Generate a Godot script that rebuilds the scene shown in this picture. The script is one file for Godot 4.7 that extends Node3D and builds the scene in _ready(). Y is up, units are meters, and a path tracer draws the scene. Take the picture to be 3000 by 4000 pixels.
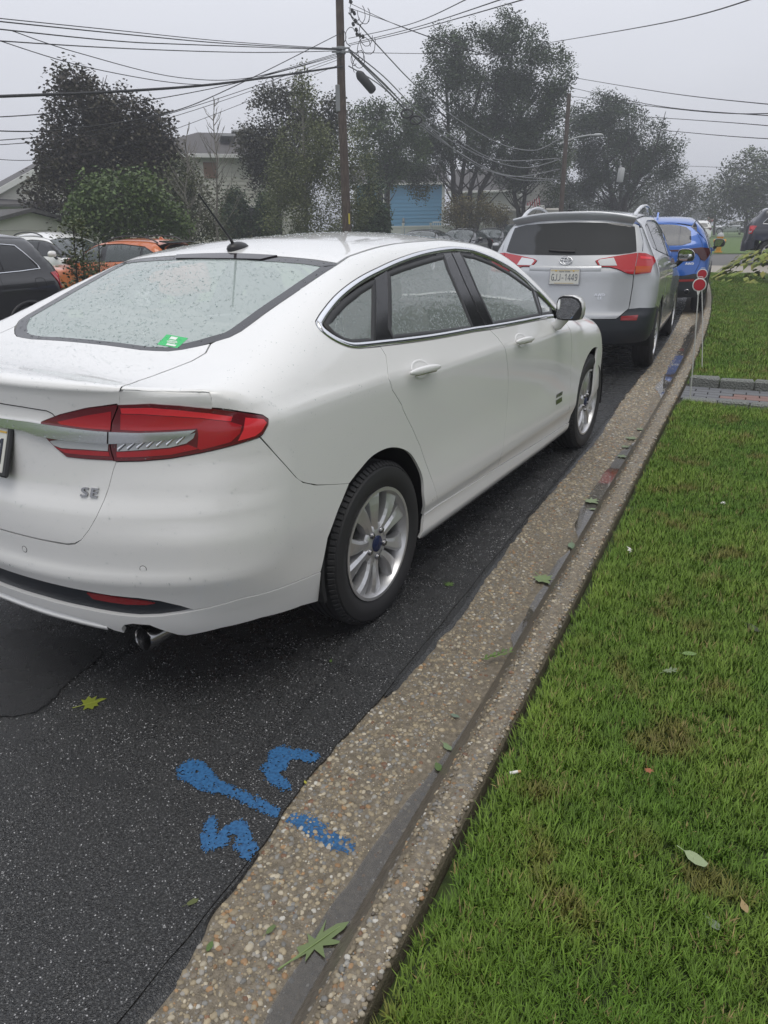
extends Node3D
# A residential street after rain: cars parked along an exposed-aggregate kerb, lawns, houses and trees, under an overcast sky.
# Metres, y up. The kerb runs along -z; the camera stands on the lawn behind it.

func _ready() -> void:
	# ---- camera
	var cam := Camera3D.new()
	cam.name = "camera"
	add_child(cam)
	cam.position = Vector3(0, 1.5102, 0)
	cam.rotation_order = EULER_ORDER_YXZ
	cam.rotation = Vector3(-0.3742, deg_to_rad(26.419), -0.015)
	cam.fov = 70.577
	cam.near = 0.05
	cam.far = 1200.0
	cam.current = true
	# ---- sky and air
	var env := Environment.new()
	env.background_mode = Environment.BG_SKY
	var sky := Sky.new()
	var sm := ProceduralSkyMaterial.new()
	sm.sky_top_color = lin(1.50, 1.56, 1.72)
	sm.sky_horizon_color = lin(0.60, 0.615, 0.665)
	sm.sky_curve = 1.0
	sm.ground_bottom_color = lin(0.10, 0.10, 0.10)
	sm.ground_horizon_color = lin(0.30, 0.31, 0.33)
	sm.sun_angle_max = 0.1
	sm.sky_cover = cloud_cover()
	sm.sky_cover_modulate = lin(1, 1, 1)
	sky.sky_material = sm
	env.sky = sky
	env.tonemap_mode = Environment.TONE_MAPPER_LINEAR
	env.tonemap_exposure = 1.10
	env.sdfgi_enabled = true
	env.ssao_enabled = true
	env.ssil_enabled = true
	env.fog_enabled = true
	env.fog_light_color = lin(0.72, 0.74, 0.80)
	env.fog_density = 0.0032
	var we := WorldEnvironment.new()
	we.name = "world_environment"
	we.environment = env
	add_child(we)
	# ---- a veiled sun, high behind the camera's left shoulder
	var sun := DirectionalLight3D.new()
	sun.name = "sun"
	sun.light_energy = 0.45
	sun.light_color = Color(1.0, 0.99, 0.97)
	sun.light_angular_distance = 40.0
	sun.shadow_enabled = true
	sun.rotation = Vector3(deg_to_rad(-74), deg_to_rad(35), 0)
	add_child(sun)
	make_materials()
	# ---- setting, then things, then small details
	build_ground()
	build_sedan()
	build_cars()
	build_houses()
	build_trees()
	build_poles()
	build_small()

func cloud_cover() -> ImageTexture:
	# broken brightness of a closed cloud layer, laid over the sky
	var f := FastNoiseLite.new()
	f.seed = 4; f.frequency = 0.9; f.fractal_octaves = 4
	var w := 512
	var im := Image.create(w, w / 2, false, Image.FORMAT_RGBA8)
	for y in w / 2:
		var el := PI * 0.5 - PI * (y + 0.5) / (w / 2)
		for x in w:
			var a := TAU * x / w
			var d := Vector3(cos(a) * cos(el), sin(el), sin(a) * cos(el))
			var s := 1.0 / maxf(0.18, absf(d.y) + 0.12)
			var v := f.get_noise_3d(d.x * s * 1.5, d.y * 2.0, d.z * s * 1.5)
			var b := clampf(0.05 + 0.16 * v, 0.0, 0.25)
			im.set_pixel(x, y, Color(b, b, b * 1.02, 1.0))
	return ImageTexture.create_from_image(im)

func make_materials() -> void:
	var p := mk("paint_white", lin(0.76, 0.76, 0.755), 0.36)
	p.clearcoat_enabled = true; p.clearcoat = 1.0; p.clearcoat_roughness = 0.04
	mk("chrome", lin(0.70, 0.71, 0.73), 0.14, 1.0)
	mk("steel", lin(0.36, 0.36, 0.37), 0.2, 1.0)
	mk("nut", lin(0.25, 0.25, 0.26), 0.25, 1.0)
	mk("alloy", lin(0.60, 0.60, 0.61), 0.34, 0.75)
	mk("brake", lin(0.05, 0.05, 0.055), 0.5, 0.5)
	mk("cap_blue", lin(0.012, 0.02, 0.07), 0.2)
	mk("tyre", lin(0.018, 0.018, 0.02), 0.62)
	mk("rubber", lin(0.012, 0.012, 0.013), 0.5)
	mk("gap", lin(0.01, 0.01, 0.011), 0.8)
	mk("under", lin(0.012, 0.012, 0.013), 0.9)
	mk("frit", lin(0.022, 0.022, 0.026), 0.12)
	mk("gloss_black", lin(0.012, 0.012, 0.014), 0.12)
	mk("plastic_black", lin(0.016, 0.016, 0.018), 0.42)
	mk("plastic_dark", lin(0.022, 0.026, 0.034), 0.38)
	mk("smoked_lens", lin(0.03, 0.025, 0.03), 0.1)
	mk("cabin_dark", lin(0.03, 0.03, 0.03), 0.8)
	mk("cabin_grey", lin(0.20, 0.21, 0.20), 0.9)
	mk("cabin_beige", lin(0.22, 0.21, 0.19), 0.9)
	mk("mirror", lin(0.75, 0.76, 0.78), 0.02, 1.0)
	pane("glass_rear", lin(0.56, 0.65, 0.63), 0.55, 0.03)
	pane("glass_side", lin(0.50, 0.57, 0.55), 0.32, 0.02)
	pane("glass_tint", lin(0.02, 0.022, 0.025), 0.80, 0.02)
	var w := mk("water", lin(0.9, 0.95, 0.95, 0.0), 0.0)
	w.refraction_enabled = true; w.refraction_scale = 0.033
	for q in [["lens_maroon", 0.13, 0.006, 0.012], ["lens_red", 0.42, 0.010, 0.018], ["lens_bright", 0.80, 0.035, 0.05], ["reflector_red", 0.30, 0.02, 0.025]]:
		var m := mk(q[0], lin(q[1], q[2], q[3]), 0.25)
		m.clearcoat_enabled = true; m.clearcoat = 1.0; m.clearcoat_roughness = 0.02
	var c := mk("lens_clear", lin(0.62, 0.63, 0.65), 0.2, 0.35)
	c.clearcoat_enabled = true; c.clearcoat = 1.0; c.clearcoat_roughness = 0.02
	mk("sticker_green", lin(0.05, 0.50, 0.16), 0.6)
	mk("white_print", lin(0.75, 0.8, 0.76), 0.6)
	mk("plate_cream", lin(0.62, 0.62, 0.58), 0.4)
	mk("plate_gold", lin(0.62, 0.38, 0.04), 0.4)
	mk("plate_ink", lin(0.015, 0.02, 0.04), 0.5)
	more_materials()

# ---------------------------------------------------------------- geometry helpers
class Geo:
	var v := PackedVector3Array()
	var n := PackedVector3Array()
	var uv := PackedVector2Array()
	var col := PackedColorArray()
	var i := PackedInt32Array()
	var tint := Color.WHITE
	func vert(p: Vector3, nn: Vector3, t := Vector2.ZERO) -> int:
		v.append(p); n.append(nn); uv.append(t); col.append(tint)
		return v.size() - 1
	func face(a: int, b: int, c: int) -> void:
		# front faces run clockwise: turn the triangle to agree with its normals
		var g := (v[b] - v[a]).cross(v[c] - v[a])
		if g.dot(n[a] + n[b] + n[c]) > 0.0:
			i.append(a); i.append(c); i.append(b)
		else:
			i.append(a); i.append(b); i.append(c)
	func tri(a: Vector3, b: Vector3, c: Vector3) -> void:
		var nn := (c - a).cross(b - a).normalized()
		var k := vert(a, nn, Vector2(0, 0)); vert(b, nn, Vector2(1, 0)); vert(c, nn, Vector2(0, 1))
		i.append(k); i.append(k + 1); i.append(k + 2)
	func quad(a: Vector3, b: Vector3, c: Vector3, d: Vector3) -> void:
		var nn := (c - a).cross(b - a)
		if nn.length_squared() < 1e-16:
			nn = (d - a).cross(c - a)
		nn = nn.normalized()
		var k := vert(a, nn, Vector2(0, 0)); vert(b, nn, Vector2(1, 0)); vert(c, nn, Vector2(1, 1)); vert(d, nn, Vector2(0, 1))
		for q in [0, 1, 2, 0, 2, 3]:
			i.append(k + q)
	func box(c: Vector3, s: Vector3, b := Basis.IDENTITY, ch := 0.0) -> void:
		# a block with chamfered edges when ch > 0
		var h := s * 0.5
		ch = minf(ch, 0.45 * minf(h.x, minf(h.y, h.z)) * 2.0)
		if ch <= 0.0:
			for ax in 3:
				for sg in [-1.0, 1.0]:
					var q := []
					for w in [[-1, -1], [1, -1], [1, 1], [-1, 1]]:
						var p := Vector3.ZERO
						p[ax] = sg * h[ax]; p[(ax + 1) % 3] = w[0] * h[(ax + 1) % 3]; p[(ax + 2) % 3] = w[1] * h[(ax + 2) % 3]
						q.append(c + b * p)
					if sg > 0: quad(q[3], q[2], q[1], q[0])
					else: quad(q[0], q[1], q[2], q[3])
			return
		for ax in 3:
			var a1 := (ax + 1) % 3
			var a2 := (ax + 2) % 3
			for sg in [-1.0, 1.0]:
				var q := []
				for w in [[-1, -1], [1, -1], [1, 1], [-1, 1]]:
					var p := Vector3.ZERO
					p[ax] = sg * h[ax]; p[a1] = w[0] * (h[a1] - ch); p[a2] = w[1] * (h[a2] - ch)
					q.append(c + b * p)
				if sg > 0: quad(q[3], q[2], q[1], q[0])
				else: quad(q[0], q[1], q[2], q[3])
			for s1 in [-1.0, 1.0]:
				for s2 in [-1.0, 1.0]:
					var p1 := Vector3.ZERO; var p2 := Vector3.ZERO; var p3 := Vector3.ZERO; var p4 := Vector3.ZERO
					p1[ax] = -(h[ax] - ch); p1[a1] = s1 * h[a1]; p1[a2] = s2 * (h[a2] - ch)
					p2[ax] = h[ax] - ch; p2[a1] = s1 * h[a1]; p2[a2] = s2 * (h[a2] - ch)
					p3[ax] = h[ax] - ch; p3[a1] = s1 * (h[a1] - ch); p3[a2] = s2 * h[a2]
					p4[ax] = -(h[ax] - ch); p4[a1] = s1 * (h[a1] - ch); p4[a2] = s2 * h[a2]
					if s1 * s2 > 0: quad(c + b * p1, c + b * p2, c + b * p3, c + b * p4)
					else: quad(c + b * p4, c + b * p3, c + b * p2, c + b * p1)
		for sx in [-1.0, 1.0]:
			for sy in [-1.0, 1.0]:
				for sz in [-1.0, 1.0]:
					var e := Vector3(sx, sy, sz)
					var A := Vector3(h.x, h.y - ch, h.z - ch) * e
					var Bq := Vector3(h.x - ch, h.y, h.z - ch) * e
					var C := Vector3(h.x - ch, h.y - ch, h.z) * e
					if sx * sy * sz > 0: tri(c + b * A, c + b * C, c + b * Bq)
					else: tri(c + b * A, c + b * Bq, c + b * C)
	func tube(pts: Array, r0: float, r1 := -1.0, sides := 8, caps := true) -> void:
		var m := pts.size()
		if r1 < 0.0: r1 = r0
		var up := Vector3.UP
		var first := v.size()
		var side := Vector3.ZERO
		for k in m:
			var t: Vector3 = (pts[mini(k + 1, m - 1)] - pts[maxi(k - 1, 0)]).normalized()
			if k == 0:
				side = t.cross(up if absf(t.y) < 0.9 else Vector3.RIGHT).normalized()
			else:
				side = (side - t * side.dot(t)).normalized()
			var o := t.cross(side)
			var r := lerpf(r0, r1, float(k) / maxi(1, m - 1))
			for s in sides:
				var a := TAU * s / sides
				var d := side * cos(a) + o * sin(a)
				vert(pts[k] + d * r, d, Vector2(float(s) / sides, k))
		for k in m - 1:
			for s in sides:
				var a := first + k * sides + s
				var b := first + k * sides + (s + 1) % sides
				face(a, b, b + sides)
				face(a, b + sides, a + sides)
		if caps:
			for e in 2:
				var k := 0 if e == 0 else m - 1
				var t: Vector3 = (pts[0] - pts[1]).normalized() if e == 0 else (pts[m - 1] - pts[m - 2]).normalized()
				var cc := vert(pts[k], t)
				var st := v.size()
				for s in sides:
					vert(v[first + k * sides + s], t)
				for s in sides:
					face(cc, st + s, st + (s + 1) % sides)
	func lathe(prof: Array, sides := 32, b := Basis.IDENTITY, at := Vector3.ZERO, a0 := 0.0, a1 := TAU) -> void:
		# prof: [radius, along]; turned round the basis' y axis; creases where the outline bends sharply
		var m := prof.size()
		for k in m - 1:
			var d0 := Vector2(prof[k][0], prof[k][1])
			var d1 := Vector2(prof[k + 1][0], prof[k + 1][1])
			if d0.distance_to(d1) < 1e-6: continue
			var t := (d1 - d0).normalized()
			var nn := Vector2(t.y, -t.x)
			var ns := nn; var ne := nn
			if k > 0:
				var tp := (d0 - Vector2(prof[k - 1][0], prof[k - 1][1])).normalized()
				if tp.dot(t) > 0.75: ns = (nn + Vector2(tp.y, -tp.x)).normalized()
			if k < m - 2:
				var tn := (Vector2(prof[k + 2][0], prof[k + 2][1]) - d1).normalized()
				if tn.dot(t) > 0.75: ne = (nn + Vector2(tn.y, -tn.x)).normalized()
			var st := v.size()
			for s in sides + 1:
				var a := lerpf(a0, a1, float(s) / sides)
				var rd := Vector3(cos(a), 0, sin(a))
				vert(at + b * (rd * d0.x + Vector3.UP * d0.y), b * (rd * ns.x + Vector3.UP * ns.y), Vector2(float(s) / sides, float(k) / m))
				vert(at + b * (rd * d1.x + Vector3.UP * d1.y), b * (rd * ne.x + Vector3.UP * ne.y), Vector2(float(s) / sides, float(k + 1) / m))
			for s in sides:
				var q := st + s * 2
				face(q, q + 1, q + 3); face(q, q + 3, q + 2)
	func prism(poly: PackedVector2Array, d: float, b := Basis.IDENTITY, at := Vector3.ZERO) -> void:
		# an outline in the basis' xy plane given thickness d along its z, centred
		var ix := Geometry2D.triangulate_polygon(poly)
		for sg in [-1.0, 1.0]:
			var st := v.size()
			for p in poly: vert(at + b * Vector3(p.x, p.y, sg * d * 0.5), b * Vector3(0, 0, sg), p)
			for k in range(0, ix.size(), 3): face(st + ix[k], st + ix[k + 1], st + ix[k + 2])
		var cw := Geometry2D.is_polygon_clockwise(poly)
		for k in poly.size():
			var p := poly[k]
			var q := poly[(k + 1) % poly.size()]
			var e := (q - p).normalized()
			var o := Vector2(e.y, -e.x) * (-1.0 if cw else 1.0)
			var nn := b * Vector3(o.x, o.y, 0)
			var st := vert(at + b * Vector3(p.x, p.y, -d * 0.5), nn); vert(at + b * Vector3(q.x, q.y, -d * 0.5), nn)
			vert(at + b * Vector3(q.x, q.y, d * 0.5), nn); vert(at + b * Vector3(p.x, p.y, d * 0.5), nn)
			face(st, st + 1, st + 2); face(st, st + 2, st + 3)
	func ball(c: Vector3, r: Vector3, rings := 8, segs := 12, b := Basis.IDENTITY) -> void:
		var st := v.size()
		for a in rings + 1:
			var th := PI * a / rings
			for s in segs + 1:
				var ph := TAU * s / segs
				var d := Vector3(sin(th) * cos(ph), cos(th), sin(th) * sin(ph))
				vert(c + b * (d * r), (b * (d / r)).normalized(), Vector2(float(s) / segs, float(a) / rings))
		for a in rings:
			for s in segs:
				var q := st + a * (segs + 1) + s
				if a > 0: face(q, q + 1, q + segs + 2)
				if a < rings - 1: face(q, q + segs + 2, q + segs + 1)
	func add(g: Geo, t := Transform3D.IDENTITY) -> void:
		var st := v.size()
		var flip := t.basis.determinant() < 0.0
		var nb := t.basis.inverse().transposed()
		for k in g.v.size():
			v.append(t * g.v[k]); n.append((nb * g.n[k]).normalized()); uv.append(g.uv[k]); col.append(g.col[k])
		for k in range(0, g.i.size(), 3):
			i.append(st + g.i[k])
			i.append(st + g.i[k + (2 if flip else 1)])
			i.append(st + g.i[k + (1 if flip else 2)])
	func mesh() -> ArrayMesh:
		var a := []
		a.resize(Mesh.ARRAY_MAX)
		a[Mesh.ARRAY_VERTEX] = v; a[Mesh.ARRAY_NORMAL] = n; a[Mesh.ARRAY_TEX_UV] = uv; a[Mesh.ARRAY_COLOR] = col; a[Mesh.ARRAY_INDEX] = i
		var m := ArrayMesh.new()
		if i.size(): m.add_surface_from_arrays(Mesh.PRIMITIVE_TRIANGLES, a)
		return m

func put(called: String, g, m: Material, parent: Node = null) -> MeshInstance3D:
	var o := MeshInstance3D.new()
	o.mesh = g.mesh() if g is Geo else g
	o.material_override = m
	o.cast_shadow = GeometryInstance3D.SHADOW_CASTING_SETTING_ON
	name_it(o, called, parent)
	return o

var taken := {}
func name_it(o: Node, called: String, parent: Node = null) -> void:
	o.name = called
	if parent == null:
		var k: int = taken.get(called, 0)
		taken[called] = k + 1
		if k > 0: o.name = "%s_%03d" % [called, k]
		add_child(o)
	else:
		parent.add_child(o, true)

func tag(o: Node, label: String, category: String, group := "", kind := "") -> Node:
	if label: o.set_meta("label", label)
	if category: o.set_meta("category", category)
	if group: o.set_meta("group", group)
	if kind: o.set_meta("kind", kind)
	return o

func thing(called: String, label: String, category: String, at := Vector3.ZERO, turn := 0.0, group := "") -> Node3D:
	var o := Node3D.new()
	name_it(o, called)
	o.position = at; o.rotation.y = turn
	tag(o, label, category, group)
	return o

func structure(o: Node) -> Node:
	o.set_meta("kind", "structure")
	return o

func many(called: String, m: Mesh, mat: Material, where: Array, colors, parent: Node = null) -> MultiMeshInstance3D:
	var mm := MultiMesh.new()
	mm.transform_format = MultiMesh.TRANSFORM_3D
	mm.use_colors = colors != null
	mm.mesh = m
	mm.instance_count = where.size()
	var st := 16 if colors != null else 12
	var buf := PackedFloat32Array()
	buf.resize(where.size() * st)
	for k in where.size():
		var t: Transform3D = where[k]
		var b := t.basis
		var q := k * st
		buf[q] = b.x.x; buf[q + 1] = b.y.x; buf[q + 2] = b.z.x; buf[q + 3] = t.origin.x
		buf[q + 4] = b.x.y; buf[q + 5] = b.y.y; buf[q + 6] = b.z.y; buf[q + 7] = t.origin.y
		buf[q + 8] = b.x.z; buf[q + 9] = b.y.z; buf[q + 10] = b.z.z; buf[q + 11] = t.origin.z
		if colors != null:
			var c: Color = colors[k]
			buf[q + 12] = c.r; buf[q + 13] = c.g; buf[q + 14] = c.b; buf[q + 15] = 1.0
	mm.buffer = buf
	var o := MultiMeshInstance3D.new()
	o.multimesh = mm
	o.material_override = mat
	o.set_meta("kind", "stuff")
	name_it(o, called, parent)
	return o

# ---------------------------------------------------------------- materials
var mats := {}
func lin(r: float, g: float, b: float, a := 1.0) -> Color:
	var c := Color(r, g, b).linear_to_srgb()
	c.a = a
	return c

func M(called: String) -> StandardMaterial3D:
	return mats[called]

func mk(called: String, c: Color, rough := 0.6, metal := 0.0, spec := 0.5) -> StandardMaterial3D:
	var m := StandardMaterial3D.new()
	m.resource_name = called
	m.albedo_color = c
	m.roughness = rough; m.metallic = metal; m.metallic_specular = spec
	m.cull_mode = BaseMaterial3D.CULL_DISABLED
	mats[called] = m
	return m

func pane(called: String, c: Color, alpha: float, rough := 0.02) -> StandardMaterial3D:
	var m := mk(called, c, rough)
	m.albedo_color.a = alpha
	m.transparency = BaseMaterial3D.TRANSPARENCY_ALPHA
	return m

func noise_tex(kind: int, freq: float, sd: int, size := 512, octaves := 3, ramp = null, normal := false, bump := 6.0) -> NoiseTexture2D:
	var f := FastNoiseLite.new()
	f.noise_type = kind
	f.frequency = freq
	f.seed = sd
	if kind == FastNoiseLite.TYPE_CELLULAR:
		f.cellular_return_type = FastNoiseLite.RETURN_DISTANCE
		f.fractal_type = FastNoiseLite.FRACTAL_NONE
	else:
		f.fractal_octaves = octaves
	var t := NoiseTexture2D.new()
	t.width = size; t.height = size
	t.seamless = true
	t.noise = f
	if ramp != null: t.color_ramp = ramp
	t.as_normal_map = normal
	t.bump_strength = bump
	return t

func ramp(stops: Array) -> Gradient:
	var g := Gradient.new()
	var o := PackedFloat32Array(); var c := PackedColorArray()
	for s in stops:
		o.append(s[0]); c.append(s[1])
	g.offsets = o; g.colors = c
	return g

func tri_map(m: StandardMaterial3D, scale: float) -> void:
	m.uv1_triplanar = true
	m.uv1_world_triplanar = true
	m.uv1_scale = Vector3.ONE * scale

func v2(a: Array) -> PackedVector2Array:
	var o := PackedVector2Array()
	for k in range(0, a.size(), 2): o.append(Vector2(a[k], a[k + 1]))
	return o

func rev(p: PackedVector2Array) -> PackedVector2Array:
	var q := p.duplicate()
	q.reverse()
	return q

# ---------------------------------------------------------------- car bodies: a surface f(x,y,z)=0 made of a side, a top, a rear and a front sheet, blended
class Line1:
	var x: PackedFloat32Array
	var y: PackedFloat32Array
	var m: PackedFloat32Array
	func _init(xs: Array, ys: Array) -> void:
		var o := range(xs.size())
		if xs[0] > xs[-1]: o.reverse()
		for k in o:
			x.append(xs[k]); y.append(ys[k])
		var c := x.size()
		m.resize(c)
		for k in range(1, c - 1):
			var h0 := x[k] - x[k - 1]; var h1 := x[k + 1] - x[k]
			var d0 := (y[k] - y[k - 1]) / h0; var d1 := (y[k + 1] - y[k]) / h1
			if d0 * d1 > 0.0:
				var w1 := 2.0 * h1 + h0; var w2 := h1 + 2.0 * h0
				m[k] = (w1 + w2) / (w1 / d0 + w2 / d1)
		m[0] = (y[1] - y[0]) / (x[1] - x[0])
		m[c - 1] = (y[c - 1] - y[c - 2]) / (x[c - 1] - x[c - 2])
	func at(q: float) -> float:
		var c := x.size()
		if q <= x[0]: return y[0] + (q - x[0]) * m[0]
		if q >= x[c - 1]: return y[c - 1] + (q - x[c - 1]) * m[c - 1]
		var k := 0
		while q > x[k + 1]: k += 1
		var h := x[k + 1] - x[k]
		var t := (q - x[k]) / h
		var t2 := t * t; var t3 := t2 * t
		return (2.0 * t3 - 3.0 * t2 + 1.0) * y[k] + (t3 - 2.0 * t2 + t) * h * m[k] + (3.0 * t2 - 2.0 * t3) * y[k + 1] + (t3 - t2) * h * m[k + 1]
	func table(a: float, step: float, c: int) -> PackedFloat32Array:
		var o := PackedFloat32Array()
		o.resize(c)
		for k in c: o[k] = at(a + k * step)
		return o

class Body:
	const ST := 0.02
	const SY := 0.01
	var z0: float; var nz: int; var y0 := 0.06; var ny: int
	var g: PackedFloat32Array
	var tt: PackedFloat32Array; var tc: PackedFloat32Array; var tk: PackedFloat32Array
	var rz: PackedFloat32Array; var rp: PackedFloat32Array; var rk: PackedFloat32Array
	var fz: PackedFloat32Array; var fp: PackedFloat32Array
	var ax := 0.6      # height of the axis that the side outlines turn round
	var wz := 0.0      # z of the upright axis that the rear outlines turn round
	var vs := 0.85
	func _init(d: Dictionary) -> void:
		ax = d.get("ax", 0.6); wz = d.get("wz", 0.0)
		z0 = d.z[0]; nz = int((d.z[1] - d.z[0]) / ST) + 1
		ny = int((d.top - y0) / SY) + 1
		var sz: Array = d.SZ; var sk: Array = d.SK
		var kc: int = sk[0].size() / 2
		var ly := []; var lx := []
		for k in kc:
			ly.append(Line1.new(sz, sk.map(func(r): return r[2 * k])))
			lx.append(Line1.new(sz, sk.map(func(r): return r[2 * k + 1])))
		var raw := PackedFloat32Array()
		raw.resize(nz * ny)
		for a in nz:
			var z := z0 + a * ST
			var l := Line1.new(ly.map(func(q): return q.at(z)), lx.map(func(q): return q.at(z)))
			for b in ny: raw[a * ny + b] = l.at(y0 + b * SY)
		g = raw.duplicate()
		for a in nz:
			for b in ny:
				var s := 0.0
				for p in [-1, 0, 1]:
					for q in [-1, 0, 1]:
						s += raw[clampi(a + p, 0, nz - 1) * ny + clampi(b + q, 0, ny - 1)] * (4.0 if p == 0 else 1.0) * (4.0 if q == 0 else 1.0)
				g[a * ny + b] = s / 36.0
		var n2 := nz * 2
		tt = Line1.new(d.TZ, d.TY).table(z0, 0.01, n2)
		tc = Line1.new(d.TZ, d.TC).table(z0, 0.01, n2)
		tk = Line1.new(d.KZ, d.KV).table(z0, 0.01, n2)
		var n3 := ny * 2
		rz = Line1.new(d.RY, d.RZ).table(y0, 0.005, n3)
		rp = Line1.new(d.RY, d.RP).table(y0, 0.005, n3)
		rk = Line1.new(d.RY, d.RK).table(y0, 0.005, n3)
		fz = Line1.new(d.FY, d.FZ).table(y0, 0.005, n3)
		fp = Line1.new(d.FY, d.FP).table(y0, 0.005, n3)
	func f(x: float, y: float, z: float) -> float:
		var q := absf(x)
		var u := clampf((z - z0) / ST, 0.0, nz - 1.001)
		var w := clampf((y - y0) / SY, 0.0, ny - 1.001)
		var a := int(u); var b := int(w)
		u -= a; w -= b
		var k := a * ny + b
		var r := q - ((g[k] * (1.0 - w) + g[k + 1] * w) * (1.0 - u) + (g[k + ny] * (1.0 - w) + g[k + ny + 1] * w) * u)
		var uz := clampf((z - z0) * 100.0, 0.0, tt.size() - 1.001)
		a = int(uz); uz -= a
		var s := y - (tt[a] * (1.0 - uz) + tt[a + 1] * uz) + (tc[a] * (1.0 - uz) + tc[a + 1] * uz) * q * q * 2.7778
		var kk := tk[a]
		var h := kk - absf(r - s)
		r = maxf(r, s)
		if h > 0.0: r += h * h / (4.0 * kk)
		var uy := clampf((y - y0) * 200.0, 0.0, rz.size() - 1.001)
		b = int(uy); uy -= b
		var far := pow(q * 1.42857, 2.6)
		s = z - (rz[b] * (1.0 - uy) + rz[b + 1] * uy) + (rp[b] * (1.0 - uy) + rp[b + 1] * uy) * far
		kk = rk[b]
		h = kk - absf(r - s)
		r = maxf(r, s)
		if h > 0.0: r += h * h / (4.0 * kk)
		s = (fz[b] * (1.0 - uy) + fz[b + 1] * uy) + (fp[b] * (1.0 - uy) + fp[b + 1] * uy) * far - z
		h = 0.15 - absf(r - s)
		r = maxf(r, s)
		if h > 0.0: r += h * h / 0.6
		return r
	func solve(o: Vector3, d: Vector3, t0: float, t1: float) -> Vector3:
		var a := t0; var b := t1
		var fa := f(o.x + d.x * a, o.y + d.y * a, o.z + d.z * a)
		var fb := f(o.x + d.x * b, o.y + d.y * b, o.z + d.z * b)
		for k in 24:
			var t := (a * fb - b * fa) / (fb - fa) if absf(fb - fa) > 1e-9 else 0.5 * (a + b)
			var fm := f(o.x + d.x * t, o.y + d.y * t, o.z + d.z * t)
			if absf(fm) < 2e-5: return o + d * t
			if fm < 0.0:
				a = t; fa = fm; fb *= 0.6
			else:
				b = t; fb = fm; fa *= 0.6
		return o + d * 0.5 * (a + b)
	func at(uv: Vector2, mode: int) -> Vector3:
		if mode == 0:
			var p := uv.y / vs
			return solve(Vector3(0, ax, uv.x), Vector3(cos(p), sin(p), 0), 0.02, 1.7)
		if mode == 1:
			return solve(Vector3(0, uv.y, wz), Vector3(sin(uv.x), 0, cos(uv.x)), 0.1, 2.2)
		return solve(Vector3(0, uv.y, wz - 2.4), Vector3(sin(uv.x), 0, -cos(uv.x)), 0.1, 2.6)
	func normal(p: Vector3) -> Vector3:
		const E := 0.006
		return Vector3(f(p.x + E, p.y, p.z) - f(p.x - E, p.y, p.z), f(p.x, p.y + E, p.z) - f(p.x, p.y - E, p.z), f(p.x, p.y, p.z + E) - f(p.x, p.y, p.z - E)).normalized()

# a piece of that surface inside an outline; off lifts it, lip turns its edge inwards
func patch(G: Geo, B: Body, poly: PackedVector2Array, mode: int, cell := 0.03, off := 0.0, lip := 0.012) -> void:
	var lo := poly[0]; var hi := poly[0]
	for p in poly:
		lo = lo.min(p); hi = hi.max(p)
	var c0 := Vector2i((lo / cell).floor()); var c1 := Vector2i((hi / cell).floor())
	var edge := {}
	for k in poly.size():
		var p := poly[k]; var q := poly[(k + 1) % poly.size()]
		var steps := int(p.distance_to(q) / (cell * 0.2)) + 1
		for s in steps + 1:
			edge[Vector2i((p.lerp(q, float(s) / steps) / cell).floor())] = true
	var seen := {}
	var add := func(p: Vector2) -> int:
		var key := Vector2i((p * 20000.0).round())
		if seen.has(key): return seen[key]
		var w: Vector3 = B.at(p, mode)
		var nn: Vector3 = B.normal(w)
		var id: int = G.vert(w + nn * off, nn, p)
		seen[key] = id
		return id
	for cx in range(c0.x, c1.x + 1):
		for cy in range(c0.y, c1.y + 1):
			var a := Vector2(cx, cy) * cell
			var box := PackedVector2Array([a, a + Vector2(cell, 0), a + Vector2(cell, cell), a + Vector2(0, cell)])
			if edge.has(Vector2i(cx, cy)):
				for piece in Geometry2D.intersect_polygons(box, poly):
					var ix := Geometry2D.triangulate_polygon(piece)
					if ix.is_empty():
						ix = PackedInt32Array()
						for q in range(1, piece.size() - 1): ix.append_array([0, q, q + 1])
					var id := []
					for p in piece: id.append(add.call(p))
					for k in range(0, ix.size(), 3):
						G.face(id[ix[k]], id[ix[k + 1]], id[ix[k + 2]])
			elif Geometry2D.is_point_in_polygon(a + Vector2(cell, cell) * 0.5, poly):
				var id := []
				for p in box: id.append(add.call(p))
				G.face(id[0], id[1], id[2]); G.face(id[0], id[2], id[3])
	if lip > 0.0:
		for k in poly.size():
			var p := poly[k]; var q := poly[(k + 1) % poly.size()]
			var steps := int(p.distance_to(q) / cell) + 1
			for s in steps:
				var u := p.lerp(q, float(s) / steps); var w := p.lerp(q, float(s + 1) / steps)
				var P: Vector3 = B.at(u, mode); var Q: Vector3 = B.at(w, mode)
				var nP: Vector3 = B.normal(P); var nQ: Vector3 = B.normal(Q)
				G.quad(P + nP * off, Q + nQ * off, Q + nQ * (off - lip), P + nP * (off - lip))

func inset(poly: PackedVector2Array, by: float) -> PackedVector2Array:
	if by == 0.0: return poly
	var r := Geometry2D.offset_polygon(poly, -by, Geometry2D.JOIN_MITER)
	return r[0] if r.size() else poly

# mirrored outline joined to itself across the middle (mode 0: v mirrors about the top; modes 1, 2: u mirrors about 0)
func both(poly: PackedVector2Array, mode: int) -> PackedVector2Array:
	var o := poly.duplicate()
	var top := PI * 0.5 * 0.85
	for k in range(poly.size() - 1, -1, -1):
		var p := poly[k]
		var q := Vector2(p.x, 2.0 * top - p.y) if mode == 0 else Vector2(-p.x, p.y)
		if q.distance_to(p) > 1e-4: o.append(q)
	return o

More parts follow.
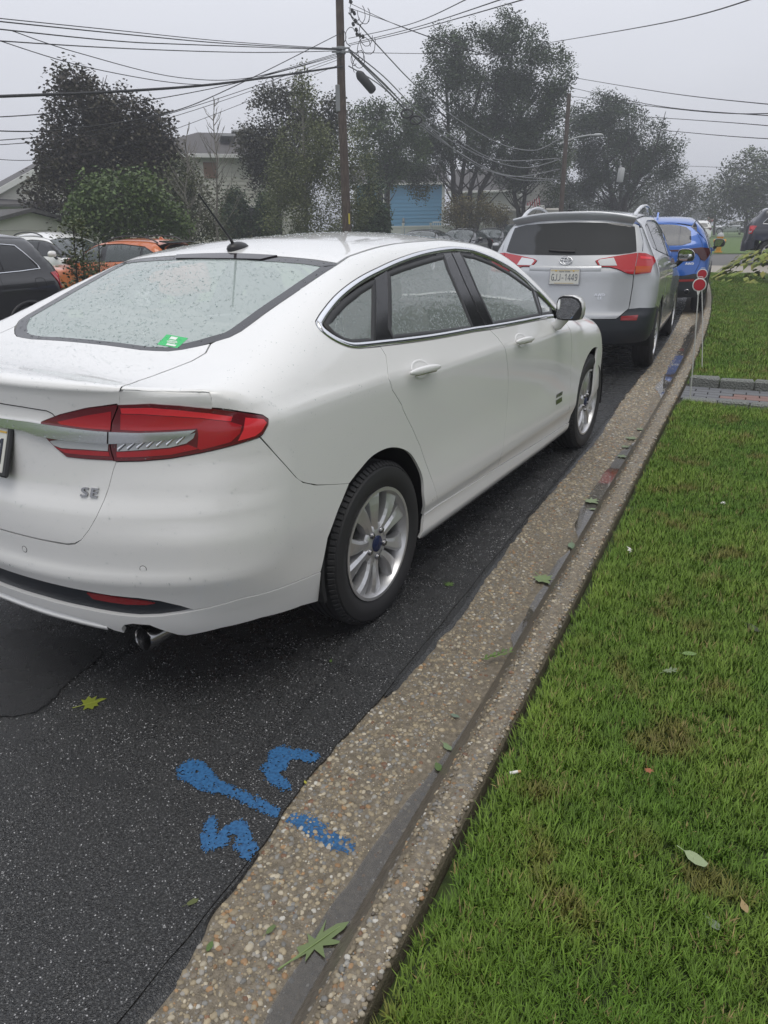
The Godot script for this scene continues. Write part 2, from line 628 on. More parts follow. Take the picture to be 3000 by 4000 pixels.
# a moulding laid along an outline on the surface: prof is [across, height] pairs
func ribbon(G: Geo, B: Body, pts: PackedVector2Array, mode: int, prof: Array, closed := false, step := 0.02) -> void:
	var fine := PackedVector2Array()
	var m := pts.size()
	for k in (m if closed else m - 1):
		var p := pts[k]; var q := pts[(k + 1) % m]
		var s := maxi(1, int(p.distance_to(q) / step))
		for j in s: fine.append(p.lerp(q, float(j) / s))
	if not closed: fine.append(pts[m - 1])
	var P := []; var N := []
	for p in fine:
		var w: Vector3 = B.at(p, mode)
		P.append(w); N.append(B.normal(w))
	var c := P.size(); var w := prof.size()
	var st := G.v.size()
	for k in c:
		var t: Vector3
		if closed: t = (P[(k + 1) % c] - P[(k - 1 + c) % c]).normalized()
		else: t = (P[mini(k + 1, c - 1)] - P[maxi(k - 1, 0)]).normalized()
		var a: Vector3 = t.cross(N[k]).normalized()
		for j in w:
			var d0: Vector2 = Vector2(prof[j][0], prof[j][1]) - Vector2(prof[maxi(j - 1, 0)][0], prof[maxi(j - 1, 0)][1])
			var d1: Vector2 = Vector2(prof[mini(j + 1, w - 1)][0], prof[mini(j + 1, w - 1)][1]) - Vector2(prof[j][0], prof[j][1])
			var dd := (d0.normalized() + d1.normalized()).normalized()
			var nn: Vector3 = (N[k] * absf(dd.x) + a * (-dd.y * signf(dd.x if dd.x != 0.0 else 1.0))).normalized()
			G.vert(P[k] + a * prof[j][0] + N[k] * prof[j][1], nn, Vector2(float(k) / c, float(j) / w))
	for k in (c if closed else c - 1):
		var k2 := (k + 1) % c
		for j in w - 1:
			G.face(st + k * w + j, st + k * w + j + 1, st + k2 * w + j + 1)
			G.face(st + k * w + j, st + k2 * w + j + 1, st + k2 * w + j)

func mirrored(g: Geo) -> Geo:
	var o := Geo.new()
	o.add(g, Transform3D(Basis(Vector3(-1, 0, 0), Vector3.UP, Vector3.BACK), Vector3.ZERO))
	return o

# the turned-in edge of a panel along an open line
func flange(G: Geo, B: Body, line: PackedVector2Array, mode: int, depth: float) -> void:
	for sg in 2:
		for k in line.size() - 1:
			var a := line[k]; var b := line[k + 1]
			if sg == 1:
				if mode == 0:
					a.y = PI * B.vs - a.y; b.y = PI * B.vs - b.y
				else:
					a.x = -a.x; b.x = -b.x
			var P := B.at(a, mode); var Q := B.at(b, mode)
			var nP := B.normal(P); var nQ := B.normal(Q)
			G.quad(P, Q, Q - nQ * depth, P - nP * depth)

func shifted(line: PackedVector2Array, dv: float) -> PackedVector2Array:
	var o := line.duplicate()
	for k in o.size(): o[k].y += dv
	return o
const TRACE := {
	"dlo_top": [0.1684, 0.5788, 0.111, 0.6043, 0.0003, 0.6439, -0.1158, 0.6737, -0.2483, 0.6988, -0.379, 0.7178, -0.5563, 0.7413, -0.7886, 0.765, -0.9936, 0.7776, -1.1638, 0.7823, -1.3456, 0.7723, -1.4885, 0.7451, -1.6378, 0.7093, -1.7722, 0.6685, -1.8795, 0.6207, -1.9955, 0.5487, -2.1127, 0.4802, -2.204, 0.4277],
	"dlo_bot": [0.1684, 0.5788, 0.1807, 0.5588, 0.1748, 0.5313, 0.1409, 0.4995, 0.086, 0.473, 0.0253, 0.4604, -0.1146, 0.4501, -0.2548, 0.4407, -0.4004, 0.4319, -0.5603, 0.4236, -0.7374, 0.4167, -0.9327, 0.4098, -1.1113, 0.401, -1.3792, 0.3896, -1.6434, 0.3806, -2.07, 0.3674],
	"qwin": [0.1346, 0.5653, 0.0543, 0.5963, -0.0427, 0.6247, -0.17, 0.6526, -0.3209, 0.6778, -0.0982, 0.4676, 0.0321, 0.4787, 0.0789, 0.4924, 0.1193, 0.5219],
	"rwin": [-0.4424, 0.6983, -0.583, 0.7127, -0.7314, 0.7249, -0.8924, 0.7378, -1.0255, 0.7471, -0.9925, 0.6816, -0.974, 0.5526, -0.958, 0.422, -0.5631, 0.4421, -0.2333, 0.4627, -0.2359, 0.5004],
	"fwin": [-1.216, 0.7486, -1.3495, 0.7354, -1.537, 0.6958, -1.7062, 0.6444, -1.8322, 0.5902, -1.9474, 0.5369, -1.9032, 0.4631, -1.8624, 0.3939, -1.477, 0.4042, -1.1887, 0.4161, -1.1813, 0.5801],
	"mtri": [-1.9815, 0.5279, -2.17, 0.4311, -2.0905, 0.388, -1.8887, 0.3915, -1.9275, 0.4508],
	"doorR": [-0.1134, 0.449, -0.1218, 0.4159, -0.0984, 0.3827, -0.0643, 0.3414, -0.0816, 0.304, -0.1508, 0.2447, -0.1611, 0.226, -0.2349, 0.1468, -0.3049, 0.0613, -0.3813, -0.0642, -0.4797, -0.2296],
	"doorM": [-1.1104, 0.4002, -1.1626, 0.3562, -1.1835, 0.3185, -1.2022, 0.2766, -1.2387, 0.2003, -1.2541, 0.1129, -1.2514, 0.0059, -1.228, -0.08, -1.2135, -0.1307, -1.1824, -0.1956, -1.1958, -0.2542],
	"doorF": [-2.2222, 0.3156, -2.2358, 0.2602, -2.316, 0.1775, -2.2851, 0.2289, -2.3266, 0.1533, -2.3365, 0.0813, -2.338, -0.0284, -2.3064, -0.132, -2.3378, -0.2334, -2.3434, -0.2896],
	"silltop": [-0.2576, -0.2057, -0.3407, -0.2351, -0.4823, -0.2334, -0.7502, -0.2434, -1.1729, -0.2539, -1.7183, -0.2698, -2.4299, -0.3026],
	"archR": [0.3864, -0.3257, 0.3963, -0.2059, 0.3645, -0.0917, 0.3032, -0.0191, 0.2227, 0.0556, 0.1417, 0.0899, 0.0718, 0.1111, -0.0149, 0.1151, -0.0904, 0.1045, -0.1696, 0.078, -0.2361, 0.0382, -0.2941, -0.0249, -0.325, -0.082, -0.3294, -0.1483, -0.3521, -0.239],
	"archF": [-2.4059, -0.2932, -2.3957, -0.1771, -2.4608, -0.1043, -2.5458, -0.0321, -2.636, 0.0151, -2.7081, 0.0508, -2.7986, 0.0849, -2.893, 0.0961, -3.0083, 0.0895],
	"bumpgap": [0.6333, 0.306, 0.5814, 0.232, 0.5235, 0.1632, 0.4866, 0.1345, 0.4257, 0.1093, 0.4827, 0.135, 0.4109, 0.1047, 0.2226, 0.057],
	"trunkgap": [0.4595, 0.6858, 0.5091, 0.6515, 0.5686, 0.6417, 0.682, 0.6395, 0.7734, 0.6332, 0.8586, 0.6116],
	"glass": [-0.2061, 1.0613, -0.2162, 0.9603, -0.2173, 0.8728, -0.2114, 0.8158, -0.2012, 0.7747, -0.0908, 0.7587, -0.0047, 0.7447, 0.0783, 0.7298, 0.1552, 0.717, 0.2302, 0.7027, 0.306, 0.6849, 0.3632, 0.6719, 0.4067, 0.6701, 0.441, 0.6858, 0.4857, 0.7125, 0.5117, 0.7403, 0.5326, 0.7777, 0.5421, 0.8349, 0.5488, 0.9034, 0.5436, 1.168, 0.5434, 1.462, 0.5363, 1.7602, 0.521, 1.999],
	"brakelight": [-0.2318, 1.6213, -0.2326, 1.5129, -0.2286, 1.2589, -0.2167, 1.0703, -0.1805, 1.0926, -0.1657, 1.2818, -0.17, 1.5244],
	"handleR": [-0.1749, 0.3565, -0.2604, 0.3589, -0.4051, 0.346, -0.4307, 0.3332, -0.4138, 0.3189, -0.1675, 0.3202],
	"handleF": [-1.2783, 0.3337, -1.3845, 0.3302, -1.5338, 0.3173, -1.5306, 0.3032, -1.5021, 0.2892, -1.2514, 0.2953],
	"badge": [-2.0283, -0.0679, -2.1676, -0.0822, -2.1631, -0.0991, -2.03, -0.089],
	"sticker": [0.4996, 0.8832, 0.4376, 0.916, 0.4427, 0.7986, 0.5046, 0.7725],
	"antenna": [-0.284, 1.3643, -0.3742, 1.3089],
	"lamp_roll": [0.8741, 0.5757, 0.8302, 0.5198, 0.7839, 0.4712, 0.7309, 0.4275, 0.6676, 0.3877, 0.613, 0.3588, 0.6012, 0.3439, 0.6064, 0.3294, 0.6239, 0.311, 0.6418, 0.3061],
	"lamp": [0.2919, 0.9781, 0.3688, 1.0061, 0.4627, 1.0305, 0.5636, 1.0442, 0.6551, 1.0473, 0.736, 1.0396, 0.8151, 1.0268, 0.8954, 1.0089, 0.9572, 0.9909, 0.972, 0.9772, 0.9682, 0.9598, 0.9508, 0.9349, 0.9323, 0.9256, 0.858, 0.9105, 0.7754, 0.8948, 0.6921, 0.8815, 0.6068, 0.8745, 0.524, 0.8747, 0.4418, 0.8752, 0.3772, 0.8769, 0.3401, 0.9014, 0.3091, 0.9263, 0.2849, 0.9516],
	"lampsplit": [0.5643, 1.0439, 0.5596, 1.0324, 0.5365, 0.9896, 0.5271, 0.9482, 0.5235, 0.916, 0.5273, 0.8903, 0.532, 0.8727],
	"bar_top": [0.1058, 0.9699, 0.2463, 0.9755, 0.3631, 0.9695, 0.4649, 0.9633, 0.5273, 0.9608, 0.6157, 0.9591, 0.7001, 0.9611, 0.7715, 0.9648],
	"bar_bot": [0.1024, 0.9445, 0.2258, 0.9474, 0.2826, 0.9349, 0.3585, 0.9308, 0.4608, 0.9274, 0.5235, 0.9262, 0.6127, 0.9313, 0.6979, 0.9393, 0.7483, 0.9497, 0.7714, 0.9642],
	"trunkbot": [0.5351, 0.8718, 0.5228, 0.845, 0.5077, 0.7995, 0.4887, 0.7543, 0.4652, 0.7068, 0.4378, 0.6648, 0.4097, 0.6313, 0.3854, 0.6143, 0.3581, 0.6078, 0.27, 0.6099, 0.18, 0.6141, 0.0757, 0.6105],
	"trunkgap2": [0.5737, 1.0934, 0.5702, 1.0785, 0.5652, 1.0456],
	"lip": [0.151, 1.0973, 0.2487, 1.0905, 0.3304, 1.0812, 0.4059, 1.0788, 0.478, 1.0867, 0.5419, 1.0919, 0.5737, 1.0934],
	"trunkline": [0.118, 1.0179, 0.2187, 1.0153, 0.3155, 1.0131, 0.3339, 1.0044, 0.344, 0.9952],
	"val_top": [0.0381, 0.47, 0.1807, 0.4793, 0.2911, 0.4707, 0.3866, 0.4572, 0.4742, 0.4439, 0.5579, 0.4393, 0.6169, 0.4296, 0.6732, 0.4087, 0.7102, 0.3904],
	"val_bot": [0.7102, 0.3904, 0.6694, 0.3801, 0.6071, 0.3698, 0.5436, 0.3651, 0.4787, 0.3685, 0.3643, 0.3834, 0.2, 0.3903, -0.0173, 0.3802],
	"refl": [0.3867, 0.4421, 0.4513, 0.4413, 0.5143, 0.4308, 0.5753, 0.423, 0.5983, 0.4151, 0.5726, 0.4087, 0.5092, 0.4077, 0.4485, 0.4128, 0.4034, 0.4178],
	"skirtline": [0.7102, 0.3867, 0.8442, 0.415, 1.1549, 0.3807],
	"bumpbot": [-0.0354, 0.3465, 0.1814, 0.3434, 0.2978, 0.3369, 0.3972, 0.3235, 0.4516, 0.2971, 0.4817, 0.2889, 0.4787, 0.3102, 0.492, 0.3269, 0.5202, 0.334, 0.5714, 0.3308, 0.598, 0.3144, 0.6482, 0.288, 0.6725, 0.283, 0.6686, 0.2877, 0.7774, 0.2991, 0.9047, 0.3038, 1.0635, 0.2756, 1.1473, 0.2505],
	"sensors": [0.1813, 0.563, 0.5869, 0.5477],
	"SE": [0.4139, 0.7726, 0.4217, 0.7828, 0.4775, 0.7786, 0.4702, 0.7686],
	"platebox": [0.1023, 0.9435, 0.1739, 0.9462, 0.1248, 0.7937, 0.0812, 0.7961],
	"plate": [0.0981, 0.9175, 0.1378, 0.9119, 0.1097, 0.8054, 0.082, 0.8049],
	"recess": [0.3839, 0.8763, 0.3244, 0.8349, 0.2878, 0.8012, 0.2467, 0.7731, 0.2108, 0.7605, 0.0838, 0.7543],
	"bumpgap_wrap": [0.9413, 0.9272, 0.9944, 0.8504, 1.0472, 0.7763, 1.0792, 0.7451, 1.1337, 0.7178, 1.0827, 0.7455, 1.1472, 0.7128, 1.3318, 0.6613],
	"arch_wrap": [1.1514, 0.2507, 1.1537, 0.379, 1.1893, 0.5016, 1.2501, 0.5795, 1.3317, 0.6598, 1.417, 0.697],
}

# parts inside the tail lamp: name, outline, material, lift, on the boot half
const LAMP := [
	["light_band", [0.569, 1.0322, 0.654, 1.0334, 0.7345, 1.0244, 0.8135, 1.0109, 0.8717, 0.9972, 0.8648, 0.9838, 0.7856, 0.9995, 0.7057, 1.0083, 0.6236, 1.0155, 0.5694, 1.0165], "lens_bright", 0.0045, false],
	["light_band", [0.5661, 1.0141, 0.6233, 1.0131, 0.7054, 1.006, 0.7854, 0.9971, 0.8647, 0.9821, 0.8938, 0.9701, 0.886, 0.9471, 0.8592, 0.9239, 0.7764, 0.9052, 0.7689, 0.9116, 0.775, 0.9463, 0.7746, 0.9692, 0.7011, 0.9668, 0.6172, 0.9648, 0.5595, 0.9673], "lens_red", 0.0042, false],
	["side_marker", [0.9056, 0.9905, 0.9564, 0.9793, 0.9642, 0.9685, 0.9461, 0.9446, 0.9273, 0.9335, 0.8785, 0.9248, 0.8962, 0.9549], "lens_bright", 0.0045, false],
	["clear_lens", [0.5459, 0.9267, 0.613, 0.9305, 0.6981, 0.9387, 0.768, 0.9568, 0.761, 0.9409, 0.7406, 0.9266, 0.6956, 0.9158, 0.6106, 0.9088, 0.5431, 0.9037], "lens_clear", 0.0048, false],
	["lower_band", [0.5404, 0.9012, 0.6101, 0.9052, 0.6953, 0.9122, 0.7456, 0.9222, 0.7714, 0.909, 0.6933, 0.8936, 0.6083, 0.8883, 0.5409, 0.8855], "lens_red", 0.0042, false],
	["light_band", [0.358, 0.9826, 0.4546, 1.0062, 0.5397, 1.0221, 0.5295, 0.9666, 0.4613, 0.9691, 0.3675, 0.9753], "lens_red", 0.0042, true],
	["clear_lens", [0.3228, 0.9223, 0.3595, 0.9289, 0.4615, 0.9267, 0.5195, 0.9254, 0.5155, 0.9042, 0.439, 0.9055, 0.3631, 0.9047, 0.336, 0.9105], "lens_clear", 0.0048, true],
	["lower_band", [0.3356, 0.9074, 0.3625, 0.9009, 0.4386, 0.9024, 0.5171, 0.9012, 0.5194, 0.8879, 0.4369, 0.8889, 0.3754, 0.8903], "lens_red", 0.0042, true]]

# ---------------------------------------------------------------- the white sedan
const SEDAN := {
	"ax": 0.6, "wz": 0.0, "z": [-3.95, 1.2], "top": 1.62,
	"SZ": [1.1, 0.75, 0.4, 0.1, -0.3, -1.1, -1.9, -2.4, -2.85, -3.4, -3.85],
	"SK": [
		[0.18, 0.76, 0.26, 0.79, 0.32, 0.815, 0.42, 0.84, 0.62, 0.868, 0.89, 0.868, 0.94, 0.866, 0.962, 0.852, 1.06, 0.78, 1.16, 0.67, 1.26, 0.56, 1.55, 0.25],
		[0.18, 0.79, 0.26, 0.82, 0.32, 0.84, 0.42, 0.868, 0.62, 0.895, 0.915, 0.893, 0.965, 0.891, 0.987, 0.877, 1.07, 0.815, 1.17, 0.71, 1.28, 0.6, 1.55, 0.34],
		[0.18, 0.84, 0.26, 0.868, 0.32, 0.882, 0.42, 0.9, 0.62, 0.912, 0.928, 0.908, 0.978, 0.906, 1, 0.892, 1.09, 0.84, 1.2, 0.755, 1.31, 0.655, 1.55, 0.43],
		[0.18, 0.85, 0.26, 0.895, 0.32, 0.9, 0.4, 0.922, 0.64, 0.914, 0.932, 0.914, 0.982, 0.912, 1.004, 0.898, 1.105, 0.84, 1.22, 0.765, 1.345, 0.675, 1.55, 0.52],
		[0.18, 0.85, 0.26, 0.905, 0.32, 0.902, 0.4, 0.922, 0.64, 0.914, 0.922, 0.916, 0.972, 0.914, 0.994, 0.9, 1.09, 0.845, 1.23, 0.762, 1.375, 0.668, 1.55, 0.55],
		[0.18, 0.85, 0.26, 0.908, 0.32, 0.905, 0.4, 0.926, 0.64, 0.918, 0.897, 0.92, 0.947, 0.918, 0.969, 0.904, 1.05, 0.858, 1.22, 0.762, 1.4, 0.648, 1.55, 0.54],
		[0.18, 0.85, 0.26, 0.908, 0.32, 0.905, 0.4, 0.926, 0.64, 0.918, 0.87, 0.92, 0.92, 0.918, 0.942, 0.904, 1.015, 0.868, 1.19, 0.76, 1.38, 0.64, 1.55, 0.53],
		[0.18, 0.85, 0.26, 0.9, 0.32, 0.9, 0.4, 0.924, 0.64, 0.916, 0.845, 0.914, 0.895, 0.912, 0.917, 0.898, 0.99, 0.83, 1.16, 0.73, 1.35, 0.61, 1.55, 0.5],
		[0.18, 0.85, 0.26, 0.89, 0.32, 0.9, 0.4, 0.922, 0.64, 0.914, 0.82, 0.906, 0.87, 0.904, 0.892, 0.89, 0.98, 0.82, 1.12, 0.68, 1.31, 0.56, 1.55, 0.45],
		[0.18, 0.78, 0.26, 0.82, 0.32, 0.835, 0.42, 0.85, 0.62, 0.86, 0.74, 0.85, 0.79, 0.83, 0.85, 0.8, 0.92, 0.73, 1.08, 0.6, 1.27, 0.5, 1.55, 0.4],
		[0.18, 0.6, 0.26, 0.64, 0.32, 0.66, 0.42, 0.68, 0.62, 0.69, 0.7, 0.67, 0.75, 0.64, 0.8, 0.58, 0.86, 0.5, 1.04, 0.42, 1.23, 0.34, 1.55, 0.25]],
	"TZ": [1.2, 1.02, 0.97, 0.93, 0.8, 0.58, 0.4, 0.1, -0.21, -0.31, -0.6, -1.1, -1.5, -1.75, -2.3, -2.6, -2.9, -3.3, -3.6, -3.9],
	"TY": [1.04, 1.095, 1.108, 1.112, 1.104, 1.132, 1.196, 1.306, 1.41, 1.436, 1.475, 1.494, 1.474, 1.436, 1.18, 1.05, 1.015, 0.955, 0.86, 0.66],
	"TC": [0.03, 0.02, 0.015, 0.015, 0.015, 0.015, 0.018, 0.022, 0.026, 0.03, 0.036, 0.048, 0.05, 0.05, 0.05, 0.06, 0.06, 0.06, 0.06, 0.06],
	"KZ": [-3.9, -2.6, -2.2, -1.1, -0.2, 0.3, 0.7, 1.1], "KV": [0.1, 0.1, 0.06, 0.06, 0.07, 0.09, 0.08, 0.06],
	"RY": [0.1, 0.2, 0.28, 0.34, 0.385, 0.455, 0.5, 0.55, 0.62, 0.7, 0.78, 0.88, 0.95, 1, 1.06, 1.1, 1.13, 1.3],
	"RZ": [0.8, 0.93, 1, 1.018, 1.024, 1.036, 1.047, 1.036, 1.034, 1.026, 0.998, 0.983, 0.974, 0.968, 0.97, 0.986, 0.972, 0.88],
	"RP": [0.2, 0.2, 0.19, 0.185, 0.18, 0.17, 0.165, 0.16, 0.16, 0.17, 0.17, 0.18, 0.18, 0.18, 0.17, 0.16, 0.16, 0.15],
	"RK": [0.18, 0.18, 0.18, 0.18, 0.17, 0.16, 0.16, 0.16, 0.16, 0.15, 0.14, 0.12, 0.11, 0.1, 0.06, 0.045, 0.045, 0.045],
	"FY": [0.1, 0.2, 0.4, 0.6, 0.75, 0.9, 1.1, 1.5], "FZ": [-3.4, -3.55, -3.72, -3.76, -3.7, -3.5, -3.4, -3.3], "FP": [0.22, 0.22, 0.24, 0.26, 0.26, 0.2, 0.1, 0.1]}

func wheel(parent: Node3D, at: Vector3, R: float, rim: float, width: float, right: bool, style := 0, called := "wheel") -> Node3D:
	# built facing +x, turned for the other side
	var w := Node3D.new()
	name_it(w, called, parent)
	w.position = at
	if not right: w.rotation.y = PI
	var turn := Basis(Vector3(0, 0, -1), PI / 2)   # the lathe's y axis becomes x
	var key := "%d_%.3f" % [style, R]
	if not wheel_kinds.has(key): wheel_kinds[key] = wheel_meshes(R, rim, width, turn, style)
	var k: Dictionary = wheel_kinds[key]
	put("tyre", k.tyre, M("tyre"), w)
	var r := put("rim", k.rim, M("alloy"), w)
	put("brake_disc", k.disc, M("brake"), r)
	for q in k.spokes: put("spoke", q, M("alloy"), r)
	put("hub_cap", k.cap, M("cap_blue") if style == 0 else M("alloy"), r)
	for q in k.nuts: put("lug_nut", q, M("nut"), r)
	return w

var wheel_kinds := {}
func wheel_meshes(R: float, rim: float, width: float, turn: Basis, style: int) -> Dictionary:
	var d := {}
	var h := width * 0.5
	var t := Geo.new()
	var p := [[rim - 0.012, h - 0.028], [rim + 0.004, h - 0.012], [rim + 0.03, h - 0.002], [lerpf(rim, R, 0.5), h + 0.003], [lerpf(rim, R, 0.78), h - 0.004], [R - 0.016, h - 0.016], [R - 0.005, h - 0.032], [R - 0.001, h - 0.05]]
	for g in [0.6, 0.2, -0.2, -0.6]:
		var c: float = g * (h - 0.035)
		p += [[R, c + 0.007], [R - 0.007, c + 0.005], [R - 0.007, c - 0.005], [R, c - 0.007]]
	p += [[R - 0.001, -h + 0.05], [R - 0.005, -h + 0.032], [R - 0.016, -h + 0.016], [lerpf(rim, R, 0.6), -h], [rim, -h + 0.015]]
	p.reverse()
	t.lathe(p, 64, turn)
	# shoulder blocks
	for s in 84:
		var a := TAU * s / 84.0
		var b := Basis(Vector3.RIGHT, a)
		t.box(b * Vector3(h - 0.022, R - 0.0085, 0), Vector3(0.028, 0.007, 0.0185), b * Basis(Vector3(0, 0, 1), -0.62), 0.002)
	d.tyre = t.mesh()
	var g := Geo.new()
	var ob := h - 0.012
	p = [[rim - 0.006, ob - 0.003], [rim + 0.001, ob], [rim + 0.001, ob + 0.004], [rim - 0.012, ob + 0.004], [rim - 0.017, ob - 0.004], [rim - 0.026, ob - 0.05], [rim - 0.036, -h + 0.03], [rim - 0.01, -h + 0.01]]
	p.reverse()
	g.lathe(p, 56, turn)
	var hubx := ob - 0.012
	g.lathe([[0.088, hubx - 0.06], [0.086, hubx - 0.012], [0.078, hubx - 0.004], [0.036, hubx], [0.0, hubx]], 40, turn)
	d.rim = g.mesh()
	var ds := Geo.new()
	ds.lathe([[0.0, -0.01], [0.15, -0.01], [0.15, 0.008], [0.08, 0.01], [0.07, 0.03], [0.0, 0.03]], 36, turn)
	ds.lathe([[0.0, -0.05], [rim - 0.03, -0.05]], 36, turn)
	d.disc = ds.mesh()
	d.spokes = []
	var nsp := 10 if style == 0 else 5
	for s in nsp:
		var q := Geo.new()
		var a := TAU * (s + 0.0) / nsp
		var b := Basis(Vector3.RIGHT, a)
		var r0 := 0.062; var r1 := rim - 0.004
		var w0 := 0.017 if style == 0 else 0.032
		var w1 := 0.043 if style == 0 else 0.062
		# a ridged spoke: crest line, two faces, two deep flanks
		var fl := 0.017 if style == 0 else 0.012
		var ring := []
		for e in 7:
			var f := e / 6.0
			var r := lerpf(r0, r1, f)
			var ww := lerpf(w0, w1, pow(f, 1.5)) * (1.0 + (0.25 if e == 0 else 0.0))
			var x := hubx - 0.001 + 0.012 * sin(f * 2.6) - 0.004 * f
			var skew := 0.010 * sin(f * 3.0) * (1 if s % 2 == 0 else -1) if style == 0 else 0.0
			ring.append([Vector3(x - 0.045, r, -ww * 1.12 + skew), Vector3(x - 0.010, r, -ww + skew), Vector3(x, r, -ww * 0.55 + skew), Vector3(x - fl * f * 0.6, r, ww * 0.45 + skew), Vector3(x - 0.012, r, ww + skew), Vector3(x - 0.045, r, ww * 1.12 + skew)])
		for e in 6:
			for j in 5:
				q.quad(b * ring[e][j], b * ring[e + 1][j], b * ring[e + 1][j + 1], b * ring[e][j + 1])
		d.spokes.append(q.mesh())
	var c := Geo.new()
	c.lathe([[0.034, hubx - 0.002], [0.034, hubx + 0.004], [0.031, hubx + 0.006], [0.0, hubx + 0.008]], 28, turn)
	d.cap = c.mesh()
	d.nuts = []
	for s in 5:
		var q := Geo.new()
		var a := TAU * (s + 0.5) / 5.0
		q.lathe([[0.0135, -0.012], [0.0135, 0.004], [0.011, 0.007], [0.0095, 0.007], [0.0085, 0.010], [0.0, 0.012]], 12, turn, Vector3(hubx, cos(a) * 0.057, sin(a) * 0.057))
		d.nuts.append(q.mesh())
	return d

func drops(B: Body, poly: PackedVector2Array, mode: int, count: int, r0: float, r1: float, rng: RandomNumberGenerator, off := 0.0) -> Array:
	var lo := poly[0]; var hi := poly[0]
	for p in poly:
		lo = lo.min(p); hi = hi.max(p)
	var out := []
	while out.size() < count:
		var p := Vector2(rng.randf_range(lo.x, hi.x), rng.randf_range(lo.y, hi.y))
		if not Geometry2D.is_point_in_polygon(p, poly): continue
		var w := B.at(p, mode); var nn := B.normal(w)
		var r := lerpf(r0, r1, pow(rng.randf(), 2.5))
		var down := (Vector3.DOWN - nn * nn.dot(Vector3.DOWN)).normalized()
		var st := rng.randf_range(0.9, 1.0 + 0.9 * (1.0 - nn.y))
		out.append(Transform3D(Basis(down.cross(nn) * r, nn * r * 0.5, down * r * st), w + nn * (off + r * 0.05)))
	return out

func text_mesh(s: String, size: float, depth: float, font := "Droid Sans", bold := false, curve := 0.4) -> TextMesh:
	var f := SystemFont.new()
	f.font_names = PackedStringArray([font])
	if bold: f.font_weight = 700
	var t := TextMesh.new()
	t.text = s; t.font = f; t.font_size = 64
	t.pixel_size = size / 64.0
	t.depth = depth
	t.curve_step = curve
	return t

func arch(c: Vector2, r: float, a0: float, a1: float, n: int, B: Body) -> PackedVector2Array:
	# a wheel opening as an outline on the side (z, y turned into the side's own measure)
	var o := PackedVector2Array()
	for k in n + 1:
		var a := lerpf(a0, a1, float(k) / n)
		o.append(side_uv(B, c.x + cos(a) * r, c.y + sin(a) * r))
	return o

func side_uv(B: Body, z: float, y: float) -> Vector2:
	# the side point at that z and height, found by stepping
	var v := (y - B.ax) / 0.9 * B.vs
	for k in 6:
		var p := B.at(Vector2(z, v), 0)
		v += (y - p.y) / 0.9 * B.vs
	return Vector2(z, v)

func level(B: Body, th: float, slope: float) -> float:
	# the height at which the rear face has bent over to that slope
	var y0 := 1.03; var y1 := 1.125
	for it in 14:
		var ym := 0.5 * (y0 + y1)
		if B.normal(B.at(Vector2(th, ym), 1)).y > slope: y1 = ym
		else: y0 = ym
	return y0

func smooth(p: PackedVector2Array, n := 4) -> PackedVector2Array:
	var q := PackedVector2Array()
	for k in p.size() - 1:
		for j in n: q.append(p[k].cubic_interpolate(p[k + 1], p[maxi(k - 1, 0)], p[mini(k + 2, p.size() - 1)], float(j) / n))
	q.append(p[p.size() - 1])
	return q

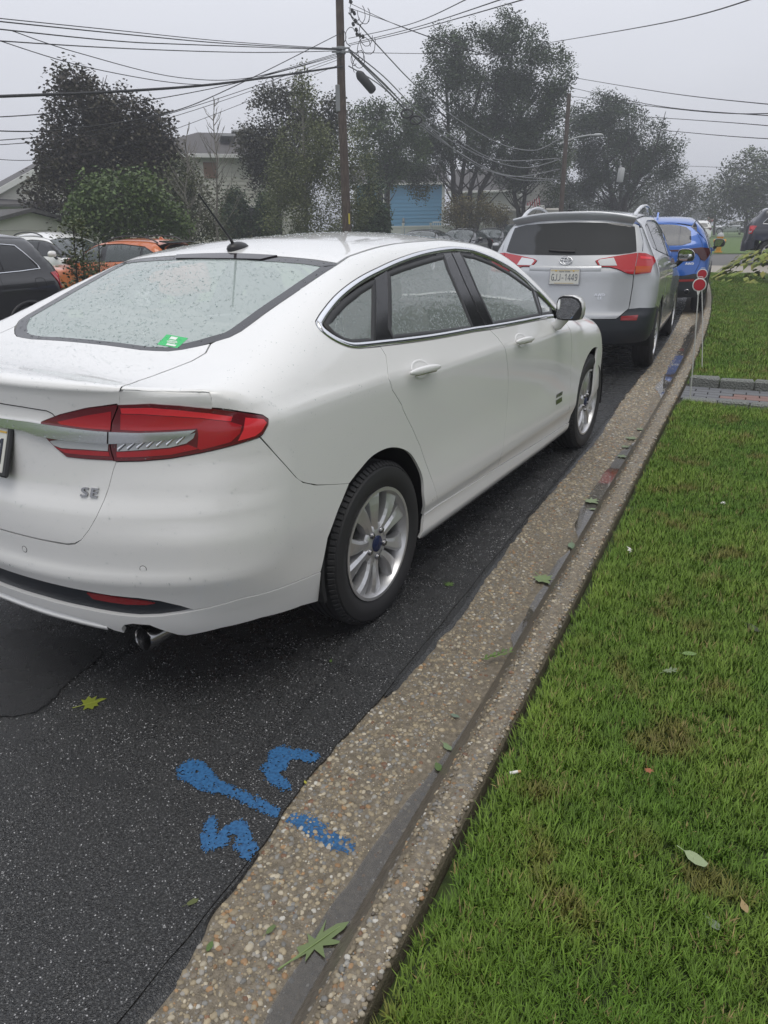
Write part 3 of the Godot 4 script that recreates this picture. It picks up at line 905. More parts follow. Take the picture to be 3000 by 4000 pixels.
func build_sedan() -> void:
	var B := Body.new(SEDAN)
	var rng := RandomNumberGenerator.new()
	rng.seed = 7
	var car := thing("parked_sedan", "wet white four-door sedan with chrome window trim parked nose-in at the kerb", "car", Vector3(-2.0878, 0, -2.4363), deg_to_rad(-4.87))
	var paint := M("paint_white")
	var T := TRACE
	var dt := v2(T.dlo_top); var db := v2(T.dlo_bot)
	var glass := v2(T.glass).slice(0, 19)          # right half, from the top middle round to the bottom middle
	glass[0] = Vector2(-0.214, 1.06)
	glass.insert(0, Vector2(-0.222, 1.3352))
	glass.append(Vector2(0.546, 1.15)); glass.append(Vector2(0.546, 1.3352))
	var gap_t := v2(T.trunkgap)
	var lampR := v2(T.lamp_roll)
	var doorR := v2(T.doorR); var doorM := v2(T.doorM); var doorF := v2([-2.2554, 0.3154, -2.2727, 0.2589, -2.29, 0.225, -2.3158, 0.17, -2.3246, 0.0829, -2.3325, -0.0273, -2.3306, -0.1376, -2.345, -0.22, -2.37, -0.285])
	var sill := v2([-0.36, -0.2385, -0.489, -0.2367, -0.7528, -0.2446, -1.1732, -0.2541, -1.7183, -0.2698, -2.37, -0.285, -2.43, -0.29])
	var archR := smooth(v2(T.archR))
	var bg := v2([0.6325, 0.306, 0.5809, 0.2319, 0.5228, 0.163, 0.4858, 0.1343, 0.43, 0.112, 0.4107, 0.1046, 0.32, 0.08, 0.227, 0.0575])
	# --- side panel: C pillar, quarter, roof rail and A pillar in one pressing
	var u := PackedVector2Array()
	u.append_array(smooth(rev(db.slice(0, 6))))
	u.append_array(smooth(dt).slice(1))
	u.append_array(v2([-2.30, 0.385, -2.46, 0.465, -2.25, 0.567, -2.05, 0.655, -1.85, 0.742, -1.66, 0.822, -1.2, 0.832, -0.7, 0.824, -0.3, 0.796, -0.2012, 0.7747]))
	for k in range(6, 15): u.append(glass[k])
	u.append_array(gap_t)
	var seam_side := PackedVector2Array()
	for k in 17:
		seam_side.append(Vector2(lerpf(0.5757, 0.815, k / 16.0), level(B, lerpf(0.5757, 0.815, k / 16.0), 0.7)))
	for k in 17:
		var th := lerpf(0.5757, 0.815, k / 16.0)
		var w := B.at(Vector2(th, level(B, th, 0.58)), 1)
		u.append(Vector2(w.z, atan2(w.y - B.ax, w.x) * B.vs))
	u.append_array(lampR.slice(3, 9))
	u.append_array(smooth(bg))
	var a0 := 0
	while archR[a0].x > 0.215: a0 += 1
	u.append_array(archR.slice(a0))
	u.append(Vector2(-0.4883, -0.2355))
	u.append_array(rev(doorR.slice(0, 10)))
	var g := Geo.new()
	var side_poly := inset(u, 0.0016)
	patch(g, B, side_poly, 0, 0.03)
	var over := seam_side.duplicate()
	for k in range(6, 2, -1): over.append(v2(T.lamp)[k] + Vector2(0.0, 0.0016))
	over = Geometry2D.offset_polygon(over, 0.004)[0]
	patch(g, B, over, 1, 0.02, -0.0005, 0.0)
	put("side_panel", g, paint, car)
	put("side_panel", mirrored(g), paint, car)
	# --- doors
	var d1 := doorR.duplicate()
	for k in range(1, 4): d1.append(sill[k])
	d1[d1.size() - 1] = doorM[doorM.size() - 1]
	d1.append_array(rev(doorM.slice(0, doorM.size() - 1)))
	for k in range(11, 5, -1): d1.append(db[k])
	g = Geo.new()
	patch(g, B, inset(d1, 0.0016), 0, 0.03)
	var rear_door := put("door", g, paint, car)
	put("door", mirrored(g), paint, car)
	var d2 := doorM.duplicate()
	for k in [4, 5]: d2.append(sill[k])
	d2.append_array(rev(doorF.slice(0, doorF.size() - 1)))
	for k in range(15, 12, -1): d2.append(db[k])
	g = Geo.new()
	patch(g, B, inset(d2, 0.0016), 0, 0.03)
	var front_door := put("door", g, paint, car)
	put("door", mirrored(g), paint, car)
	# --- sill
	var sl := sill.duplicate()
	sl.append_array(v2([-2.42, -0.33, -2.37, -0.37, -1.7, -0.385, -1.0, -0.385, -0.45, -0.375, -0.33, -0.33]))
	g = Geo.new()
	patch(g, B, inset(sl, 0.0014), 0, 0.025, 0.004)
	put("sill", g, paint, car)
	put("sill", mirrored(g), paint, car)
	# --- front wing, bonnet, windscreen, roof, nose
	var aF := arch(Vector2(-2.85, 0.345), 0.372, -0.15, PI * 0.5, 12, B)
	var aF2 := arch(Vector2(-2.85, 0.345), 0.372, PI * 0.5, PI + 0.1, 12, B)
	var wing := doorF.duplicate()
	wing.append(Vector2(-2.43, -0.29))
	wing.append_array(aF.slice(1))
	wing.append_array(aF2.slice(1, 8))
	wing.append_array(v2([-3.30, 0.05, -3.34, 0.18, -3.30, 0.27, -2.9, 0.40, -2.60, 0.44, -2.46, 0.455, -2.31, 0.378]))
	g = Geo.new()
	patch(g, B, inset(wing, 0.0016), 0, 0.03)
	put("front_wing", g, paint, car)
	put("front_wing", mirrored(g), paint, car)
	var hood := v2([-2.46, 1.3352, -2.50, 0.9, -2.47, 0.62, -2.49, 0.475, -2.6, 0.45, -2.9, 0.41, -3.3, 0.28, -3.42, 0.42, -3.46, 0.8, -3.47, 1.3352])
	g = Geo.new()
	patch(g, B, inset(both(hood, 0), 0.003), 0, 0.06)
	put("bonnet", g, paint, car)
	var ws := v2([-1.68, 1.3352, -1.68, 1.0, -1.655, 0.828, -1.85, 0.750, -2.05, 0.663, -2.25, 0.575, -2.45, 0.475, -2.48, 0.62, -2.52, 0.9, -2.50, 1.3352])
	g = Geo.new()
	patch(g, B, inset(both(ws, 0), 0.004), 0, 0.06, -0.004, 0.004)
	put("windscreen", g, M("glass_side"), car)
	var rf := v2([-1.672, 1.3352, -1.672, 1.0, -1.65, 0.835, -1.2, 0.838, -0.7, 0.83, -0.3, 0.802, -0.212, 0.785, -0.222, 0.87, -0.224, 1.0, -0.228, 1.3352])
	g = Geo.new()
	patch(g, B, inset(both(rf, 0), 0.002), 0, 0.04)
	put("roof", g, paint, car)
	var nose := v2([0.0, 0.88, 0.4, 0.88, 0.62, 0.84, 0.86, 0.80, 1.02, 0.72, 1.06, 0.6, 1.08, 0.40, 1.05, 0.22, 0.5, 0.19, 0.0, 0.19])
	g = Geo.new()
	patch(g, B, both(nose, 2), 2, 0.05)
	put("front_bumper", g, paint, car)
	# --- rear window with its printed border
	var gl := both(glass, 0)
	g = Geo.new()
	patch(g, B, inset(gl, 0.003), 0, 0.035, -0.002, 0.0)
	var rw := put("rear_window", g, M("glass_rear"), car)
	g = Geo.new()
	ribbon(g, B, gl, 0, [[0.003, -0.0008], [0.05, -0.0008]], true, 0.03)
	put("printed_border", g, M("frit"), rw)
	g = Geo.new()
	patch(g, B, v2([-0.226, 1.045, -0.231, 1.3352, -0.226, 1.625, -0.175, 1.585, -0.168, 1.3352, -0.175, 1.085]), 0, 0.03, 0.004, 0.012)
	put("high_brake_light", g, M("smoked_lens"), car)
	# heater lines are too fine to see; the permit sticker is inside the glass
	g = Geo.new()
	var stk := v2(T.sticker)
	patch(g, B, stk, 0, 0.02, -0.0014, 0.0)
	var st := put("permit_sticker", g, M("sticker_green"), rw)
	for q in [[0.30, 0.62, 0.12, 0.36], [0.34, 0.74, 0.44, 0.50], [0.30, 0.80, 0.55, 0.60], [0.36, 0.74, 0.64, 0.69], [0.42, 0.86, 0.76, 0.92]]:
		var a := stk[1].lerp(stk[2], q[0]).lerp(stk[0].lerp(stk[3], q[0]), q[2]); var b := stk[1].lerp(stk[2], q[1]).lerp(stk[0].lerp(stk[3], q[1]), q[2])
		var c := stk[1].lerp(stk[2], q[1]).lerp(stk[0].lerp(stk[3], q[1]), q[3]); var e := stk[1].lerp(stk[2], q[0]).lerp(stk[0].lerp(stk[3], q[0]), q[3])
		g = Geo.new()
		patch(g, B, PackedVector2Array([a, b, c, e]), 0, 0.02, -0.0004, 0.0)
		put("printed_line", g, M("white_print"), st)
	# --- boot lid: upper sheet and rear face share the lip
	var seam := PackedVector2Array()
	for k in 33:
		var th := 0.5757 * k / 32.0
		var y0 := level(B, th, 0.78)
		seam.append(Vector2(th, y0))
	var seam_top := PackedVector2Array()
	for p in seam:
		var w := B.at(p, 1)
		seam_top.append(Vector2(w.z, atan2(w.y - B.ax, w.x) * B.vs))
	var deck := PackedVector2Array()
	deck.append_array(seam_top)
	
	deck.append_array(rev(gap_t.slice(0, 6)))
	for k in range(15, glass.size()): deck.append(glass[k])
	for k in gap_t.size(): deck[seam_top.size() + k].y += 0.004
	g = Geo.new()
	patch(g, B, both(deck, 0), 0, 0.03, 0.0, 0.0)
	flange(g, B, shifted(gap_t, 0.0025), 0, 0.012)
	var face := PackedVector2Array()
	face.append_array(seam)
	var lamp := v2(T.lamp)
	face.append_array(v2([0.572, 1.0796, 0.567, 1.0468]))
	for k in range(2, -1, -1): face.append(lamp[k])
	for k in range(22, 16, -1): face.append(lamp[k])
	face.append_array(v2([0.5351, 0.8718, 0.5227, 0.8449, 0.5076, 0.7995, 0.4887, 0.7543, 0.4652, 0.7068, 0.4378, 0.6648, 0.4097, 0.6313, 0.3854, 0.6173, 0.3581, 0.6128, 0.27, 0.6129, 0.18, 0.6141, 0.0, 0.6145]))
	patch(g, B, both(face, 1), 1, 0.022, 0.0, 0.0)
	flange(g, B, face.slice(seam.size()), 1, 0.014)
	var boot := put("boot_lid", g, paint, car)
	g = Geo.new()
	ribbon(g, B, v2([-0.3495, 0.9973, -0.3397, 1.0065, -0.3216, 1.0131, -0.2267, 1.0176, 0.0, 1.0215, 0.2267, 1.0176, 0.3216, 1.0131, 0.3397, 1.0065, 0.3495, 0.9973]), 1, [[-0.0015, 0.0012], [0.0, 0.002], [0.0015, 0.0012]], false, 0.02)
	put("handle_seam", g, M("gap"), boot)
	# --- rear bumper
	var bu := v2([0.0, 0.6105, 0.18, 0.6101, 0.27, 0.6089, 0.3581, 0.6078, 0.3854, 0.6143, 0.4097, 0.6313, 0.4378, 0.6648, 0.4652, 0.7068, 0.4887, 0.7543, 0.5076, 0.7995, 0.5227, 0.8449, 0.5351, 0.8718, 0.6068, 0.8744, 0.6921, 0.8815, 0.7754, 0.8949, 0.858, 0.9106, 0.9324, 0.9254, 0.9415, 0.927, 0.9946, 0.8502, 1.0476, 0.776, 1.0796, 0.7447, 1.1339, 0.7176, 1.1474, 0.7127, 1.24, 0.686, 1.3281, 0.6631, 1.2487, 0.5804, 1.1895, 0.5014, 1.1538, 0.3806, 1.0, 0.400, 0.8442, 0.410, 0.7102, 0.3885, 0.6732, 0.4087, 0.6169, 0.4296, 0.5579, 0.4393, 0.4742, 0.4439, 0.3866, 0.452, 0.2911, 0.457, 0.18, 0.460, 0.0, 0.461])
	g = Geo.new()
	patch(g, B, inset(both(bu, 1), 0.0014), 1, 0.022, 0.0, 0.016)
	var bumper := put("rear_bumper", g, paint, car)
	var va := v2([0.0, 0.461, 0.18, 0.460, 0.2911, 0.457, 0.3866, 0.452, 0.4742, 0.4439, 0.5579, 0.4393, 0.6169, 0.4296, 0.6732, 0.4087, 0.7102, 0.3885, 0.6694, 0.3801, 0.6071, 0.3698, 0.5436, 0.3651, 0.4787, 0.3685, 0.3643, 0.378, 0.2, 0.384, 0.0, 0.382])
	g = Geo.new()
	patch(g, B, both(va, 1), 1, 0.025, -0.012, 0.0)
	put("valance", g, M("plastic_dark"), bumper)
	for sg in [1.0, -1.0]:
		g = Geo.new()
		var rp := v2([0.3867, 0.436, 0.4513, 0.435, 0.5143, 0.4278, 0.5753, 0.420, 0.5983, 0.4131, 0.5726, 0.4067, 0.5092, 0.4047, 0.4485, 0.4098, 0.4034, 0.4148])
		patch(g, B, rp, 1, 0.02, -0.007, 0.006)
		put("reflector", g if sg > 0 else mirrored(g), M("reflector_red"), bumper)
	var sk := v2([0.0, 0.382, 0.2, 0.384, 0.3643, 0.378, 0.4787, 0.3685, 0.5436, 0.3651, 0.6071, 0.3698, 0.6694, 0.3801, 0.7102, 0.3885, 0.8442, 0.410, 1.0, 0.400, 1.1538, 0.3806, 1.1514, 0.2507, 1.0635, 0.2756, 0.9047, 0.3, 0.7774, 0.2991, 0.6725, 0.283, 0.6482, 0.288, 0.598, 0.3144, 0.5714, 0.3308, 0.5202, 0.334, 0.492, 0.3269, 0.4787, 0.3102, 0.4817, 0.2889, 0.4516, 0.2971, 0.3972, 0.3235, 0.2978, 0.3369, 0.1814, 0.3434, 0.0, 0.345])
	g = Geo.new()
	patch(g, B, inset(both(sk, 1), 0.002), 1, 0.022, 0.002, 0.02)
	put("lower_skirt", g, paint, bumper)
	g = Geo.new()
	var lipl := v2([-0.43, 0.305, -0.30, 0.318, -0.15, 0.322, 0.0, 0.323, 0.15, 0.322, 0.30, 0.318, 0.43, 0.305])
	ribbon(g, B, lipl, 1, [[0.012, -0.012], [0.006, 0.004], [-0.008, 0.004], [-0.012, -0.02]], false, 0.03)
	put("lower_lip", g, paint, bumper)
	for sg in [1.0, -1.0]:
		var ex := Geo.new()
		var eb := Basis(Vector3(1, 0, 0), PI / 2 - 0.1)
		ex.lathe([[0.030, -0.12], [0.038, -0.10], [0.041, 0.06], [0.038, 0.065], [0.034, 0.055], [0.032, -0.09]], 28, eb, Vector3(0.525 * sg, 0.252, 0.83))
		put("exhaust_tip", ex, M("steel"), car)
		for q in [[0.1813, 0.563], [0.5869, 0.5477]]:
			var w := B.at(Vector2(q[0], q[1]), 1); var nn := B.normal(w)
			var sg2 := Geo.new()
			var bb := Basis(nn.cross(Vector3.UP).normalized(), nn, Vector3.UP)
			sg2.lathe([[0.0115, -0.001], [0.0112, 0.0008], [0.0096, 0.0008]], 20, bb, w)
			var so := put("parking_sensor", sg2 if sg > 0 else mirrored(sg2), M("gap"), bumper)
			sg2 = Geo.new()
			sg2.lathe([[0.0097, 0.0006], [0.009, 0.0014], [0.0, 0.0016]], 20, bb, w)
			put("sensor_face", sg2 if sg > 0 else mirrored(sg2), paint, so)
	# --- tail lamps: outer half on the wing, inner half on the boot lid
	var split := v2(T.lampsplit)
	var lo := PackedVector2Array(); var li := PackedVector2Array()
	lo.append_array(split)
	for k in range(16, 3, -1): lo.append(lamp[k])
	li.append_array(split)
	for k in range(17, 23): li.append(lamp[k])
	for k in range(0, 3): li.append(lamp[k])
	for sg in [1.0, -1.0]:
		g = Geo.new()
		patch(g, B, inset(lo, 0.0018), 1, 0.018, 0.003, 0.03)
		var LO := put("tail_lamp", g if sg > 0 else mirrored(g), M("lens_maroon"), car)
		g = Geo.new()
		patch(g, B, inset(li, 0.0018), 1, 0.018, 0.003, 0.03)
		var LI := put("tail_lamp", g if sg > 0 else mirrored(g), M("lens_maroon"), boot)
		for q in LAMP:
			g = Geo.new()
			patch(g, B, v2(q[1]), 1, 0.018, q[3], 0.004)
			put(q[0], g if sg > 0 else mirrored(g), M(q[2]), LI if q[4] else LO)
		for k in 7:
			g = Geo.new()
			var t := 0.558 + 0.028 * k
			ribbon(g, B, v2([t + 0.012, 0.9255 + 0.0035 * k, t - 0.010, 0.9075 + 0.003 * k]), 1, [[-0.004, 0.0045], [0.0, 0.0085], [0.006, 0.0045]], false, 0.01)
			put("reflector_facet", g if sg > 0 else mirrored(g), M("chrome"), LO)
	g = Geo.new()
	var bt := v2(T.bar_top); var bb2 := v2(T.bar_bot)
	var cuts := [[PackedVector2Array([Vector2(0, 0.976)]), -1.0, 0.5288], [PackedVector2Array(), 0.5288, 9.0]]
	var bar_in := v2([0.0, 0.974, 0.1132, 0.9745, 0.2522, 0.9758, 0.3667, 0.971, 0.467, 0.9645, 0.526, 0.9618, 0.5215, 0.9268, 0.4616, 0.9279, 0.3599, 0.9314, 0.2846, 0.9357, 0.229, 0.9475, 0.1064, 0.9456, 0.0, 0.945])
	patch(g, B, both(bar_in, 1), 1, 0.012, 0.016, 0.022)
	put("chrome_bar", g, M("chrome"), boot)
	var bar_out := v2([0.5300, 0.9617, 0.6166, 0.96, 0.7006, 0.962, 0.7716, 0.9657, 0.7484, 0.9504, 0.6982, 0.9399, 0.6132, 0.9317, 0.5255, 0.9268])
	for sg in [1.0, -1.0]:
		g = Geo.new()
		patch(g, B, bar_out, 1, 0.012, 0.015, 0.02)
		put("chrome_bar", g if sg > 0 else mirrored(g), M("chrome"), car)
	# --- number plate, leaning out at the foot
	var plate := Node3D.new()
	name_it(plate, "number_plate", boot)
	plate.position = Vector3(0, 0.876, 0.996)
	plate.rotation.x = -0.36
	g = Geo.new(); g.box(Vector3.ZERO, Vector3(0.335, 0.165, 0.014), Basis.IDENTITY, 0.005)
	put("plate_frame", g, M("plastic_black"), plate)
	g = Geo.new(); g.box(Vector3(0, 0, 0.006), Vector3(0.298, 0.140, 0.006), Basis.IDENTITY, 0.002)
	put("plate_face", g, M("plate_cream"), plate)
	g = Geo.new(); g.box(Vector3(0.0, 0.058, 0.0095), Vector3(0.296, 0.006, 0.002))
	put("plate_band", g, M("plate_gold"), plate)
	var tx := put("plate_text", text_mesh("1", 0.11, 0.002), M("plate_ink"), plate)
	tx.position = Vector3(0.128, -0.004, 0.0105)
	# --- badges
	for q in [["SE", Vector2(0.446, 0.7757), 0.040, boot]]:
		var w := B.at(q[1], 1); var nn := B.normal(w)
		var o := put("badge", text_mesh(q[0], q[2], 0.006, "Droid Sans", true), M("steel"), q[3])
		o.transform = Transform3D(Basis(Vector3.UP.cross(nn).normalized() * 1.45, (Vector3.UP - nn * nn.y).normalized() + Vector3.UP.cross(nn) * 0.2, nn), w + nn * 0.003)
	var bw := B.at(Vector2(-2.104, -0.072), 0)
	var ht := put("badge", text_mesh("HYBRID", 0.030, 0.003, "Droid Sans", true), M("steel"), front_door)
	ht.transform = Transform3D(Basis(Vector3(0, 0, -1) * 1.1, Vector3(0, 1, -0.15), Vector3(1, 0, 0)), bw + Vector3(0.003, 0.012, 0))
	g = Geo.new()
	patch(g, B, v2([-2.045, -0.083, -2.16, -0.083, -2.165, -0.109, -2.05, -0.109]), 0, 0.03, 0.003, 0.003)
	put("badge", g, M("steel"), front_door)
	# --- windows
	var qw := v2(T.qwin); var rwn := v2(T.rwin)
	var fw := v2(T.fwin); var mt := v2(T.mtri)
	var wins := [[qw, "quarter_window", null], [rwn, "door_window", rear_door], [fw, "door_window", front_door], [mt, "corner_window", front_door]]
	for q in wins:
		g = Geo.new()
		patch(g, B, q[0], 0, 0.04, -0.007, 0.0)
		put(q[1], g, M("glass_side"), car if q[2] == null else q[2])
		put(q[1], mirrored(g), M("glass_side"), car)
	# black frames round the panes
	var frames := [
		["pillar_trim", v2([-0.3209, 0.683, -0.4424, 0.7035, -0.2446, 0.5001, -0.2427, 0.4566, -0.0976, 0.4625, -0.1105, 0.4785])],
		["pillar_trim", v2([-1.0255, 0.752, -1.216, 0.7536, -1.1913, 0.5801, -1.1972, 0.4105, -0.9473, 0.4169, -0.9633, 0.5525, -0.9825, 0.6816])],
		["pillar_trim", v2([-1.9468, 0.5418, -1.9803, 0.5327, -1.9313, 0.4503, -1.8963, 0.3864, -1.8498, 0.3888, -1.8878, 0.4626])]]
	for q in frames:
		g = Geo.new()
		patch(g, B, q[1], 0, 0.04, -0.004, 0.006)
		put(q[0], g, M("gloss_black"), car)
		put(q[0], mirrored(g), M("gloss_black"), car)
	g = Geo.new()
	ribbon(g, B, v2([-1.1205, 0.768, -1.09, 0.62, -1.085, 0.50, -1.098, 0.405]), 0, [[-0.004, -0.003], [0.0, -0.002], [0.004, -0.003]], false, 0.03)
	put("pillar_gap", g, M("gap"), car)
	# rubber between pane and trim, then the bright surround
	for q in wins:
		g = Geo.new()
		var p: PackedVector2Array = q[0].duplicate()
		if not Geometry2D.is_polygon_clockwise(p): p.reverse()
		ribbon(g, B, p, 0, [[0.006, -0.007], [0.003, -0.003], [-0.014, -0.003], [-0.022, -0.008]], true, 0.03)
		put("window_rubber", g, M("rubber"), car)
		put("window_rubber", mirrored(g), M("rubber"), car)
	var loop := dt.duplicate()
	loop.append_array(rev(db.slice(1)))
	if not Geometry2D.is_polygon_clockwise(loop): loop.reverse()
	for part in [[dt.slice(0, 6), false], [dt.slice(5, 10), false], [dt.slice(9), false], [db.slice(0, 7), true], [db.slice(6, 13), true], [db.slice(12), true]]:
		var p: PackedVector2Array = part[0]
		if part[1]: p = rev(p)
		var q := smooth(p)
		var across := 1.0
		g = Geo.new()
		ribbon(g, B, q, 0, [[0.001, -0.006], [0.002, 0.002], [0.007, 0.006], [0.019, 0.006], [0.025, 0.001], [0.026, -0.008]], false, 0.015)
		put("window_trim", g, M("chrome"), car)
		put("window_trim", mirrored(g), M("chrome"), car)
		g = Geo.new()
		ribbon(g, B, q, 0, [[-0.004, -0.012], [0.004, -0.012]], false, 0.03)
		put("trim_gap", g, M("gap"), car)
	# --- door handles with a bright strip
	for q in [[-0.195, -0.435, 0.334, rear_door], [-1.305, -1.545, 0.309, front_door]]:
		g = Geo.new()
		var pts := []; var strip := []
		for k in 9:
			var f := k / 8.0
			var w := B.at(Vector2(lerpf(q[0], q[1], f), q[2] - 0.010 * f), 0); var nn := B.normal(w)
			pts.append(w + nn * (0.016 * sin(PI * clampf(f, 0.08, 0.92)) + 0.006))
			strip.append(w + nn * (0.016 * sin(PI * clampf(f, 0.08, 0.92)) + 0.0125) + Vector3(0, -0.010, 0))
		var hb := Geo.new()
		var ta: Vector3 = (pts[8] - pts[0]).normalized()
		var tn := ta.cross(Vector3.UP).normalized()
		hb.ball(pts[4] + Vector3(0, 0.002, 0), Vector3(0.132, 0.0175, 0.013), 10, 20, Basis(ta, Vector3.UP, tn))
		var hd := put("door_handle", hb, paint, q[3])
		hb = Geo.new(); hb.tube(strip.slice(1, 8), 0.006, 0.006, 8)
		put("handle_strip", hb, M("chrome"), hd)
		put("door_handle", mirrored(hb), M("chrome"), car)
		g = Geo.new()
		var c := Vector2(lerpf(q[0], q[1], 0.52), q[2] + 0.004)
		var cup := PackedVector2Array()
		for k in 20:
			var a := TAU * k / 20.0
			cup.append(c + Vector2(cos(a) * 0.07, sin(a) * 0.03))
		ribbon(g, B, cup, 0, [[-0.006, 0.0006], [0.0, 0.0035], [0.006, 0.0006]], true, 0.03)
		put("handle_cup", g, M("paint_white"), q[3])
	# --- mirror
	mirror_pod(car, Vector3(0.99, 1.068, -1.955), true, 0.075, 0.068, M("paint_white"), M("plastic_black"))
	mirror_pod(car, Vector3(-0.99, 1.068, -1.955), false, 0.075, 0.068, M("paint_white"), M("plastic_black"))
	# --- aerial
	g = Geo.new()
	g.ball(Vector3(0, 1.434, -0.315), Vector3(0.036, 0.03, 0.065), 8, 16)
	var an := put("aerial", g, M("plastic_black"), car)
	g = Geo.new()
	g.tube([Vector3(0, 1.455, -0.285), Vector3(0, 1.48, -0.265), Vector3(0, 1.646, -0.106)], 0.0075, 0.0035, 8)
	g.ball(Vector3(0, 1.645, -0.107), Vector3.ONE * 0.0055, 5, 8)
	put("whip", g, M("plastic_black"), an)
	# --- underneath: wheel housings, floor, inner shell
	for z in [0.0, -2.85]:
		for sg in [1.0, -1.0]:
			g = Geo.new()
			g.lathe([[0.395, 0.0], [0.395, 0.36], [0.38, 0.362]], 24, Basis(Vector3(0, 0, -1), PI / 2), Vector3(0.535, 0.345, z), PI * 0.5 - 0.25, PI * 1.5 + 0.25)
			g.lathe([[0.395, 0.0], [0.0, 0.0]], 24, Basis(Vector3(0, 0, -1), PI / 2), Vector3(0.535, 0.345, z), PI * 0.5 - 0.25, PI * 1.5 + 0.25)
			put("wheel_housing", g if sg > 0 else mirrored(g), M("under"), car)
			wheel(car, Vector3(0.795 * sg, 0.334, z), 0.334, 0.232, 0.225, sg > 0, 0)
	g = Geo.new()
	g.box(Vector3(0, 0.22, -1.43), Vector3(1.62, 0.05, 2.1), Basis.IDENTITY, 0.01)
	g.box(Vector3(0, 0.36, 0.62), Vector3(1.30, 0.10, 0.46), Basis.IDENTITY, 0.01)
	g.box(Vector3(0, 0.26, 0.0), Vector3(1.06, 0.12, 0.8), Basis.IDENTITY, 0.01)
	g.box(Vector3(0, 0.24, -3.1), Vector3(1.06, 0.12, 1.2), Basis.IDENTITY, 0.01)
	put("underbody", g, M("under"), car)
	g = Geo.new()
	patch(g, B, v2([0.75, 0.30, 0.62, 0.44, 0.45, 0.56, 0.24, 0.55, 0.19, 0.45, -0.6, 0.39, -1.4, 0.36, -2.2, 0.33, -2.42, 0.25, -2.40, -0.20, -1.2, -0.235, -0.42, -0.22, -0.37, 0.0, -0.22, 0.10, 0.0, 0.145, 0.3, 0.10, 0.5, 0.0]), 0, 0.08, -0.022, 0.0)
	var g2 := mirrored(g)
	g.add(g2)
	patch(g, B, both(v2([0.0, 1.07, 0.4, 1.06, 0.55, 1.05, 0.75, 1.0, 0.92, 0.96, 1.05, 0.75, 1.14, 0.70, 1.12, 0.42, 0.7, 0.36, 0.5, 0.37, 0.0, 0.37]), 1), 1, 0.08, -0.03, 0.0)
	patch(g, B, both(v2([0.57, 1.3352, 0.57, 0.9, 0.55, 0.75, 0.62, 0.66, 0.86, 0.66, 0.93, 1.0, 0.95, 1.3352]), 0), 0, 0.08, -0.02, 0.0)
	put("inner_shell", g, M("gap"), car)
	# --- cabin
	var cab := put("cabin_floor", Geo.new(), M("cabin_dark"), car)
	g = Geo.new()
	g.box(Vector3(0, 0.40, -1.1), Vector3(1.5, 0.04, 2.6))
	g.box(Vector3(0, 0.95, -2.25), Vector3(1.35, 0.22, 0.35), Basis.IDENTITY, 0.05)
	cab.mesh = g.mesh()
	g = Geo.new()
	g.box(Vector3(0, 1.06, 0.18), Vector3(1.16, 0.02, 0.62), Basis(Vector3.RIGHT, 0.06), 0.005)
	put("parcel_shelf", g, M("cabin_grey"), car)
	for s in [[-0.36, -1.28, 0], [0.36, -1.28, 0], [0, -0.28, 1]]:
		g = Geo.new()
		var wd := 0.5 if s[2] == 0 else 1.25
		g.box(Vector3(s[0], 0.62, s[1]), Vector3(wd, 0.16, 0.5), Basis(Vector3.RIGHT, 0.1), 0.05)
		g.box(Vector3(s[0], 0.90, s[1] + 0.28), Vector3(wd * 0.98, 0.56, 0.13), Basis(Vector3.RIGHT, 0.3), 0.05)
		var seat := put("seat", g, M("cabin_beige"), car)
		for hx in ([0.0] if s[2] == 0 else [-0.42, 0.0, 0.42]):
			g = Geo.new()
			g.box(Vector3(s[0] + hx, 1.245 - 0.115 * s[2], s[1] + 0.39 - 0.06 * s[2]), Vector3(0.25, 0.16, 0.10), Basis(Vector3.RIGHT, 0.3), 0.035)
			g.tube([Vector3(s[0] + hx - 0.05, 1.1, s[1] + 0.35), Vector3(s[0] + hx - 0.05, 1.2, s[1] + 0.38)], 0.006)
			g.tube([Vector3(s[0] + hx + 0.05, 1.1, s[1] + 0.35), Vector3(s[0] + hx + 0.05, 1.2, s[1] + 0.38)], 0.006)
			put("headrest", g, M("cabin_beige"), seat)
	g = Geo.new()
	var ring := []
	for k in 25:
		var a := TAU * k / 24.0
		ring.append(Vector3(-0.36 + cos(a) * 0.185, 0.98 + sin(a) * 0.175, -1.86 - sin(a) * 0.07))
	g.tube(ring, 0.014, 0.014, 8, false)
	put("steering_wheel", g, M("plastic_black"), car)
	# --- rain
	var dg := Geo.new()
	dg.ball(Vector3.ZERO, Vector3.ONE, 4, 7)
	var dm := dg.mesh()
	var wet := []
	var gr := inset(gl, 0.01)
	wet.append_array(drops(B, gr, 0, 2600, 0.0018, 0.0052, rng, -0.002))
	wet.append_array(drops(B, inset(qw, 0.004), 0, 500, 0.0016, 0.0040, rng, -0.007))
	wet.append_array(drops(B, inset(rwn, 0.004), 0, 2000, 0.0016, 0.0042, rng, -0.007))
	wet.append_array(drops(B, inset(fw, 0.004), 0, 1700, 0.0016, 0.0042, rng, -0.007))
	wet.append_array(drops(B, frames[0][1], 0, 120, 0.001, 0.0028, rng, -0.004))
	wet.append_array(drops(B, frames[1][1], 0, 160, 0.001, 0.0028, rng, -0.004))
	many("rain_drops", dm, M("water"), wet, null, car)
	wet = []
	wet.append_array(drops(B, inset(both(rf, 0), 0.01), 0, 1500, 0.001, 0.0035, rng))
	wet.append_array(drops(B, inset(both(deck, 0), 0.01), 0, 1300, 0.001, 0.0032, rng))
	wet.append_array(drops(B, inset(both(bu, 1), 0.01), 1, 800, 0.0008, 0.0024, rng))
	wet.append_array(drops(B, inset(both(face, 1), 0.01), 1, 700, 0.0008, 0.0024, rng))
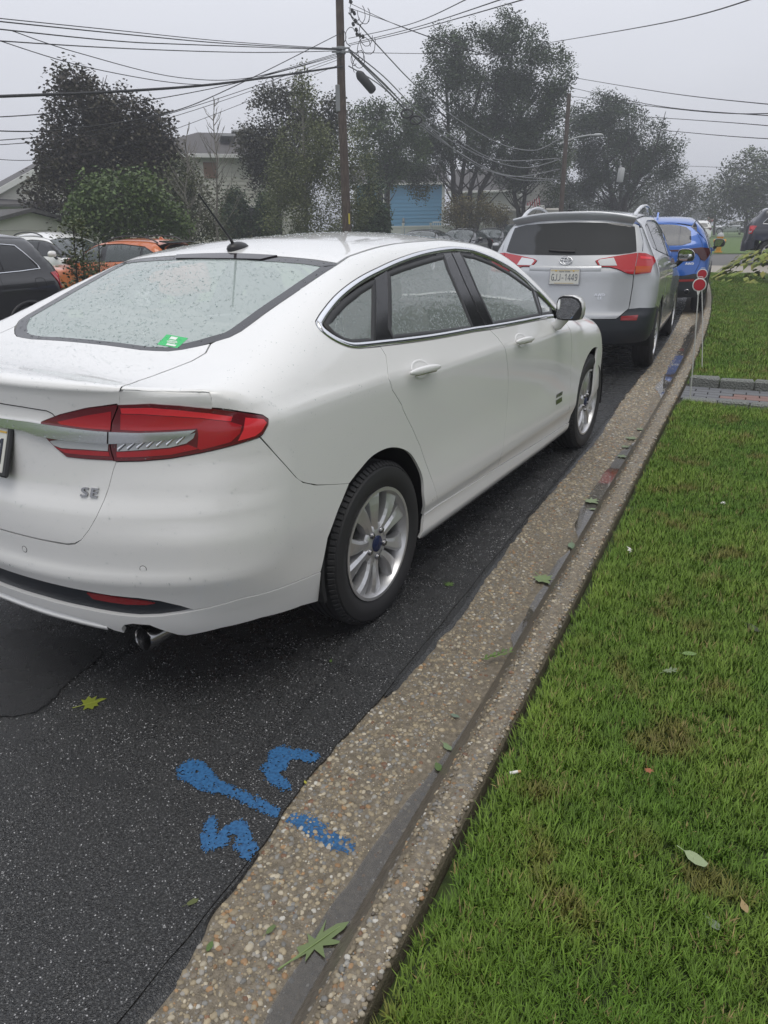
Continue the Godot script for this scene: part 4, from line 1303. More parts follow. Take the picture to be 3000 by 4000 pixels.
	wet.append_array(drops(B, side_poly, 0, 900, 0.0008, 0.0022, rng))
	wet.append_array(drops(B, inset(lo, 0.004), 1, 160, 0.0008, 0.0024, rng, 0.004))
	wet.append_array(drops(B, bar_in, 1, 140, 0.0008, 0.0024, rng, 0.016))
	many("rain_beads", dm, M("water"), wet, null, car)

func mirror_pod(car: Node3D, c: Vector3, right: bool, hw: float, hh: float, shell: Material, frame: Material, cover := true) -> void:
	var sg := 1.0 if right else -1.0
	var out := PackedVector2Array()
	# outline of the glass seen from behind: taller near the car's side edge, rounded outside
	for q in [[-1.0, -0.55], [-0.97, 0.45], [-0.85, 0.82], [-0.5, 0.98], [0.2, 0.98], [0.65, 0.80], [0.9, 0.45], [1.0, 0.0], [0.98, -0.5], [0.85, -0.86], [0.5, -0.98], [-0.4, -1.0], [-0.85, -0.92]]:
		out.append(Vector2(q[0] * hw * sg, q[1] * hh))
	var g := Geo.new()
	var n := out.size()
	var rings := [[1.0, 0.0], [1.05, -0.02], [1.03, -0.06], [0.85, -0.10], [0.5, -0.125], [0.0, -0.13]]
	var st := g.v.size()
	for k in rings.size():
		for p in out:
			var q := Vector3(p.x * rings[k][0], p.y * rings[k][0], rings[k][1])
			var nn := Vector3(p.x / hw / hw * 0.05, p.y / hh / hh * 0.05, -absf(rings[k][1]) * 8.0 + 0.1).normalized()
			g.vert(c + q, nn)
	for k in rings.size() - 1:
		for j in n:
			var a := st + k * n + j; var b := st + k * n + (j + 1) % n
			g.face(a, b, b + n); g.face(a, b + n, a + n)
	var pod := put("door_mirror", g, shell, car)
	g = Geo.new()
	g.prism(out, 0.012, Basis.IDENTITY, c + Vector3(0, 0, 0.001))
	g.v = g.v
	put("mirror_frame", g, frame, pod)
	g = Geo.new()
	var ins := PackedVector2Array()
	for p in out: ins.append(p * 0.88)
	g.prism(ins, 0.004, Basis(Vector3.UP, 0.16 * sg) * Basis(Vector3.RIGHT, 0.10), c + Vector3(0, 0, 0.014))
	put("mirror_glass", g, M("mirror"), pod)
	g = Geo.new()
	g.tube([c + Vector3(-hw * 0.55 * sg, -hh * 0.8, -0.05), c + Vector3(-hw * 1.0 * sg, -hh * 1.5, -0.055), c + Vector3(-hw * 1.75 * sg, -hh * 1.9, -0.06)], 0.036, 0.026, 12)
	put("mirror_stalk", g, shell if cover else frame, pod)

# ---------------------------------------------------------------- ground
func kdx(z: float) -> float:          # the street bends gently to the left further on
	var d := maxf(0.0, -z - 6.5)
	var e := minf(d, 13.5)
	return -e * e / 330.0 - maxf(0.0, d - 13.5) * 0.0818
func ss(a: float, b: float, x: float) -> float:
	var t := clampf((x - a) / (b - a), 0.0, 1.0)
	return t * t * (3.0 - 2.0 * t)
func gy(x: float, z: float) -> float:  # road and everything across it; it falls to the far gutter and rises again up the street
	var r := x - kdx(z)
	return -0.2 * ss(-3.4, -8.5, r) * (1.0 - ss(-14.0, -27.0, z))
func ly(x: float, z: float) -> float:  # lawn on the near side
	return 0.112 + 0.012 * sin(x * 3.1 + 0.4) * sin(z * 1.3) + 0.17 * ss(-12.0, -34.0, z) + 0.02 * ss(0.0, 3.0, x)

var noise := FastNoiseLite.new()
func edge_x(z: float) -> float:        # where the asphalt stops, over the joint of the gutter slab
	const EX := [[2.0, -0.93], [0.0, -0.90], [-0.73, -0.898], [-0.99, -0.927], [-1.395, -0.97], [-1.715, -0.957], [-1.95, -0.92], [-2.47, -0.896], [-3.1, -0.915], [-3.75, -0.932], [-4.6, -0.912], [-5.42, -0.899], [-6.2, -0.925], [-6.9, -0.945], [-7.97, -0.939], [-9.0, -0.92], [-200.0, -0.93]]
	var x := -0.93
	for k in EX.size() - 1:
		if z <= EX[k][0] and z >= EX[k + 1][0]:
			x = lerpf(EX[k][1], EX[k + 1][1], ss(0, 1, (EX[k][0] - z) / (EX[k][0] - EX[k + 1][0])))
	x += 0.010 * noise.get_noise_2d(z * 900.0, 3.0) + 0.012 * noise.get_noise_2d(z * 260.0, 9.0)
	return x + kdx(z)

func more_materials() -> void:
	noise.frequency = 0.01
	noise.seed = 3
	var wht := Color.WHITE
	# wet asphalt: dark binder with a scatter of paler chips, rough in relief
	var a := mk("asphalt", wht, 0.32, 0.0, 0.5)
	a.albedo_texture = noise_tex(FastNoiseLite.TYPE_CELLULAR, 0.085, 11, 1024, 1, ramp([[0.0, lin(0.22, 0.22, 0.22)], [0.10, lin(0.06, 0.061, 0.062)], [0.3, lin(0.020, 0.021, 0.022)], [0.7, lin(0.013, 0.0135, 0.0145)], [1.0, lin(0.008, 0.008, 0.009)]]))
	a.heightmap_enabled = true
	a.heightmap_texture = noise_tex(FastNoiseLite.TYPE_SIMPLEX, 0.16, 11, 1024, 3)
	a.heightmap_scale = 0.30
	a.roughness_texture = noise_tex(FastNoiseLite.TYPE_SIMPLEX, 0.008, 5, 512, 4, ramp([[0.0, Color(0.7, 0.7, 0.7)], [1.0, wht]]))
	tri_map(a, 1.25)
	var c := mk("concrete", wht, 0.55)
	c.albedo_texture = noise_tex(FastNoiseLite.TYPE_SIMPLEX, 0.02, 21, 1024, 5, ramp([[0.0, lin(0.105, 0.088, 0.062)], [0.5, lin(0.165, 0.138, 0.10)], [1.0, lin(0.24, 0.205, 0.155)]]))
	c.heightmap_enabled = true
	c.heightmap_texture = noise_tex(FastNoiseLite.TYPE_SIMPLEX, 0.09, 22, 1024, 4)
	c.heightmap_scale = 0.25
	tri_map(c, 1.5)
	var kf := mk("kerb_face", wht, 0.38)
	kf.albedo_texture = noise_tex(FastNoiseLite.TYPE_SIMPLEX, 0.03, 27, 512, 5, ramp([[0.0, lin(0.07, 0.06, 0.048)], [0.6, lin(0.125, 0.108, 0.085)], [1.0, lin(0.23, 0.205, 0.17)]]))
	kf.heightmap_enabled = true
	kf.heightmap_texture = noise_tex(FastNoiseLite.TYPE_SIMPLEX, 0.12, 28, 512, 3)
	kf.heightmap_scale = 0.2
	tri_map(kf, 2.0)
	var so := mk("soil", wht, 0.85)
	so.albedo_texture = noise_tex(FastNoiseLite.TYPE_SIMPLEX, 0.03, 31, 512, 5, ramp([[0.0, lin(0.018, 0.015, 0.010)], [1.0, lin(0.06, 0.05, 0.032)]]))
	tri_map(so, 2.0)
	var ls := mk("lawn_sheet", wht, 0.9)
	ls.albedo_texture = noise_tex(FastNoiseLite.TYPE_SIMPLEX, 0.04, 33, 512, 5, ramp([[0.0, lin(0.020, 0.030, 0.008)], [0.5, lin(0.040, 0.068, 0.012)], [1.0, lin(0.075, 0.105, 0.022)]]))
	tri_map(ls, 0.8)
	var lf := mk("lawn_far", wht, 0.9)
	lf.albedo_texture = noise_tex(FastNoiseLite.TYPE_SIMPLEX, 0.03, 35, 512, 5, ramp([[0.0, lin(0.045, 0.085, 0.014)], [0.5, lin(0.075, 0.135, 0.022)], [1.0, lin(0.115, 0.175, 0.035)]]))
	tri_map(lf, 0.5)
	var st := mk("stone", wht, 0.5)
	st.vertex_color_use_as_albedo = true
	var gm := mk("grass", wht, 0.55, 0.0, 0.35)
	gm.vertex_color_use_as_albedo = true
	gm.backlight_enabled = true
	gm.backlight = Color(0.35, 0.4, 0.2)
	var lm := mk("leaf", wht, 0.5, 0.0, 0.4)
	lm.vertex_color_use_as_albedo = true
	lm.backlight_enabled = true
	lm.backlight = Color(0.30, 0.34, 0.18)
	pane("gutter_water", lin(0.05, 0.047, 0.042), 0.5, 0.03)
	var bp := mk("paint_blue", lin(0.022, 0.115, 0.27), 0.6)
	bp.albedo_texture = noise_tex(FastNoiseLite.TYPE_SIMPLEX, 0.05, 41, 256, 4, ramp([[0.0, Color(0.62, 0.7, 0.75)], [0.6, wht], [1.0, wht]]))
	tri_map(bp, 5.0)
	mk("paint_red", lin(0.22, 0.035, 0.02), 0.6)
	mk("paver_grey", lin(0.085, 0.088, 0.095), 0.5)
	mk("paver_red", lin(0.16, 0.075, 0.055), 0.5)
	var gr := mk("granite", wht, 0.6)
	gr.albedo_texture = noise_tex(FastNoiseLite.TYPE_CELLULAR, 0.12, 43, 512, 2, ramp([[0.0, lin(0.27, 0.28, 0.26)], [0.5, lin(0.17, 0.18, 0.165)], [1.0, lin(0.075, 0.085, 0.075)]]))
	gr.heightmap_enabled = true
	gr.heightmap_texture = noise_tex(FastNoiseLite.TYPE_SIMPLEX, 0.03, 44, 512, 5)
	gr.heightmap_scale = 1.6
	tri_map(gr, 3.0)
	mk("concrete_pale", lin(0.33, 0.30, 0.26), 0.7)
	mk("drive", lin(0.10, 0.095, 0.09), 0.7)
	scenery_materials()

func sheet(g: Geo, xs: Array, zs: Array, h: Callable, x_is_offset := true) -> void:
	# a surface over rows of z and columns of x (x measured from the bending kerb line)
	var st := g.v.size()
	for z in zs:
		for x in xs:
			var px: float = x + (kdx(z) if x_is_offset else 0.0)
			var y: float = h.call(px, z)
			var e := 0.05
			var nn := Vector3((h.call(px - e, z) - h.call(px + e, z)) / (2 * e), 1.0, (h.call(px, z - e) - h.call(px, z + e)) / (2 * e)).normalized()
			g.vert(Vector3(px, y, z), nn, Vector2(px, z))
	var w := xs.size()
	for r in zs.size() - 1:
		for c in w - 1:
			var k := st + r * w + c
			g.face(k, k + 1, k + w + 1); g.face(k, k + w + 1, k + w)

func steps(a: float, b: float, n: int, p := 1.0) -> Array:
	var o := []
	for k in n + 1: o.append(lerpf(a, b, pow(float(k) / n, p)))
	return o

func build_ground() -> void:
	var rng := RandomNumberGenerator.new()
	rng.seed = 21
	# ---- road: main sheet, and the ragged strip past the joint
	var g := Geo.new()
	var zs := steps(70.0, 9.0, 8) + steps(8.5, 0.6, 6) + steps(0.55, -8.6, 150) + steps(-9.0, -160.0, 70, 1.6)
	var xs := [-11.6, -10.6, -9.6, -8.6, -7.8, -7.0, -6.2, -5.4, -4.6, -4.0, -3.4, -2.8, -2.2, -1.6, -1.2]
	sheet(g, xs, zs, func(x, z): return gy(x, z) + 0.006)
	# last column up to the joint, or to the ragged edge where that lies short of it
	for k in zs.size() - 1:
		var z: float = zs[k]; var z2: float = zs[k + 1]
		var e := minf(edge_x(z), -0.9452 + kdx(z) + 0.006 * noise.get_noise_2d(z * 500.0, 40.0))
		var e2 := minf(edge_x(z2), -0.9452 + kdx(z2) + 0.006 * noise.get_noise_2d(z2 * 500.0, 40.0))
		g.quad(Vector3(-1.2 + kdx(z), 0.006, z), Vector3(e, 0.006, z), Vector3(e2, 0.006, z2), Vector3(-1.2 + kdx(z2), 0.006, z2))
		g.quad(Vector3(e, 0.006, z), Vector3(e, -0.02, z), Vector3(e2, -0.02, z2), Vector3(e2, 0.006, z2))
	structure(put("road", g, M("asphalt")))
	g = Geo.new()
	var fz := steps(0.6, -9.0, 700) + steps(-9.05, -60.0, 60)
	for k in fz.size() - 1:
		var z: float = fz[k]; var z2: float = fz[k + 1]
		var l := -0.9428 + kdx(z) + 0.006 * noise.get_noise_2d(z * 500.0, 40.0); var l2 := -0.9428 + kdx(z2) + 0.006 * noise.get_noise_2d(z2 * 500.0, 40.0)
		var e := edge_x(z); var e2 := edge_x(z2)
		if e - l < 0.004 or e2 - l2 < 0.004: continue
		var m := lerpf(l, e, 0.6); var m2 := lerpf(l2, e2, 0.6)
		g.quad(Vector3(l, 0.005, z), Vector3(m, 0.005, z), Vector3(m2, 0.005, z2), Vector3(l2, 0.005, z2))
		g.quad(Vector3(m, 0.005, z), Vector3(e, -0.003, z), Vector3(e2, -0.003, z2), Vector3(m2, 0.005, z2))
	structure(put("road_edge", g, M("asphalt")))
	# ---- gutter slab and kerb, cast in lengths
	var kerb := Node3D.new()
	name_it(kerb, "kerb")
	structure(kerb)
	var gutter := Node3D.new()
	name_it(gutter, "gutter")
	structure(gutter)
	var joint := [60.0, 7.5, 3.7, -0.05, -3.9, -7.75, -11.5, -15.3, -19.1, -22.9, -26.7, -30.5, -34.3, -38.1, -60.0]
	var prof := [Vector2(-0.634, -0.03), Vector2(-0.632, -0.008), Vector2(-0.622, 0.004), Vector2(-0.60, 0.035), Vector2(-0.575, 0.085), Vector2(-0.556, 0.118), Vector2(-0.540, 0.131), Vector2(-0.52, 0.136), Vector2(-0.475, 0.136), Vector2(-0.462, 0.130), Vector2(-0.456, 0.115), Vector2(-0.455, 0.0)]
	for k in joint.size() - 1:
		var a: float = joint[k] - 0.003; var b: float = joint[k + 1] + 0.003
		var rows := steps(a, b, maxi(6, int((a - b) / 0.25)))
		g = Geo.new()
		var f := Geo.new()
		for r in rows.size() - 1:
			for j in prof.size() - 1:
				var w := []
				for q in [[rows[r], prof[j]], [rows[r], prof[j + 1]], [rows[r + 1], prof[j + 1]], [rows[r + 1], prof[j]]]:
					var wob := 0.003 * noise.get_noise_2d(q[0] * 160.0, q[1].y * 900.0)
					w.append(Vector3(q[1].x + kdx(q[0]) + wob, q[1].y, q[0]))
				if j < 5: f.quad(w[0], w[1], w[2], w[3])
				else: g.quad(w[0], w[1], w[2], w[3])
		for e in [a, b]:
			for j in prof.size() - 1:
				g.quad(Vector3(prof[j].x + kdx(e), prof[j].y, e), Vector3(prof[j + 1].x + kdx(e), prof[j + 1].y, e), Vector3(prof[j + 1].x + kdx(e), -0.03, e), Vector3(prof[j].x + kdx(e), -0.03, e))
		var sec := put("kerb_section", g, M("concrete"), kerb)
		put("kerb_face", f, M("kerb_face"), sec)
		g = Geo.new()
		sheet(g, [-1.02, -0.95, -0.88, -0.80, -0.72, -0.66, -0.63], rows, func(x, z): return gutter_y(x, z))
		put("gutter_slab", g, M("concrete"), gutter)
	# ---- ground under the slabs, soil behind the kerb, lawns
	g = Geo.new()
	sheet(g, [-1.3, -0.3], [70.0, 9.0, 0.0, -6.5, -9.0, -12.0, -16.0, -22.0, -30.0, -40.0, -60.0], func(_x, _z): return -0.035)
	structure(put("subsoil", g, M("soil")))
	g = Geo.new()
	var lz := steps(70.0, 4.5, 6) + steps(4.0, -6.46, 40)
	sheet(g, [-0.452, -0.43, -0.41, -0.3, -0.15, 0.0, 0.2, 0.5, 1.0, 2.0, 4.0, 9.0], lz, func(x, z): return lawn_y(x, z))
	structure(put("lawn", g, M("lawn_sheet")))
	g = Geo.new()
	lz = steps(-7.42, -23.2, 50)
	sheet(g, [-0.452, -0.43, -0.41, -0.3, -0.15, 0.0, 0.2, 0.5, 1.0, 2.0, 4.0, 9.0], lz, func(x, z): return lawn_y(x, z))
	structure(put("lawn", g, M("lawn_sheet")))
	g = Geo.new()
	sheet(g, [-0.452, 0.0, 0.5, 1.0, 3.0, 6.0, 14.0, 30.0], steps(-36.0, -150.0, 24, 1.3), func(x, z): return ly(x, z))
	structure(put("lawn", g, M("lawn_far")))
	g = Geo.new()
	sheet(g, [9.0, 14.0, 20.0, 40.0], steps(70.0, -36.0, 20), func(x, z): return ly(x, z) - 0.01)
	structure(put("lawn", g, M("lawn_far")))
	# a driveway apron further on, between the lawns
	g = Geo.new()
	sheet(g, [-0.452, 0.4, 1.5, 4.0, 9.0], steps(-23.25, -27.0, 6), func(x, z): return ly(x, z) - 0.02)
	structure(put("apron", g, M("concrete_pale")))
	g = Geo.new()
	sheet(g, [-0.452, 0.4, 1.5, 4.0, 9.0], steps(-27.05, -35.95, 8), func(x, z): return ly(x, z) - 0.022)
	structure(put("driveway", g, M("drive")))
	# far side of the street
	g = Geo.new()
	sheet(g, [-60.0, -40.0, -28.0, -20.0, -15.0, -13.0, -11.85], [70.0, 14.0, 0.0, -6.5, -11.0, -15.0, -19.0, -23.0, -28.0, -36.0, -50.0, -70.0, -100.0, -160.0], func(x, z): return gy(x, z) + 0.012)
	structure(put("verge", g, M("lawn_far")))
	g = Geo.new()
	for q in [[-10.85, -10.6]]:
		var rows := steps(70.0, -150.0, 80)
		for r in rows.size() - 1:
			var z: float = rows[r]; var z2: float = rows[r + 1]
			var y := gy(-11.7 + kdx(z), z); var y2 := gy(-11.7 + kdx(z2), z2)
			var A := Vector3(-11.86 + kdx(z), y + 0.10, z); var B := Vector3(-11.66 + kdx(z), y + 0.10, z); var C := Vector3(-11.6 + kdx(z), y - 0.02, z)
			var A2 := Vector3(-11.86 + kdx(z2), y2 + 0.10, z2); var B2 := Vector3(-11.66 + kdx(z2), y2 + 0.10, z2); var C2 := Vector3(-11.6 + kdx(z2), y2 - 0.02, z2)
			g.quad(A, B, B2, A2); g.quad(B, C, C2, B2)
	structure(put("far_kerb", g, M("concrete")))
	g = Geo.new()
	g.quad(Vector3(-700, -0.6, 300), Vector3(700, -0.6, 300), Vector3(700, -0.6, -900), Vector3(-700, -0.6, -900))
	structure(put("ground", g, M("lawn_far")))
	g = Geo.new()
	var patch_edge := PackedVector2Array()
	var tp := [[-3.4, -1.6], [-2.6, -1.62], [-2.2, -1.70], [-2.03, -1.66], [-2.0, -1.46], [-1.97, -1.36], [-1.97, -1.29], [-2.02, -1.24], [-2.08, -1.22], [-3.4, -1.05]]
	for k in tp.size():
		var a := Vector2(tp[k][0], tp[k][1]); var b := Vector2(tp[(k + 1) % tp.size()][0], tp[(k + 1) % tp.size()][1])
		for j in 8: patch_edge.append(a.lerp(b, j / 8.0) + Vector2(noise.get_noise_2d(k * 40.0 + j * 9.0, 7.0), noise.get_noise_2d(k * 40.0 + j * 9.0, 77.0)) * 0.03)
	var ti := Geometry2D.triangulate_polygon(patch_edge)
	for q in patch_edge: g.vert(Vector3(q.x, 0.0095, q.y), Vector3.UP)
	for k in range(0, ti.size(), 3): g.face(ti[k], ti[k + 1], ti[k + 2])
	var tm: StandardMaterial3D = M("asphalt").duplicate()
	tm.albedo_color = Color(0.55, 0.55, 0.56)  # same asphalt in a darker tone, a ragged patch laid on the road
	structure(put("dark_patch", g, tm))
	build_pebbles(rng)
	build_grass(rng)
	build_puddle()
	build_marks(rng)

func gutter_y(x: float, z: float) -> float:
	var r := x - kdx(z)
	return -0.003 - 0.012 * ss(-0.9, -0.66, r)

func lawn_y(x: float, z: float) -> float:
	var r := x - kdx(z)
	var bank := ss(-0.445, -0.40, r)
	return lerpf(0.075, ly(x, z), bank)

func pebble_mesh(rng: RandomNumberGenerator) -> ArrayMesh:
	var g := Geo.new()
	g.ball(Vector3.ZERO, Vector3(1.0, 0.62, 0.8), 4, 7)
	for k in g.v.size():
		g.v[k] *= 1.0 + 0.12 * sin(g.v[k].x * 5.0 + rng.randf() * 0.2) * cos(g.v[k].z * 4.0 + 1.3)
	return g.mesh()

func pebble_color(rng: RandomNumberGenerator) -> Color:
	var kinds := [Color(0.40, 0.33, 0.22), Color(0.50, 0.44, 0.33), Color(0.30, 0.25, 0.17), Color(0.24, 0.235, 0.22), Color(0.36, 0.22, 0.11), Color(0.20, 0.17, 0.13), Color(0.55, 0.53, 0.48), Color(0.30, 0.28, 0.25), Color(0.22, 0.12, 0.07)]
	var w := [22, 14, 24, 14, 7, 16, 4, 14, 3]
	var r := rng.randi_range(0, 117)
	var k := 0
	while r >= w[k]:
		r -= w[k]; k += 1
	return kinds[k] * rng.randf_range(0.55, 0.98)

func build_pebbles(rng: RandomNumberGenerator) -> void:
	var m := pebble_mesh(rng)
	var where := []; var cols := []
	# in the gutter slab
	for k in 46000:
		var z := 0.35 - 15.0 * pow(rng.randf(), 1.7)
		var x := rng.randf_range(-0.975, -0.632)
		if x + kdx(z) < edge_x(z) + 0.004 and x > -0.945: continue
		if x < -0.944 and edge_x(z) > -0.944: continue
		if x < -0.944 and x < edge_x(z): continue
		var r := rng.randf_range(0.0022, 0.0042) if rng.randf() < 0.58 else rng.randf_range(0.0042, 0.0105) * (1.0 if rng.randf() < 0.93 else 1.35)
		if z < -4.0: r *= 1.25 + 0.06 * (-z - 4.0)
		if x > -0.70 and rng.randf() < 0.75: continue
		var px := x + kdx(z)
		var b := Basis(Vector3.UP, rng.randf() * TAU) * Basis(Vector3.RIGHT, rng.randf_range(-0.25, 0.25))
		where.append(Transform3D(b.scaled(Vector3.ONE * r), Vector3(px, gutter_y(px, z) - r * 0.22, z)))
		cols.append(pebble_color(rng))
	tag(many("gutter_pebbles", m, M("stone"), where, cols), "rounded tan and cream pebbles set in the gutter slab", "pebbles")
	where = []; cols = []
	for k in 19000:
		var z := 0.35 - 14.5 * pow(rng.randf(), 1.7)
		var t := rng.randf()
		var x := lerpf(-0.565, -0.458, t)
		var y := 0.1355
		if x < -0.54:
			if rng.randf() < 0.4: continue
			y = lerpf(0.103, 0.132, (x + 0.565) / 0.025)
		var r := rng.randf_range(0.002, 0.004) if rng.randf() < 0.6 else rng.randf_range(0.004, 0.0092)
		if z < -4.0: r *= 1.2 + 0.06 * (-z - 4.0)
		var b := Basis(Vector3.UP, rng.randf() * TAU) * Basis(Vector3.RIGHT, rng.randf_range(-0.25, 0.25))
		where.append(Transform3D(b.scaled(Vector3.ONE * r), Vector3(x + kdx(z), y - r * 0.28, z)))
		cols.append(pebble_color(rng) * 0.9)
	tag(many("kerb_pebbles", m, M("stone"), where, cols), "small pale pebbles exposed along the top of the kerb", "pebbles")
	# stone chips standing in the asphalt
	var cg := Geo.new()
	cg.ball(Vector3.ZERO, Vector3(1.0, 0.7, 0.75), 2, 5)
	var cm := cg.mesh()
	where = []; cols = []
	for k in 170000:
		var z := 0.2 - 5.8 * pow(rng.randf(), 1.2)
		var x := -0.955 - 2.5 * pow(rng.randf(), 1.1)
		if x > edge_x(z) - 0.004: continue
		var r := rng.randf_range(0.0016, 0.0036)
		if z < -3.0: r *= 1.3
		var b := Basis(Vector3.UP, rng.randf() * TAU) * Basis(Vector3.RIGHT, rng.randf_range(-0.6, 0.6)) * Basis(Vector3.BACK, rng.randf_range(-0.6, 0.6))
		where.append(Transform3D(b.scaled(Vector3.ONE * r), Vector3(x, 0.006 - r * 0.15, z)))
		var s := rng.randf()
		var v := 0.012 + 0.05 * s * s + (0.06 + 0.42 * rng.randf() if rng.randf() < 0.20 else 0.0)
		cols.append(Color(v, v * 1.0, v * 1.02))
	var cmat := mk("chip", Color.WHITE, 0.3)
	cmat.vertex_color_use_as_albedo = true
	tag(many("road_chips", cm, cmat, where, cols), "dark and pale stone chips standing in the wet asphalt", "gravel")

func build_puddle() -> void:
	# water lying against the kerb; its outline wanders with the slab
	for run in [[0.6, -2.05, 0.030, 0.105], [-2.35, -3.45, 0.02, 0.05], [-3.5, -5.6, 0.03, 0.07], [-7.0, -13.5, 0.05, 0.10]]:
		var g := Geo.new()
		var rows := steps(run[0], run[1], int((run[0] - run[1]) / 0.03))
		var last := []
		for k in rows.size():
			var z: float = rows[k]
			var f := float(k) / (rows.size() - 1)
			var endf := ss(0.0, 0.12, f) * ss(1.0, 0.80, f) if run[0] < 0.5 else ss(1.0, 0.5, f)
			var w: float = (run[2] + run[3] * (0.5 + 0.5 * noise.get_noise_2d(z * 55.0, 80.0)) + 0.012 * noise.get_noise_2d(z * 500.0, 90.0)) * endf + 0.004
			var inner := -0.6255 + kdx(z); var outer := inner - w
			var y := -0.0105
			if last.size():
				g.quad(last[0], Vector3(inner, y, z), Vector3(outer, y + 0.0012, z), last[1])
			last = [Vector3(inner, y, z), Vector3(outer, y + 0.0012, z)]
		structure(put("gutter_water", g, M("gutter_water")))

func build_marks(rng: RandomNumberGenerator) -> void:
	# sprayed utility marks: a long stroke with a squiggle on either side; specks where the spray thins out
	var marks := [
		["survey_mark", "long blue sprayed stroke across asphalt and gutter, blob at one end", [[-1.297, -1.294, 0.038], [-1.215, -1.268, 0.026], [-1.136, -1.274, 0.014], [-1.049, -1.266, 0.017], [-0.96, -1.26, 0.014], [-0.929, -1.272, 0.016], [-0.879, -1.273, 0.023], [-0.803, -1.255, 0.023], [-0.747, -1.256, 0.017]]],
		["survey_mark", "blue sprayed zigzag squiggle above the long stroke", [[-1.002, -1.494, 0.019], [-1.053, -1.488, 0.019], [-1.098, -1.466, 0.03], [-1.075, -1.42, 0.025], [-1.095, -1.406, 0.018], [-1.06, -1.373, 0.019], [-1.005, -1.357, 0.013]]],
		["survey_mark", "blue sprayed letter S below the long stroke", [[-1.115, -1.159, 0.012], [-1.097, -1.122, 0.018], [-1.069, -1.092, 0.019], [-1.049, -1.11, 0.016], [-1.055, -1.151, 0.017], [-1.039, -1.177, 0.019], [-1.005, -1.157, 0.016], [-0.987, -1.127, 0.02], [-0.963, -1.134, 0.014], [-0.961, -1.102, 0.013]]],
		["survey_mark", "short red sprayed dash on the gutter against the kerb", [[-0.672, -4.52, 0.022], [-0.668, -4.62, 0.026], [-0.675, -4.72, 0.018]]]]
	var f := FastNoiseLite.new()
	f.frequency = 35.0; f.seed = 8; f.fractal_octaves = 3
	for m in marks:
		var g := Geo.new()
		var pts: Array = m[2]
		var lo := Vector2(9, 9); var hi := Vector2(-9, -9)
		for p in pts:
			lo = lo.min(Vector2(p[0], p[1]) - Vector2.ONE * 0.06); hi = hi.max(Vector2(p[0], p[1]) + Vector2.ONE * 0.06)
		var s := 0.0035
		for a in int((hi.x - lo.x) / s):
			for b in int((hi.y - lo.y) / s):
				var q := lo + Vector2(a, b) * s
				var d := 9.0
				for k in pts.size() - 1:
					var A := Vector2(pts[k][0], pts[k][1]); var B := Vector2(pts[k + 1][0], pts[k + 1][1])
					var t := clampf((q - A).dot(B - A) / (B - A).length_squared(), 0.0, 1.0)
					d = minf(d, q.distance_to(A.lerp(B, t)) - 1.2 * lerpf(pts[k][2], pts[k + 1][2], t))
				var nv := f.get_noise_2d(q.x, q.y)
				if d + 0.012 * nv > 0.003 or (nv > 0.46) or rng.randf() < ss(-0.008, 0.004, d) * 0.7 + 0.015: continue
				var on_slab: bool = q.x > edge_x(q.y) - 0.006
				if on_slab and q.x < -0.937: continue
				var y := gutter_y(q.x, q.y) + 0.0016 if on_slab else 0.0085
				var h := s * 0.5
				var yy := y + 0.0008 * nv
				g.quad(Vector3(q.x - h, yy, q.y - h), Vector3(q.x + h, yy, q.y - h), Vector3(q.x + h, yy, q.y + h), Vector3(q.x - h, yy, q.y + h))
		tag(put(m[0], g, M("paint_red") if "red" in m[1] else M("paint_blue")), m[1], "marking")

func tuft(rng: RandomNumberGenerator, blades: int, h: float, spread: float) -> ArrayMesh:
	var g := Geo.new()
	for k in blades:
		var a := rng.randf() * TAU
		var o := Vector3(cos(a), 0, sin(a)) * spread * sqrt(rng.randf())
		var lean := rng.randf_range(0.25, 1.15)
		var dir := Vector3(cos(a + rng.randf_range(-1.2, 1.2)), 0, sin(a + rng.randf_range(-1.2, 1.2))).normalized()
		var L := h * rng.randf_range(0.55, 1.15)
		var w := rng.randf_range(0.0011, 0.0021)
		var sd := dir.cross(Vector3.UP).normalized()
		var p0 := o; var p1 := o + (Vector3.UP * 0.8 + dir * lean * 0.35).normalized() * L * 0.5
		var p2 := p1 + (Vector3.UP * (1.0 - lean * 0.55) + dir * lean).normalized() * L * 0.5
		var sh := rng.randf_range(0.72, 1.2)
		g.tint = Color(sh, sh, sh)
		var nn := (Vector3.UP * 0.75 - dir * 0.5).normalized()
		var b0 := g.vert(p0 - sd * w, nn); g.vert(p0 + sd * w, nn); g.vert(p1 - sd * w * 0.9, nn); g.vert(p1 + sd * w * 0.9, nn); g.vert(p2, nn)
		g.face(b0, b0 + 1, b0 + 3); g.face(b0, b0 + 3, b0 + 2); g.face(b0 + 2, b0 + 3, b0 + 4)
	return g.mesh()

